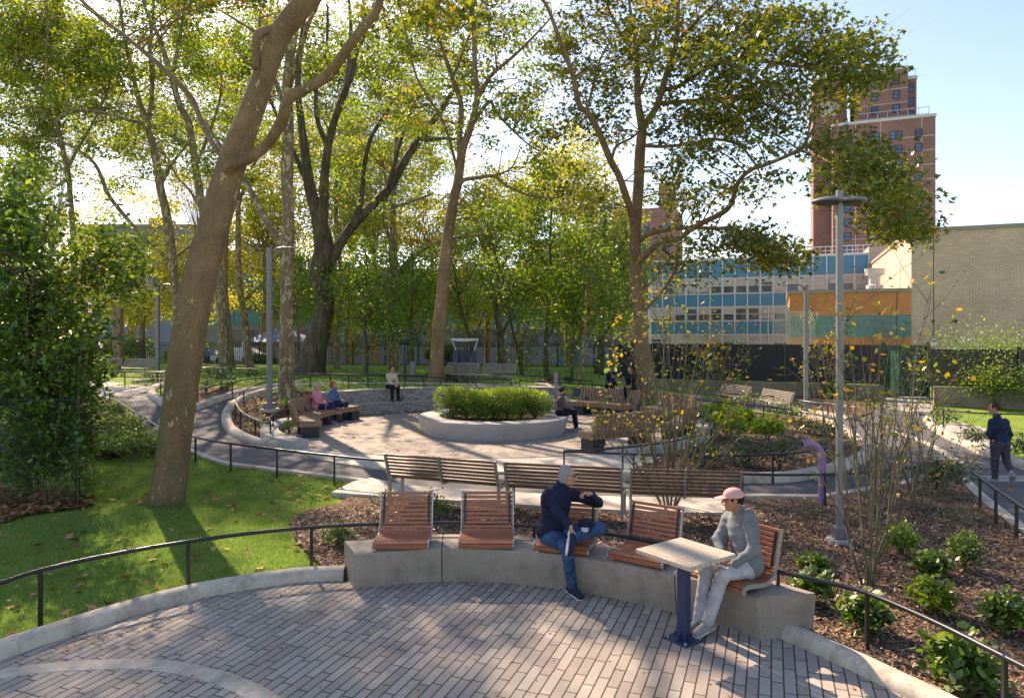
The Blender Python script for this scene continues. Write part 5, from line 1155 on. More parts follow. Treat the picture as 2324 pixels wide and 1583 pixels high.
def trees():
    gp = 'plane trees of the park'
    # 1 leaning plane
    tree('plane_tree', 'massive leaning plane tree with smooth brown trunk on the front lawn', (378, 1140), [
        [(374, 1150, 107), (379, 1128, 98), (385, 1090, 93), (395, 1000, 88), (408, 900, 86), (422, 800, 86), (440, 700, 84), (458, 620, 84), (478, 540, 76), (497, 470, 73), (516, 400, 71), (540, 330, 69), (566, 265, 62), (592, 195, 60), (615, 130, 58), (642, 70, 58), (690, 10, 55), (748, -60, 47), (800, -150, 40), (850, -280, 31)],
        ([(500, 428, 40), (512, 400, 36), (530, 378, 30), (563, 362, 29), (600, 325, 28), (640, 275, 28), (660, 230, 27), (690, 200, 26), (740, 165, 25), (790, 115, 24), (825, 70, 23), (852, 20, 22), (868, -40, 20), (900, -140, 16), (960, -250, 11)], -1.5),
        ([(625, 75, 24), (604, 74, 24), (586, 92, 22), (578, 125, 18), (575, 152, 15)], -.4),
        ([(520, 370, 20), (499, 344, 16), (461, 286, 15), (427, 217, 15), (378, 162, 14), (327, 117, 13), (275, 76, 12), (220, 34, 11), (186, 0, 10), (130, -70, 8)], 3),
        ([(800, -150, 27), (700, -260, 20), (560, -340, 13)], 2), ([(900, -140, 15), (1050, -190, 11), (1250, -200, 7)], 1), ([(850, -280, 22), (760, -420, 15), (650, -520, 9)], 4)],
        'bark_plane', 'lf_plane_near', [(930, 35, 110, 50, 12, 2), (860, -190, 460, 120, 14, 1), (530, -28, 180, 42, 46, 13.5), (360, -45, 90, 40, 16, 13.5), (330, -95, 110, 45, 70, 12.3), (450, -70, 90, 40, 30, 12.3), (600, -300, 420, 150, 28, 3), (200, -60, 300, 80, 18, 3), (1080, 20, 130, 40, 16, 4), (450, 10, 60, 30, 4, 1), (560, -480, 500, 150, 24, 4)], leafs=.15, per=60, cr=.5, tpl='lobe6', group=gp, segs=20, spread=1.6, seed=11)  # far-back clumps, mostly above view, are added to shade the terrace
    tree('plane_tree', 'straight plane tree with mottled trunk beside the left lamp', (650, 905), [
        [(650, 914, 74), (650, 902, 60), (650, 880, 46), (650, 800, 37), (650, 700, 33), (652, 600, 32), (655, 500, 30), (652, 400, 29), (655, 300, 27), (652, 200, 25), (660, 120, 22), (672, 40, 19), (680, -60, 15), (690, -200, 10), (700, -330, 6)],
        ([(645, 580, 24), (625, 535, 19), (595, 480, 16), (565, 425, 14), (540, 390, 13), (500, 330, 10), (470, 280, 7)], 3), ([(655, 200, 16), (680, 125, 12), (700, 60, 10), (722, 0, 8), (740, -90, 5)], -3), ([(652, 260, 14), (625, 180, 11), (600, 110, 9), (585, 40, 7)], 3), ([(672, 30, 12), (620, -60, 10), (540, -160, 6)], 2), ([(660, 120, 12), (560, 60, 8), (480, 10, 5)], 4)],
        'bark_pale', 'lf_plane', [(640, 60, 200, 110, 22, 1), (540, -150, 260, 120, 8), (470, 330, 110, 60, 18, 2), (740, 60, 100, 90, 6)], leafs=.17, per=75, cr=.75, group=gp, seed=12)
    # oak
    tree('oak_tree', 'dark furrowed oak with a bent trunk and many ascending limbs', (705, 850), [
        [(700, 853, 100), (704, 840, 86), (710, 810, 76), (717, 780, 70), (730, 740, 62), (738, 700, 56), (734, 660, 58), (726, 620, 62), (735, 570, 56), (728, 520, 46), (716, 470, 38), (704, 430, 32), (697, 380, 28), (690, 330, 24), (684, 280, 21), (676, 200, 18), (680, 130, 15), (690, 40, 12), (700, -60, 8)],
        ([(738, 610, 44), (765, 565, 32), (800, 515, 29), (842, 470, 26), (880, 430, 25), (908, 385, 23), (930, 350, 21), (968, 295, 19), (1003, 245, 16), (1040, 192, 12), (1080, 150, 7)], 2), ([(728, 540, 40), (736, 470, 30), (738, 400, 26), (744, 330, 23), (756, 280, 21), (778, 225, 19), (798, 170, 17), (806, 120, 14), (830, 70, 11), (850, 10, 8)], -2),
        ([(800, 515, 22), (822, 450, 15), (826, 380, 13), (838, 320, 12), (855, 290, 11), (890, 235, 9), (905, 190, 7)], 3), ([(744, 330, 16), (720, 270, 13), (718, 190, 11), (740, 110, 9), (745, 20, 7)], 2), ([(778, 225, 14), (790, 150, 11), (795, 60, 9), (790, -20, 7)], 2), ([(880, 430, 14), (905, 330, 10), (935, 240, 7)], -2), ([(965, 318, 12), (1000, 313, 9), (1050, 318, 6)], -1), ([(704, 430, 18), (660, 330, 12), (620, 240, 9), (590, 170, 6)], 3)],
        'bark_dark', 'lf_oak', [(760, 330, 120, 130, 60), (850, 180, 200, 140, 70), (700, 180, 130, 130, 40), (960, 220, 120, 80, 40), (780, 0, 240, 100, 60), (820, -150, 260, 100, 28), (740, 480, 90, 60, 22), (1050, 330, 120, 60, 26)], leafs=.15, per=75, cr=.9, tpl='quad', flare=.6, wk=.88, seed=13, spread=3.5, rmean=.45)
    tree('plane_tree', 'slim plane tree behind the wall-sitting man', (894, 843), [
        [(893, 848, 30), (893, 835, 26), (893, 780, 24), (890, 700, 23), (892, 640, 22), (894, 600, 20), (892, 540, 17), (893, 470, 15), (896, 400, 13), (900, 320, 11), (902, 240, 8)],
        ([(895, 640, 16), (915, 605, 13), (945, 578, 11), (985, 552, 9), (1040, 538, 7), (1100, 530, 5)], -2), ([(892, 560, 12), (872, 500, 9), (880, 440, 8), (870, 380, 5)], 2), ([(893, 470, 10), (930, 460, 7), (980, 440, 4)], 1), ([(890, 660, 10), (850, 640, 8), (800, 665, 6), (775, 690, 4)], 1)],
        'bark_pale', 'lf_plane', [(890, 380, 140, 90, 50), (900, 250, 130, 80, 36), (1010, 500, 90, 50, 20), (840, 470, 60, 50, 12)], leafs=.2, per=60, cr=.8, group=gp, seed=14)
    tree('plane_tree', 'tall plane tree on the lawn edge directly behind the round planter', (989, 872), [
        [(987, 878, 56), (988, 868, 42), (990, 845, 35), (995, 760, 31), (1003, 690, 30), (1007, 620, 29), (1016, 540, 27), (1026, 470, 25), (1040, 410, 23), (1050, 340, 21), (1068, 290, 18), (1083, 222, 15), (1078, 165, 13), (1076, 86, 11), (1071, 0, 9), (1070, -90, 6)],
        ([(1083, 222, 14), (1100, 195, 10), (1118, 170, 9), (1167, 127, 7), (1222, 69, 5), (1260, 30, 3)], -2), ([(1044, 380, 16), (1044, 300, 14), (1047, 241, 13), (1027, 179, 12), (1005, 113, 9), (985, 45, 7), (978, 0, 6), (970, -60, 4)], 2), ([(1038, 385, 8), (1012, 292, 7), (985, 241, 6), (944, 172, 5), (919, 62, 4), (905, 10, 3)], -3),
        ([(1040, 425, 14), (1052, 410, 10), (1082, 402, 9), (1122, 399, 8), (1150, 423, 7), (1212, 447, 5), (1270, 447, 4)], -2), ([(1068, 290, 10), (1110, 230, 8), (1130, 260, 6), (1200, 330, 4), (1240, 350, 3)], 2), ([(1122, 399, 6), (1160, 380, 4), (1180, 340, 3)], 1), ([(1027, 179, 8), (1060, 90, 6), (1090, 20, 5), (1110, -50, 3)], 3)],
        'bark_plane', 'lf_plane', [(1010, 130, 150, 120, 75), (1150, 130, 130, 110, 60), (1060, -60, 280, 110, 36), (1130, 290, 130, 60, 34), (960, 260, 90, 60, 22), (1230, 400, 90, 50, 22), (1100, 480, 100, 40, 18), (1180, 220, 60, 60, 12)], leafs=.17, per=75, cr=.62, group=gp, seed=15, spread=2.5)
    # 6 right plane
    tree('plane_tree', 'wide-spreading plane tree at right with limbs reaching over the school', (1465, 905), [
        [(1470, 912, 62), (1468, 895, 52), (1464, 860, 46), (1458, 800, 38), (1452, 720, 33), (1446, 660, 31), (1442, 600, 32), (1441, 545, 30), (1445, 470, 27), (1449, 413, 26), (1452, 350, 25), (1456, 310, 23), (1457, 285, 21), (1447, 224, 16), (1446, 131, 13), (1439, 86, 10), (1430, 20, 8), (1420, -60, 5)],
        ([(1455, 300, 20), (1472, 270, 17), (1490, 241, 16), (1511, 172, 14), (1524, 130, 13), (1535, 96, 12), (1537, 0, 9), (1545, -80, 6)], -3),
        ([(1438, 510, 20), (1432, 482, 17), (1418, 440, 16), (1404, 395, 16), (1387, 365, 16), (1353, 292, 15), (1330, 255, 15), (1315, 234, 14), (1298, 165, 13), (1270, 96, 11), (1243, 17, 9), (1219, -20, 7), (1180, -90, 5)], -4),
        ([(1446, 595, 24), (1468, 575, 18), (1500, 548, 16), (1543, 540, 14), (1574, 516, 14), (1636, 485, 14), (1662, 458, 12), (1677, 413, 11), (1700, 388, 10), (1736, 375, 9), (1784, 354, 9), (1818, 337, 8), (1834, 308, 6), (1850, 280, 4)], -7), ([(1812, 340, 8), (1845, 352, 7), (1875, 360, 7), (1904, 375, 6), (1950, 405, 6), (1990, 440, 5), (2030, 480, 4), (2075, 520, 3)], -7),
        ([(1452, 545, 16), (1480, 528, 12), (1552, 516, 11), (1620, 519, 10), (1664, 520, 9), (1715, 540, 7), (1760, 565, 5), (1790, 590, 3)], -5), ([(1492, 235, 12), (1543, 229, 10), (1629, 224, 9), (1688, 227, 8), (1750, 241, 6), (1790, 260, 4)], -5), ([(1500, 205, 12), (1543, 193, 11), (1595, 162, 10), (1664, 138, 10), (1750, 138, 9), (1818, 151, 8), (1887, 165, 6), (1935, 150, 5), (1980, 130, 3)], -7),
        ([(1515, 165, 10), (1543, 128, 9), (1580, 100, 8), (1612, 79, 7), (1681, 72, 6), (1730, 90, 4)], -4), ([(1458, 330, 10), (1500, 335, 8), (1543, 330, 8), (1580, 322, 8), (1612, 316, 8), (1671, 330, 7), (1715, 372, 5), (1730, 400, 3)], -5), ([(1535, 96, 10), (1600, 30, 8), (1660, -30, 6)], -5), ([(1330, 255, 8), (1345, 200, 6), (1360, 140, 5), (1385, 95, 4)], 2), ([(1387, 365, 8), (1400, 330, 7), (1430, 315, 6), (1450, 300, 5)], 1), ([(1452, 720, 9), (1478, 690, 8), (1500, 665, 8), (1525, 625, 8), (1538, 592, 8), (1522, 578, 7), (1505, 565, 7), (1512, 545, 5)], -3), ([(1446, 131, 8), (1400, 60, 6), (1370, 0, 5)], 2), ([(1447, 224, 9), (1480, 130, 7), (1490, 40, 6)], 1)],
        'bark_plane', 'lf_plane_near', [(1400, 60, 160, 100, 80), (1600, 70, 190, 100, 95, -3), (1780, 110, 170, 100, 70, -5), (1930, 130, 75, 60, 30, -6), (1980, 170, 35, 35, 10, -6), (1330, 200, 80, 80, 24), (1590, 270, 130, 90, 55, -3), (1740, 270, 110, 70, 34, -5), (1920, 340, 70, 40, 18, -7), (1960, 400, 90, 55, 38, -7), (2030, 490, 60, 55, 36, -7), (2070, 530, 30, 20, 8, -7), (1870, 220, 60, 40, 10, -6), (1640, 400, 120, 50, 22, -4), (1640, 555, 130, 35, 40, -5), (1780, 590, 90, 30, 20, -5), (1540, 470, 60, 50, 12, -2), (1370, 300, 50, 60, 14), (1340, 440, 60, 50, 14), (1500, -80, 340, 90, 36), (1270, 270, 40, 60, 9), (1500, 400, 60, 60, 12, 1), (1420, 190, 80, 60, 18, 2), (1700, 195, 90, 40, 18, -4), (1540, 610, 70, 30, 12, -2)],
        leafs=.19, per=62, cr=.78, tpl='lobe6', group=gp, seed=16, spread=1.8)
    # left group
    tree('plane_tree', 'pale mottled plane tree just left of the leaning trunk', (402, 850), [
        [(402, 856, 30), (403, 800, 24), (403, 730, 23), (400, 680, 23), (396, 640, 24), (391, 590, 23), (386, 540, 22), (375, 470, 21), (365, 430, 21), (354, 361, 19), (341, 310, 17), (331, 275, 15), (312, 215, 13), (298, 150, 11), (285, 100, 10), (275, 30, 8), (265, -60, 6)],
        ([(333, 280, 13), (342, 240, 12), (348, 180, 11), (341, 110, 10), (345, 30, 8), (350, -50, 6)], 3), ([(386, 610, 13), (368, 575, 11), (340, 550, 10), (327, 543, 10), (275, 482, 11), (250, 445, 10), (236, 415, 10), (213, 372, 9), (180, 342, 8), (131, 320, 7), (69, 316, 5), (20, 320, 4)], -4), ([(368, 415, 10), (395, 370, 8), (430, 320, 6), (450, 270, 4)], 3), ([(391, 590, 9), (430, 560, 7), (470, 530, 5)], 2)],
        'bark_pale', 'lf_plane', [(300, 90, 170, 110, 75), (180, 300, 130, 60, 30), (300, -80, 260, 90, 24), (230, 400, 80, 50, 16), (420, 300, 80, 60, 20)], leafs=.19, per=75, cr=.8, group=gp, seed=17, Y=36)
    tree('plane_tree', 'plane tree rising just behind the leaning trunk to its right', (512, 850), [
        [(512, 858, 42), (511, 845, 33), (508, 780, 29), (502, 700, 27), (498, 640, 25), (492, 590, 23), (480, 540, 22), (461, 482, 21), (444, 378, 19), (436, 325, 18), (427, 275, 17), (406, 234, 16), (389, 172, 14), (361, 86, 12), (334, 28, 10), (310, -50, 7)],
        ([(432, 330, 12), (395, 312, 10), (361, 296, 10), (325, 280, 10), (292, 272, 10), (245, 258, 9), (206, 253, 9), (155, 255, 7), (118, 268, 6), (70, 262, 4), (20, 257, 3)], -4), ([(389, 172, 10), (410, 90, 8), (420, 10, 6), (430, -60, 4)], 3), ([(444, 378, 10), (478, 300, 8), (500, 220, 6), (500, 160, 5)], 3), ([(461, 482, 9), (430, 430, 7), (400, 400, 6), (380, 360, 4)], 2)],
        'bark_pale', 'lf_plane', [(380, 100, 160, 100, 70), (200, 220, 170, 60, 48), (120, 330, 110, 60, 22), (430, -70, 250, 90, 24), (500, 200, 60, 80, 18), (350, 350, 100, 50, 18)], leafs=.19, per=75, cr=.8, group=gp, seed=18)
    tree('plane_tree', 'thin plane tree at far left rising above the dark foliage', (172, 860), [
        [(172, 870, 20), (172, 800, 17), (170, 700, 16), (168, 600, 15), (165, 516, 14), (159, 440, 13), (155, 396, 13), (144, 344, 12), (134, 300, 11), (124, 258, 11), (113, 220, 10)],
        ([(113, 222, 9), (86, 200, 7), (60, 170, 6), (34, 151, 5), (0, 130, 4)], 2), ([(113, 222, 9), (108, 172, 8), (110, 113, 7), (105, 60, 5), (100, 0, 4)], -2), ([(155, 380, 8), (180, 340, 7), (215, 270, 6), (240, 210, 5), (255, 170, 3)], 3), ([(150, 410, 7), (120, 430, 6), (70, 460, 5), (30, 480, 4)], 2)],
        'bark_pale', 'lf_plane', [(110, 110, 150, 110, 85), (50, 270, 110, 70, 45), (40, 50, 120, 90, 45), (120, -90, 240, 90, 22), (60, 400, 90, 60, 26), (200, 130, 80, 60, 22)], leafs=.19, per=75, cr=.8, group=gp, seed=19, Y=34)
    tree('plane_tree', 'slender blotched plane tree between leaning trunk and left lamp', (567, 840), [
        [(568, 846, 26), (566, 830, 21), (560, 770, 18), (552, 700, 17), (544, 650, 16), (541, 600, 15), (540, 540, 14), (541, 470, 13), (540, 400, 12), (548, 320, 10), (560, 240, 8)],
        ([(545, 690, 9), (570, 665, 8), (600, 640, 7), (620, 600, 6), (640, 560, 4)], 2), ([(541, 470, 9), (560, 410, 7), (590, 350, 5)], 2)],
        'bark_pale', 'lf_plane', [(560, 280, 110, 100, 40), (600, 440, 70, 60, 16)], leafs=.22, per=60, cr=.9, group=gp, seed=20)
    tree('plane_tree', 'darker trunk close behind the blotched plane tree left of the lamp', (527, 832), [
        [(526, 838, 18), (522, 780, 15), (517, 720, 14), (512, 660, 13), (512, 600, 12), (516, 520, 11), (520, 420, 9)], ([(512, 640, 8), (480, 600, 6), (450, 560, 4)], 2)],
        'bark_plane', 'lf_yellow', [(510, 420, 80, 80, 26)], leafs=.2, per=60, cr=.9, group=gp, seed=21)
    tree('plane_tree', 'thin plane tree right of the dark oak', (762, 838), [
        [(762, 843, 22), (763, 830, 17), (766, 760, 14), (772, 700, 13), (776, 640, 12), (770, 580, 11), (764, 520, 10), (762, 440, 9), (765, 360, 7)],
        ([(772, 680, 7), (756, 640, 6), (750, 600, 5)], 1), ([(770, 560, 7), (800, 520, 5), (830, 480, 4)], 1)],
        'bark_pale', 'lf_plane', [(770, 400, 90, 90, 34), (800, 520, 70, 50, 14)], leafs=.2, per=60, cr=.85, group=gp, seed=22)
    # background greens (behind lawn)
    gg = 'slender green trees before the iron fence'; DENS = 1.0
    def slim(label, b, top, zs, bark='bark_green', w=11, lean=0, lm='lf_green', seed=1, per=70, name='young_tree', extra=()):
        u, v = b; n = 6; L = [(u+lean*(i/(n-1))**1.2+math.sin(i*1.9+seed)*3, v+3-(v+3-top)*i/(n-1), max(3, w*(1.25 if i == 0 else 1-.13*i))) for i in range(n)]
        ls = [L]+[([(L[k][0], L[k][1], w*.5), (L[k][0]+dx*.5, L[k][1]-45, w*.35), (L[k][0]+dx, L[k][1]-100, w*.2)], 1.5) for k, dx in ((2, 50), (2, -50), (3, 60), (3, -45), (1, 40))]+list(extra)
        zs = [tuple([z[0], z[1], z[2], z[3], int(z[4]*DENS)]+list(z[5:])) for z in zs]
        tree(name, label, b, ls, bark, lm, zs, leafs=.17, per=per, cr=.8, group=gg, seed=seed, segs=8, spread=1.5, squash=.7)
    slim('green tree with dark leaning stem behind the exercise frame', (1075, 832), 560, [(1040, 640, 70, 90, 40), (1080, 560, 60, 50, 20), (1020, 740, 40, 40, 4)], lean=-60, seed=31, w=10)
    slim('stout mossy trunk behind the back benches, centre', (1137, 838), 480, [(1130, 560, 90, 90, 60), (1150, 690, 50, 50, 7)], w=20, seed=32, lean=-20)
    slim('thin leaning dark stem right of the stout mossy trunk', (1185, 855), 540, [(1170, 620, 80, 80, 45), (1180, 480, 70, 60, 26), (1190, 790, 40, 40, 6)], w=9, lean=-70, seed=33)
    slim('straight dark trunk behind the far railing, centre right', (1239, 855), 470, [(1240, 560, 80, 90, 55), (1250, 690, 60, 50, 9)], w=12, seed=34, lean=15)
    slim('leafy double-stemmed young tree left of the white birch', (1300, 862), 560, [(1300, 700, 60, 70, 34), (1290, 620, 60, 50, 20), (1300, 800, 40, 40, 7)], w=9, seed=35)
    slim('young birch with pale bark beyond the purple pipe', (1318, 872), 520, [(1330, 640, 70, 80, 42), (1340, 540, 60, 50, 20)], bark='bark_pale', w=8, seed=36, lean=25, name='birch_tree')
    slim('mossy trunk behind the two men, left of the wide plane tree', (1362, 850), 480, [(1380, 560, 80, 90, 60), (1410, 680, 50, 60, 11), (1350, 690, 40, 40, 5)], w=20, seed=37, lean=10)
    slim('bright green tree behind the distant lamp post', (830, 855), 560, [(830, 640, 90, 90, 60), (850, 740, 60, 50, 12), (790, 760, 40, 40, 6)], w=9, seed=38, lm='lf_oak')
    slim('bright green tree right of the slim plane tree', (935, 850), 540, [(950, 640, 60, 90, 50), (940, 760, 50, 40, 8)], w=8, seed=39, lm='lf_oak')
    slim('green tree behind the lamp left of the oak', (640, 845), 560, [(690, 640, 60, 90, 30), (600, 690, 60, 50, 6)], w=9, seed=40, lm='lf_oak')
    gy = 'yellowing street trees beyond the iron fence'
    def back(label, u, v, Y, zs, lm='lf_yellow', w=14, seed=1, lf=.3, n=70):
        tree('street_tree', label, (u, v), [[(u, v+60, w*1.2), (u-3, v-60, w), (u+2, v-130, w*.8), (u, v-220, w*.5)], ([(u, v-80, w*.5), (u-50, v-140, w*.35), (u-90, v-180, w*.2)], 2), ([(u, v-90, w*.5), (u+50, v-150, w*.35), (u+90, v-200, w*.2)], 2)], 'bark_plane', lm, zs, Y=Y, leafs=lf, per=n, cr=1.3, group=gy, seed=seed, segs=8, spread=2.5, squash=.6, rmean=.45)
    back('yellow street tree farthest left behind the dark foliage', 220, 810, 60, [(210, 620, 100, 90, 60), (150, 700, 70, 50, 20)], seed=51)
    back('yellow street tree behind the far left benches', 326, 800, 58, [(330, 620, 110, 90, 80), (300, 700, 90, 40, 26)], seed=52)
    back('yellow street tree behind the leaning trunk', 430, 800, 62, [(450, 600, 100, 90, 70), (440, 690, 80, 40, 20)], seed=53)
    back('golden street tree between leaning trunk and left lamp', 600, 800, 64, [(590, 540, 100, 90, 80), (560, 640, 90, 60, 26), (640, 660, 50, 50, 14)], seed=54)
    back('golden street tree behind the oak', 760, 800, 60, [(700, 480, 110, 80, 50), (800, 560, 80, 80, 44), (700, 640, 70, 60, 14)], seed=55)
    back('yellow green tree filling the gap right of the tall plane tree', 1110, 800, 58, [(1110, 480, 100, 60, 60), (1190, 430, 120, 60, 60), (1060, 560, 70, 60, 26)], seed=56)
    back('yellow green tree left of the wide plane tree', 1290, 800, 60, [(1290, 430, 110, 70, 70), (1370, 500, 80, 70, 50), (1300, 340, 90, 50, 26)], seed=57)
    back('soft green tree between wide plane tree and school', 1420, 800, 56, [(1400, 620, 70, 100, 50), (1340, 720, 60, 40, 16)], seed=58, lm='lf_green')
    back('dark street tree beyond the fence at far left', 60, 820, 62, [(60, 640, 100, 90, 50), (30, 520, 80, 60, 20)], seed=59, lm='lf_green')
    back('tall pale green tree behind the oak crown', 850, 800, 62, [(850, 420, 110, 110, 80), (930, 330, 90, 80, 40), (760, 330, 90, 90, 40)], seed=71, n=80)
    back('tall yellow tree showing between leaning trunk and oak', 620, 800, 66, [(620, 400, 90, 90, 60), (560, 480, 70, 50, 24), (640, 300, 80, 60, 30)], seed=72, n=80)
    back('tall golden tree behind the slim plane tree', 980, 800, 64, [(960, 500, 90, 70, 50), (1000, 590, 70, 50, 24), (900, 520, 60, 50, 20)], seed=73, n=80)
    back('tall pale tree behind the left group of planes', 300, 800, 68, [(300, 470, 100, 50, 18), (430, 440, 80, 60, 20), (120, 520, 90, 50, 20)], seed=74)
    back('very tall thin-crowned tree far behind the oak', 800, 800, 70, [(800, 250, 140, 130, 110), (900, 130, 130, 100, 70), (700, 110, 130, 110, 70), (980, 330, 80, 80, 26)], seed=75, n=80, lm='lf_plane')
    back('very tall thin-crowned tree far behind the leaning trunk', 460, 800, 70, [(450, 180, 140, 130, 90), (350, 320, 90, 70, 30), (560, 130, 100, 110, 56)], seed=76, n=80, lm='lf_plane')
    back('very tall thin-crowned tree at the far left', 120, 800, 70, [(110, 150, 140, 130, 80), (240, 240, 110, 100, 44)], seed=77, n=80, lm='lf_plane')
    for i_, (u_, l_) in enumerate(((680, 'left of the oak'), (790, 'right of the oak'), (930, 'behind the exercise machine'), (1060, 'behind the exercise frame'), (1180, 'behind the leaning dark stem'), (1290, 'behind the young birch'), (1390, 'beside the wide plane tree'))):
        back('low sunlit tree across the street, %s' % l_, u_, 815, 54, [(u_, 690, 70, 50, 40), (u_+20, 630, 60, 40, 22)], seed=90+i_, n=70, lf=.26, lm='lf_yellow' if i_ % 2 else 'lf_oak', w=9)
    gh = 'hedges beyond the iron fence'
    for u, w, h, Y, lab in ((290, 150, 80, 58, 'dark hedge mass beyond the fence at left'), (430, 120, 70, 60, 'hedge beyond the fence behind the leaning trunk'), (590, 70, 26, 52, 'bright low hedge behind the fence under the marquee'), (1010, 90, 46, 50, 'low green bush at the iron fence behind the exercise machine')):
        p = P(u, 828, Y); zt_ = p.z; p.z = T(p.x, p.y); shrub(None, w, h+(zt_-p.z)*FF/Y, lab, 'lf_green', 2200, .28, 'quad', base=p, group=gh, name='hedge', cat='hedge', lumps=10)
    # left foreground foliage: viburnum + vines
    tree('leafy_shrub_tree', 'dark green leafy shrub tree filling the left edge', (60, 1134), [
        [(60, 1136, 7), (62, 1060, 7), (70, 960, 7), (66, 850, 7), (60, 740, 6), (50, 620, 9), (40, 480, 7), (30, 380, 4)], ([(64, 1000, 10), (110, 880, 8), (180, 760, 6), (250, 680, 4), (320, 620, 3)], -.5), ([(66, 860, 8), (110, 740, 7), (170, 640, 5), (250, 570, 3), (330, 545, 2)], .4), ([(60, 740, 7), (90, 620, 5), (110, 520, 4), (120, 460, 3)], .2), ([(80, 1150, 8), (74, 1050, 7), (110, 960, 6), (140, 880, 5), (150, 800, 4)], .3), ([(64, 1060, 9), (20, 960, 7), (-40, 820, 6)], .5)],
        'bark_green', 'lf_dark', [(30, 620, 110, 130, 105), (20, 480, 50, 90, 50), (140, 1000, 70, 60, 30), (40, 1050, 80, 50, 30), (100, 690, 100, 80, 70), (0, 700, 60, 120, 50), (220, 640, 90, 40, 20), (300, 575, 60, 24, 14), (265, 640, 70, 30, 10), (40, 820, 120, 90, 90), (150, 830, 90, 60, 70), (110, 900, 90, 60, 60), (50, 380, 30, 50, 10), (180, 560, 80, 40, 14), (240, 520, 60, 22, 8), (110, 480, 40, 40, 10), (60, 930, 90, 60, 26), (200, 740, 70, 50, 14)], leafs=.13, per=40, cr=.36, tpl='oval', seed=61, spread=.6, cat='shrub', Y=12.9, squash=.8)
    tree('climbing_vine', 'dark vine climbing over the green chain link fence and its post', (178, 1140), [
        [(178, 1144, 7), (176, 1060, 6), (180, 980, 6), (178, 900, 6), (182, 820, 5), (186, 760, 4)], ([(174, 1100, 5), (120, 1010, 4), (60, 940, 4), (0, 920, 3)], -.2), ([(178, 980, 4), (230, 940, 3), (290, 960, 2), (320, 990, 2)], -.3), ([(176, 1120, 4), (110, 1090, 4), (40, 1040, 3), (-20, 1000, 3)], -.2), ([(110, 1160, 5), (95, 1050, 4), (110, 960, 4), (135, 900, 4), (150, 860, 3)], -.1)],
        'bark_green', 'lf_shrub', [(180, 800, 50, 50, 26), (180, 900, 45, 60, 34), (170, 1000, 60, 60, 36), (100, 950, 90, 50, 40), (60, 1020, 110, 50, 44), (190, 1080, 30, 40, 10), (270, 960, 50, 25, 9), (310, 990, 40, 20, 5), (10, 880, 60, 60, 20), (90, 1080, 80, 30, 12)], leafs=.085, per=32, cr=.22, tpl='lobe6', seed=62, spread=.22, cat='vine', Y=12.3, squash=1)
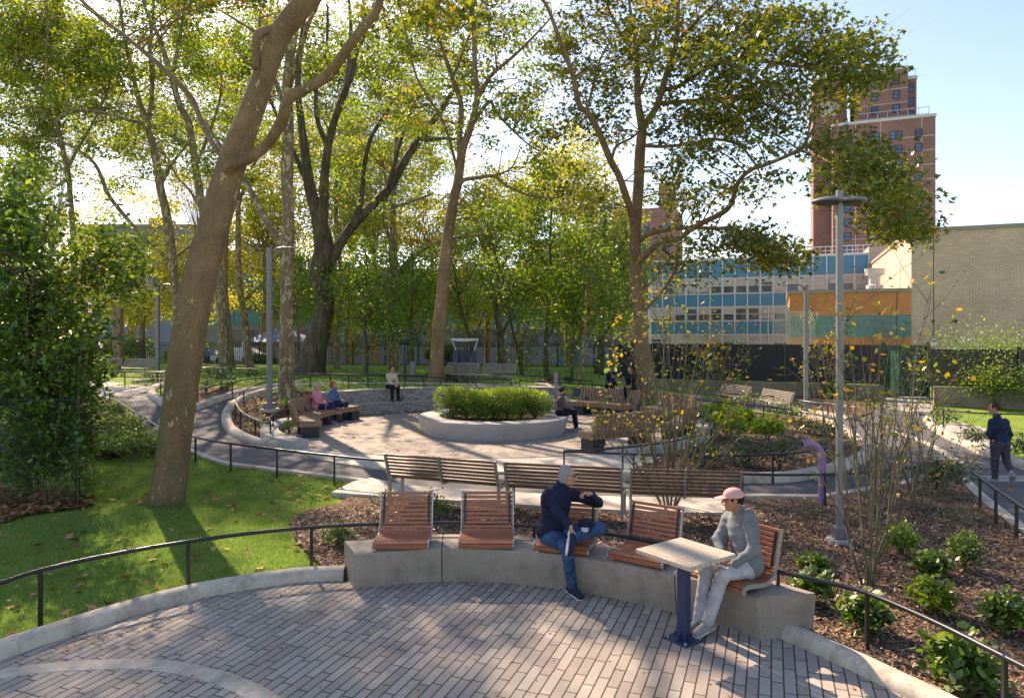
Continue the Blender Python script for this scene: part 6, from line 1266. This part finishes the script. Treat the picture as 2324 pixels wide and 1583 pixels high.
# ---------------------------------------------------------------- figures: smooth blended solids meshed with surface nets
class SDF:
    def __init__(s): s.p = []
    def cone(s, a, b, ra, rb, k=.02, sq=None): s.p.append(('c', np.array(list(a), float), np.array(list(b), float), ra, rb, k, sq)); return s
    def chain(s, pts, rs, k=.02, sq=None):
        for i in range(len(pts)-1): s.cone(pts[i], pts[i+1], rs[i], rs[i+1], k, sq)
        return s
    def ell(s, c, r, ax=None, k=.02):
        ax = np.eye(3) if ax is None else np.array([list(v) for v in ax], float); s.p.append(('e', np.array(list(c), float), np.array(r, float), ax, None, k, None)); return s
    def sub(s, c, r, ax=None, k=.01):
        ax = np.eye(3) if ax is None else np.array([list(v) for v in ax], float); s.p.append(('s', np.array(list(c), float), np.array(r, float), ax, None, k, None)); return s
    def halfcut(s, c, n): s.p.append(('h', np.array(list(c), float), np.array(list(n), float), None, None, .001, None)); return s
    def bounds(s):
        lo = np.full(3, 1e9); hi = -lo
        for q in s.p:
            if q[0] == 'c': r = max(q[3], q[4]); lo = np.minimum(lo, np.minimum(q[1], q[2])-r); hi = np.maximum(hi, np.maximum(q[1], q[2])+r)
            elif q[0] == 'e': r = q[2].max(); lo = np.minimum(lo, q[1]-r); hi = np.maximum(hi, q[1]+r)
        return lo, hi
    def mesh(s, h, wrinkle=0, wf=38):
        lo, hi = s.bounds(); lo = lo-2*h-wrinkle; hi = hi+2*h+wrinkle; n = np.ceil((hi-lo)/h).astype(int)+1
        A = [lo[i]+h*np.arange(n[i]) for i in range(3)]; V = np.full(n, .5)
        for q in s.p:
            k = q[5]
            if q[0] == 'h':
                X, Y, Z = np.meshgrid(*A, indexing='ij'); d = (X-q[1][0])*q[2][0]+(Y-q[1][1])*q[2][1]+(Z-q[1][2])*q[2][2]; V = np.maximum(V, d); continue
            if q[0] == 'c': r = max(q[3], q[4]); l = np.minimum(q[1], q[2])-r; u = np.maximum(q[1], q[2])+r
            else: r = q[2].max(); l = q[1]-r; u = q[1]+r
            m = k+3*h; i0 = np.maximum(0, np.floor((l-m-lo)/h).astype(int)); i1 = np.minimum(n, np.ceil((u+m-lo)/h).astype(int)+1)
            sl = tuple(slice(a, b) for a, b in zip(i0, i1)); X, Y, Z = np.meshgrid(*[A[i][i0[i]:i1[i]] for i in range(3)], indexing='ij')
            Pn = np.stack([X, Y, Z], -1)
            if q[0] == 'c':
                a, b = q[1], q[2]; ab = b-a; L2 = max(1e-9, ab@ab); t = np.clip(((Pn-a)@ab)/L2, 0, 1); d = Pn-(a+t[..., None]*ab)
                if q[6] is not None:  # squash along an axis
                    ax, f = q[6]; ax = np.array(list(ax)); c = d@ax; d = d+(c*(1/f-1))[..., None]*ax; D = np.linalg.norm(d, axis=-1)-(q[3]+(q[4]-q[3])*t); D = np.where(D > 0, D*min(1, f*1.0), D*f)
                else: D = np.linalg.norm(d, axis=-1)-(q[3]+(q[4]-q[3])*t)
            else:
                l_ = (Pn-q[1])@q[3].T/q[2]; kk = np.linalg.norm(l_, axis=-1); k2 = np.linalg.norm(l_/q[2], axis=-1)+1e-9; D = kk*(kk-1)/k2
            v = V[sl]
            if q[0] == 's': hh = np.clip(.5-.5*(v+D)/k, 0, 1); V[sl] = v*(1-hh)+(-D)*hh+k*hh*(1-hh)
            else: hh = np.clip(.5+.5*(v-D)/k, 0, 1); V[sl] = v*(1-hh)+D*hh-k*hh*(1-hh)
        if wrinkle:
            X, Y, Z = np.meshgrid(*A, indexing='ij')
            V = V+wrinkle*(np.sin(X*wf+2*np.sin(Z*wf*.6+Y*9))*np.sin(Z*wf*.8+1.5*np.sin(Y*wf*.5+X*7))*.6+.4*np.sin(Z*wf*1.7+X*wf*.9+Y*wf*.6))
        return nets(V, lo, h)
def nets(V, lo, h):
    ins = V < 0; n = np.array(V.shape)-1; acc = np.zeros(tuple(n)+(3,)); cnt = np.zeros(tuple(n))
    cs = [(i, j, k) for i in (0, 1) for j in (0, 1) for k in (0, 1)]
    g = lambda c: V[c[0]:c[0]+n[0], c[1]:c[1]+n[1], c[2]:c[2]+n[2]]
    for a in cs:
        for ax in range(3):
            if a[ax]: continue
            b = list(a); b[ax] = 1; va, vb = g(a), g(b); m = (va < 0) != (vb < 0)
            t = np.where(m, va/np.where(m, va-vb, 1), 0)
            for d in range(3): acc[..., d] += np.where(m, a[d]+(t if d == ax else 0), 0)
            cnt += m
    cell = cnt > 0; idx = -np.ones(tuple(n), int); idx[cell] = np.arange(cell.sum())
    I = np.argwhere(cell); P_ = lo+h*(I+acc[cell]/cnt[cell][:, None]); F = []
    for ax in range(3):
        o1, o2 = [(1, 2), (2, 0), (0, 1)][ax]; sl0 = [slice(1, n[d]) for d in range(3)]; sl0[ax] = slice(0, n[ax])
        a = ins[tuple(sl0)]; s1 = list(sl0); s1[ax] = slice(1, n[ax]+1); b = ins[tuple(s1)]
        for flip in (0, 1):
            m = (a & ~b) if not flip else (~a & b); E = np.argwhere(m)+np.array([0 if d == ax else 1 for d in range(3)])
            if not len(E): continue
            def cc(d1, d2): e = E.copy(); e[:, o1] -= d1; e[:, o2] -= d2; return idx[e[:, 0], e[:, 1], e[:, 2]]
            q = np.stack([cc(1, 1), cc(0, 1), cc(0, 0), cc(1, 0)], 1)
            F.append(q if not flip else q[:, ::-1])
    F = np.vstack(F); F = F[(F >= 0).all(1)]; return P_, F
def V3(*a): return np.array(a, float)
def nrm(v): v = np.array(list(v), float); return v/(np.linalg.norm(v)+1e-9)
def hand(S, wr, d, palm, side, curl=.6, k=.006, s=1.0):
    """wr wrist point, d direction of the hand, palm normal (the side fingers close towards), side = towards the thumb"""
    wr = np.array(list(wr), float); d = nrm(d); palm = nrm(np.array(list(palm), float)-d*np.dot(palm, d)); sd = np.cross(d, palm); sd = sd if np.dot(sd, side) > 0 else -sd
    for o in (-.03, -.01, .011, .03): S.cone(wr+sd*o*.55*s, wr+d*.085*s+sd*o*s, .017*s, .0135*s, .012)
    S.cone(wr-d*.02, wr+d*.02*s, .024*s, .023*s, .015)
    for o, L, sp in ((.032, .072, .1), (.011, .082, .03), (-.011, .077, -.04), (-.031, .06, -.12)):
        p = wr+d*.088*s+sd*o*s; dd = nrm(d+sd*sp); r = .0092*s; c = curl*R.uniform(.85, 1.15)
        for j, f in enumerate((.42, .33, .25)):
            a = c*(j+.6)*.75; q = p+(dd*math.cos(a)+palm*math.sin(a))*L*f*s; S.cone(p, q, r, r*.9, k); p = q; r *= .9
    p = wr+d*.025*s+sd*.03*s; q = p+(d*.6+sd*.75+palm*.25*curl)*.04*s; S.cone(wr+d*.02*s+sd*.015*s, q, .017*s, .0125*s, .01); e = q+(nrm(d+sd*.25+palm*.5*curl))*.032*s; S.cone(q, e, .0118*s, .009*s, k)
def head(S, c, f, up, s=1.0, beard=False):
    f = nrm(f); up = nrm(np.array(list(up))-f*np.dot(up, f)); sd = np.cross(f, up); ax = [sd, f, up]; c = np.array(list(c), float)
    S.ell(c+up*.025*s-f*.012*s, (.076*s, .094*s, .092*s), ax, .02)
    S.ell(c-up*.045*s+f*.02*s, (.058*s, .068*s, .075*s), ax, .03)
    S.ell(c-up*.088*s+f*.055*s, (.03*s, .025*s, .024*s), ax, .03)
    S.cone(c+f*.088*s+up*.018*s, c+f*.112*s-up*.022*s, .008*s, .0135*s, .012); 
    for e in (-1, 1):
        S.sub(c+f*.094*s+sd*e*.032*s+up*.014*s, (.016*s, .012*s, .011*s), ax, .012)
        S.ell(c+f*.06*s+sd*e*.042*s-up*.022*s, (.022*s, .024*s, .02*s), ax, .02)
        S.ell(c+sd*e*.077*s-f*.008*s-up*.002*s, (.009*s, .019*s, .031*s), ax, .006)
        S.cone(c+f*.09*s+sd*e*.05*s+up*.032*s, c+f*.098*s+sd*e*.012*s+up*.034*s, .006*s, .006*s, .01)
        S.cone(c+f*.093*s+sd*e*.022*s-up*.052*s, c+f*.1*s-up*.05*s, .0055*s, .007*s, .008)
    return sd, f, up
def meshpart(name, S, h, mat, t, wrinkle=0, wf=38):
    v, F = S.mesh(h, wrinkle, wf); return np_mesh(name, v, F, mat, t, True, True)
def cloth(name, c, c2=None, rough=.85):
    if name not in MAT: MAT[name] = MN(name, c, c2 or tuple(x*.75 for x in c), 9, rough, bump=.35, bscale=180, bdist=.002, spec=.2)
    return name
def shoe(S, an, toe, up=(0, 0, 1), r=.045, k=.02):
    an = np.array(list(an), float); toe = np.array(list(toe), float); L = max(.15, np.linalg.norm(toe-an))
    if abs(up[2]-1) < 1e-6: d = nrm((toe-an)*np.array([1, 1, 0])); toe = an+d*.165-np.array([0, 0, .03])
    d = nrm(toe-an); up = nrm(np.array(up)-d*np.dot(up, d)); b = -up
    heel = an-d*.05+b*.035; S.cone(an, an+b*.03, .052, .052, k); S.cone(heel, toe+b*.02, r+.004, .046, k, (up, .78)); S.cone(an+b*.01, toe-d*.04+b*.01, .048, .036, k)
    return heel, toe+b*.02, d, up
def person(label, J, C, h=.012, hair=None, cap=None, beard=None, glasses=False, curlL=.7, curlR=.7, wr=.004, long_hair=None, build=1.0, hands=None, extra=None, jk=1.0):
    """J joints in world metres, C clothing materials"""
    J = {k: np.array(list(v), float) for k, v in J.items()}; B = build
    t = thing('person', label, 'person', tuple(J['root']), group=None)
    f = nrm(J['face']); up = nrm(J.get('hup', V3(0, 0, 1)))
    sh = nrm(J['sL']-J['sR']); fwd = nrm(np.cross(sh, J['neck']-J['pel'])); 
    # body: one continuous skin surface
    S = SDF(); hs = J.get('hs', 1.0)
    sd, ff, uu = head(S, J['head'], f, up, float(np.max(hs)))
    S.chain([J['head']-uu*.05-ff*.02, J['neck'], J['chest']], [.052, .058, .1], .03); S.cone(J['chest'], J['pel'], .1*B, .11*B, .05)
    for s in 'LR':
        S.chain([J['s'+s], J['e'+s], J['w'+s]], [.045, .036, .026], .02); S.cone(J['chest'], J['s'+s], .08, .045, .04)
        S.chain([J['h'+s], J['k'+s], J['a'+s]], [.075, .05, .036], .03); S.cone(J['pel'], J['h'+s], .1, .08, .04); S.cone(J['a'+s], J['a'+s]+(J['t'+s]-J['a'+s])*.4, .034, .02, .01)
        hd = nrm(J.get('hd'+s, J['w'+s]-J['e'+s])); pn = J.get('pn'+s, V3(0, 0, -1)); hand(S, J['w'+s], hd, pn, J.get('ts'+s, V3(0, 0, 1)), curlL if s == 'L' else curlR)
    meshpart('body', S, h*.62, C.get('skin', 'skin'), t)
    # top
    S = SDF(); a = J['pel']+(J['neck']-J['pel'])*.02; 
    S.cone(J['neck']-uu*.02, J['chest'], .07*jk, .125*B*jk, .05); S.cone(J['chest'], a, .135*B*jk, .15*B*jk, .07, (fwd, .82)); S.cone(J['chest']+sh*.08, J['chest']-sh*.08, .11*B, .11*B, .05)
    S.cone(a+sh*.06, a-sh*.06, .125*B*jk, .125*B*jk, .05)
    for s in 'LR':
        w = J['w'+s]+(J['e'+s]-J['w'+s])*.1; S.chain([J['s'+s], J['e'+s], w], [.066*jk, .054*jk, .04*jk], .035); S.cone(J['chest']+(J['neck']-J['chest'])*.35, J['s'+s], .08, .066, .05)
        S.cone(w, w+(w-J['e'+s])*.03, .042*jk, .04*jk, .01)
    meshpart('jacket', S, h, C['top'], t, wr)
    if 'collar' in C:
        S = SDF(); n = 10
        for i in range(n):
            a0, a1 = 2*math.pi*i/n, 2*math.pi*(i+1)/n; q = lambda x: J['neck']+uu*.025+(sh*math.cos(x)+fwd*math.sin(x))*.066; S.cone(q(a0), q(a1), .016, .016, .008)
        meshpart('collar', S, h*.7, C['collar'], t)
    # trousers
    S = SDF(); S.cone(J['pel']+sh*.05, J['pel']-sh*.05, .135*B, .135*B, .05)
    for s in 'LR':
        kn = J['k'+s]; an = J['a'+s]; S.chain([J['h'+s], kn], [.098*B, .072], .045); S.chain([kn, an+(kn-an)*.08], [.072, C.get('hem', .055)], .03)
    meshpart('trousers', S, h, C['legs'], t, wr)
    for s in 'LR':
        S = SDF(); H, Tt, d, u2 = shoe(S, J['a'+s]-V3(0, 0, 0), J['t'+s], J.get('su'+s, V3(0, 0, 1))); o = meshpart('shoe', S, h*.8, C['shoe'], t)
        S = SDF(); S.cone(H-u2*.03, Tt-u2*.028, .05, .047, .01, (u2, .34)); q = meshpart('sole', S, h*.7, C.get('sole', 'trim'), None); q.parent = o
    # hair / cap / details
    c = J['head']; ax = [sd, ff, uu]
    if hair:
        S = SDF(); S.ell(c+uu*.03-ff*.022, (.083, .097, .094), ax, .01); S.sub(c+ff*.1-uu*.015, (.09, .075, .095), ax, .02); S.sub(c-uu*.12+ff*.02, (.12, .1, .085), ax, .02)
        if hair == 'long': S.chain([c-ff*.085+uu*.0, c-ff*.11-uu*.06, c-ff*.1-uu*.15], [.04, .034, .02], .03)
        if hair == 'full': S.ell(c-ff*.04-uu*.03, (.088, .075, .09), ax, .03)
        meshpart('hair', S, h*.6, C['hair'], t, .004, 90)
    if cap:
        S = SDF(); S.ell(c+uu*.045-ff*.01, (.09, .108, .083), ax, .005); S.halfcut(c+uu*.028, -uu+ff*.0); o = meshpart('cap', S, h*.6, C['cap'], t)
        S = SDF(); 
        for q in (-1, 0, 1): S.cone(c+uu*.036+ff*.07+sd*q*.035, c+uu*.022+ff*(.165-.01*abs(q))+sd*q*.042, .03, .024, .01, (nrm(uu+ff*.1), .22))
        p = meshpart('brim', S, h*.5, C['cap'], None); p.parent = o
    if beard:
        S = SDF(); S.ell(c-uu*.085+ff*.05, (.05, .05, .055), ax, .02); S.ell(c-uu*.125+ff*.05, (.035, .035, .04), ax, .03); S.sub(c+uu*.0+ff*.1, (.05, .06, .05), ax, .01); meshpart('beard', S, h*.6, C['hair'], t, .004, 120)
    m = MB()
    for e in (-1, 1): m.tube([c+ff*.084+sd*e*.044+uu*.014, c+ff*.092+sd*e*.032+uu*.015, c+ff*.094+sd*e*.02+uu*.014], [.003, .0062, .003], 6)
    m.build('eyes', 'eye', t, smooth=True)
    S = SDF(); S.chain([c+ff*.088+sd*.02-uu*.05, c+ff*.1-uu*.053, c+ff*.088-sd*.02-uu*.05], [.004, .006, .004], .004); meshpart('mouth', S, .004, 'lip', t)
    if glasses:
        m = MB()
        for e in (-1, 1):
            g0 = c+ff*.106+sd*e*.032+uu*.012; m.tube([g0+(sd*math.cos(a)*.023+uu*math.sin(a)*.018) for a in [i*math.pi/6 for i in range(13)]], .0022, 5); m.tube([g0+sd*e*.022, c+sd*e*.08+uu*.012], .002, 5)
        m.tube([c+ff*.108+sd*.01+uu*.014, c+ff*.108-sd*.01+uu*.014], .002, 5); m.build('glasses', 'black', t)
    return t, dict(sd=sd, f=ff, u=uu, sh=sh, fwd=fwd)
def seated(o, phi, seat, feet=None, lean=0., turn=0., knee=.47, spread=.1, hands='lap', cross=False, ht=1.0):
    """generic seated pose: o = point of the seat under the pelvis (world), phi facing angle"""
    f = V3(math.cos(phi), math.sin(phi), 0); l = V3(-f[1], f[0], 0); z = V3(0, 0, 1); o = V3(*o); zf = feet if feet is not None else o[2]-.45
    pel = o+z*.1; up = nrm(z+f*lean); chest = pel+up*.32; neck = pel+up*.5; head_ = neck+nrm(up+f*.15)*.15
    J = dict(root=(o[0], o[1], zf), pel=pel, chest=chest, neck=neck, head=head_, face=nrm(f*math.cos(turn)+l*math.sin(turn)), sL=chest+up*.095+l*.15, sR=chest+up*.095-l*.15)
    for s, q in (('L', 1), ('R', -1)):
        J['h'+s] = o+z*.09+l*q*.09; J['k'+s] = o+f*.43+l*q*spread+z*.09; a = o+f*(knee)+l*q*spread; a[2] = zf+.085; J['a'+s] = a; J['t'+s] = a+f*.15+l*q*.02-z*.03
        J['e'+s] = J['s'+s]-up*.25+f*.08+l*q*.06; J['w'+s] = o+f*.28+l*q*.04+z*.22; J['hd'+s] = nrm(f-l*q*.9-z*.3); J['pn'+s] = -z; J['ts'+s] = f
    if hands == 'knees':
        for s, q in (('L', 1), ('R', -1)): J['e'+s] = J['k'+s]-f*.08+z*.14; J['w'+s] = (J['kL']+J['kR'])/2+f*.08+z*.1+l*q*.05; J['hd'+s] = nrm(f*.5-l*q*.5-z*.6)
    if hands == 'knee1':
        for s, q in (('L', 1), ('R', -1)): J['w'+s] = J['k'+s]-f*.1+z*.11; J['e'+s] = J['s'+s]-up*.25+f*.1; J['hd'+s] = nrm(f-z*.2)
    if cross: J['kR'] = J['kL']+z*.11-l*.03+f*.03; J['aR'] = J['kL']+f*.12-z*.16+l*.1; J['tR'] = J['aR']+f*.13+l*.04-z*.06
    return J
def people():
    MAT['skin'] = MN('skin_warm', (.5, .27, .18), (.44, .23, .15), 20, .55, bump=.05, bscale=200, bdist=.001)
    MAT['skin2'] = MN('skin_tan', (.4, .2, .12), (.34, .17, .1), 20, .55, bump=.05)
    MAT['eye'] = MN('dark_eye', (.02, .015, .012), None, 5, .2, bump=0); MAT['lip'] = MN('lip_colour', (.36, .13, .1), None, 5, .5, bump=0)
    cloth('navy_knit', (.018, .022, .048)); cloth('blue_jeans', (.05, .11, .22), (.02, .045, .1)); cloth('navy_shoe', (.03, .035, .06)); cloth('silver_hair', (.34, .33, .32), (.2, .195, .19)); cloth('grey_fleece', (.2, .215, .22), (.15, .165, .17)); cloth('pale_sweatpants', (.48, .48, .5), (.36, .36, .38))
    cloth('pink_cap', (.72, .36, .34), (.66, .32, .3)); cloth('black_hair', (.02, .016, .014)); cloth('grey_shoe', (.3, .29, .28)); cloth('pink_top', (.68, .26, .32), (.55, .2, .25)); cloth('purple_leggings', (.045, .035, .12)); cloth('denim', (.1, .19, .32), (.05, .1, .19)); cloth('dark_jeans', (.02, .035, .075)); cloth('red_hair', (.5, .1, .03), (.35, .06, .02))
    cloth('blond_grey_hair', (.5, .4, .27), (.36, .28, .18)); cloth('cream_shirt', (.6, .49, .34), (.5, .4, .27)); cloth('black_trousers', (.015, .015, .018)); cloth('brown_boots', (.08, .05, .035)); cloth('maroon_grey_jacket', (.12, .085, .085), (.09, .06, .062)); cloth('dark_denim_jacket', (.02, .035, .07)); cloth('mauve_trousers', (.085, .07, .095)); cloth('pink_shoe', (.45, .15, .18)); cloth('brown_hair', (.07, .04, .022)); cloth('faded_cap', (.05, .055, .08))
    # man in navy with crossed leg
    q = P
    J = dict(root=GZ(1303, 1350, .02), pel=q(1256, 1203, 8.42), chest=q(1262, 1133, 8.42), neck=q(1277, 1099, 8.4), head=q(1288, 1078, 8.36), face=V3(.93, -.38, -.06), hup=V3(.1, -.05, 1), sR=q(1246, 1122, 8.26), sL=q(1299, 1120, 8.56),
             hR=q(1244, 1212, 8.36), hL=q(1276, 1212, 8.4), kR=q(1286, 1241, 7.98), kL=q(1362, 1198, 8.12), aR=q(1299, 1333, 8.04), aL=q(1302, 1222, 7.86), tR=q(1314, 1352, 7.92), tL=q(1296, 1254, 7.72), suL=V3(.75, .5, .3),
             eR=q(1266, 1162, 8.08), wR=q(1294, 1194, 7.9), eL=q(1357, 1140, 8.5), wL=q(1340, 1120, 8.28), hdR=V3(.05, -.1, -1), pnR=V3(.6, .2, -.3), tsR=V3(.2, -1, 0), hdL=V3(-.9, -.35, .12), pnL=V3(.1, -.2, -1), tsL=V3(-.3, -1, .5))
    person('elderly man in navy jumper and jeans, ankle on knee, on the third red chair', J, dict(top='navy_knit', legs='blue_jeans', shoe='navy_shoe', sole='trim', hair='silver_hair', collar='navy_knit', hem=.06), h=.0095, hair='full', glasses=True, curlR=1.0, curlL=1.0, wr=.007, build=1.2, jk=1.12)
    c = q(1330, 1190, 8.05); t = thing('cap', 'navy cap resting on the knee of the man in navy', 'cap', c); S = SDF(); S.ell(c, (.1, .1, .075)); S.halfcut(c+Vector((0, 0, -.01)), (0, 0, -1)); S2 = SDF(); meshpart('crown', S, .007, 'navy_knit', t, .003)
    S2.cone(c+Vector((-.02, -.06, -.01)), c+Vector((-.03, -.15, -.03)), .05, .04, .01, (V3(0, 0, 1), .25)); meshpart('brim', S2, .006, 'trim', t)
    # woman in pink cap
    J = dict(root=GZ(1590, 1432, .02), pel=q(1694, 1279, 7.26), chest=q(1688, 1200, 7.3), neck=q(1676, 1157, 7.28), head=q(1663, 1133, 7.24), face=V3(-.97, .02, -.05), hup=V3(-.05, 0, 1), sL=q(1702, 1176, 7.1), sR=q(1655, 1176, 7.5),
             hL=q(1692, 1290, 7.16), hR=q(1680, 1284, 7.32), kL=q(1640, 1302, 6.88), kR=q(1603, 1293, 7.04), aL=q(1604, 1415, 6.97), aR=q(1586, 1411, 7.07), tL=q(1579, 1432, 6.86), tR=q(1561, 1424, 6.98),
             eL=q(1712, 1248, 7.0), wL=q(1664, 1281, 6.95), eR=q(1630, 1222, 7.42), wR=q(1646, 1276, 7.14), hdL=V3(-.95, .1, .05), pnL=V3(-.1, .4, 1), tsL=V3(0, .5, 1), hdR=V3(-.85, -.35, -.1), pnR=V3(0, -.1, 1), tsR=V3(0, -.5, 1))
    _, A = person('woman in pink cap, grey fleece and pale sweatpants, seated at the wooden table', J, dict(top='grey_fleece', legs='pale_sweatpants', shoe='grey_shoe', sole='trim', hair='black_hair', cap='pink_cap', collar='grey_fleece', hem=.066, skin='skin2'), h=.0095, hair='short', cap=True, wr=.005, jk=1.1, build=1.06)
    m = MB(); c = q(1632, 1275, 6.98); t = thing('phone', 'dark phone held in the hands of the woman in the pink cap', 'phone', c); m.box(c, (.15, .075, .009), (Vector((.93, -.3, .2)), Vector((.3, .93, 0)), Vector((-.2, .0, .98))), .003).build('case', 'black', t)
    # plaza people
    h = .016
    J = seated((-6.28, 21.95, .73), -.1, .47, .26, lean=.0, turn=.05, cross=True); t, _ = person('woman in pink top and dark leggings on the left timber bench', J, dict(top='pink_top', legs='purple_leggings', shoe='pink_shoe', hair='blond_grey_hair', collar='pink_top'), h=h, hair='long', wr=.006, build=1.12, jk=1.1)
    b = V3(-5.9, 21.6, .74); t = thing('water_bottle', 'small clear bottle on the timber bench beside the woman in pink', 'bottle', b); MB().lathe(b, [(0, 0), (.035, 0), (.035, .15), (.015, .18), (.015, .21), (0, .21)], 12).build('bottle', 'skyglass', t)
    J = seated((-6.02, 22.95, .73), -.15, .47, .26, lean=.02, turn=.05); person('woman with red hair and denim jacket on the left timber bench', J, dict(top='denim', legs='dark_jeans', shoe='black_trousers', hair='red_hair', collar='denim'), h=h, hair='full', wr=.006, build=1.1, jk=1.1)
    o = P(886, 886, 25.75); J = seated((o.x, 25.75, 1.12), -1.0, .45, .66, lean=.28, turn=0, hands='knees', spread=.12); person('man in cream shirt leaning forward on the granite wall', J, dict(top='cream_shirt', legs='black_trousers', shoe='brown_boots', hair='brown_hair', collar='cream_shirt'), h=h, hair='long', wr=.006)
    J = seated((1.42, 20.3, .73), .12, .47, .26, lean=.1, turn=.35, hands='knee1', knee=.5, spread=.07); person('bearded man in dark jacket and cap on the rim of the round planter', J, dict(top='maroon_grey_jacket', legs='black_trousers', shoe='grey_shoe', hair='black_hair', cap='faded_cap', collar='maroon_grey_jacket', skin='skin2'), h=h, hair='short', cap=True, beard=True, wr=.006)
    o = P(1390, 878, 25.3); J = seated((o.x, 25.35, 1.2), -1.9, .45, .72, lean=.12, turn=.2, hands='knees', spread=.13); person('man in dark clothes and cap perched on the far right timber bench', J, dict(top='navy_knit', legs='black_trousers', shoe='brown_boots', hair='black_hair', cap='faded_cap', skin='skin2'), h=h, hair='short', cap=True, wr=.006)
    o = P(1432, 884, 24.6); J = seated((o.x, 24.6, 1.15), -1.9, .45, .7, lean=.18, turn=-.4, hands='knees', spread=.13); person('second man in dark clothes behind the bare shrub on the far right timber bench', J, dict(top='black_trousers', legs='black_trousers', shoe='brown_boots', hair='black_hair', skin='skin2'), h=h, hair='short', wr=.006)
    # walking man seen from behind
    Y = 14.2; q = lambda u, v, dy=0: P(u, v, Y+dy)
    J = dict(root=q(2268, 1100), pel=q(2270, 1002), chest=q(2266, 968), neck=q(2262, 942), head=q(2256, 926), face=V3(-.85, .5, 0), sL=q(2252, 957), sR=q(2281, 957), hL=q(2260, 1010), hR=q(2279, 1010), kL=q(2257, 1050, .12), kR=q(2284, 1046, .05),
             aL=q(2258, 1088, .1), aR=q(2300, 1080, -.35), tL=q(2244, 1096, .16), tR=q(2298, 1099, -.28), suR=V3(0, -.9, .4), eL=q(2244, 984), wL=q(2249, 994, .28), eR=q(2292, 986), wR=q(2287, 998, .28), hdL=V3(.3, 1, .1), hdR=V3(-.3, 1, .1))
    person('man in dark denim jacket and mauve trousers walking away at right', J, dict(top='dark_denim_jacket', legs='mauve_trousers', shoe='grey_shoe', hair='brown_hair', collar='dark_denim_jacket', hem=.055), h=.012, hair='short', wr=.005, build=1.05)
def main():
    setup_mats(); world(); B, isl = ground(); litter(B, isl)
    for lab, px, posts in RAILS: railing(px, lab, posts=posts)
    precast(); chairs(); table(); benches(); timber_benches(); granite(); c = planter()
    lamps(); fences(); buildings(); planter_bushes(c); shrubs(); bigshrubs(); trees(); people()
main()
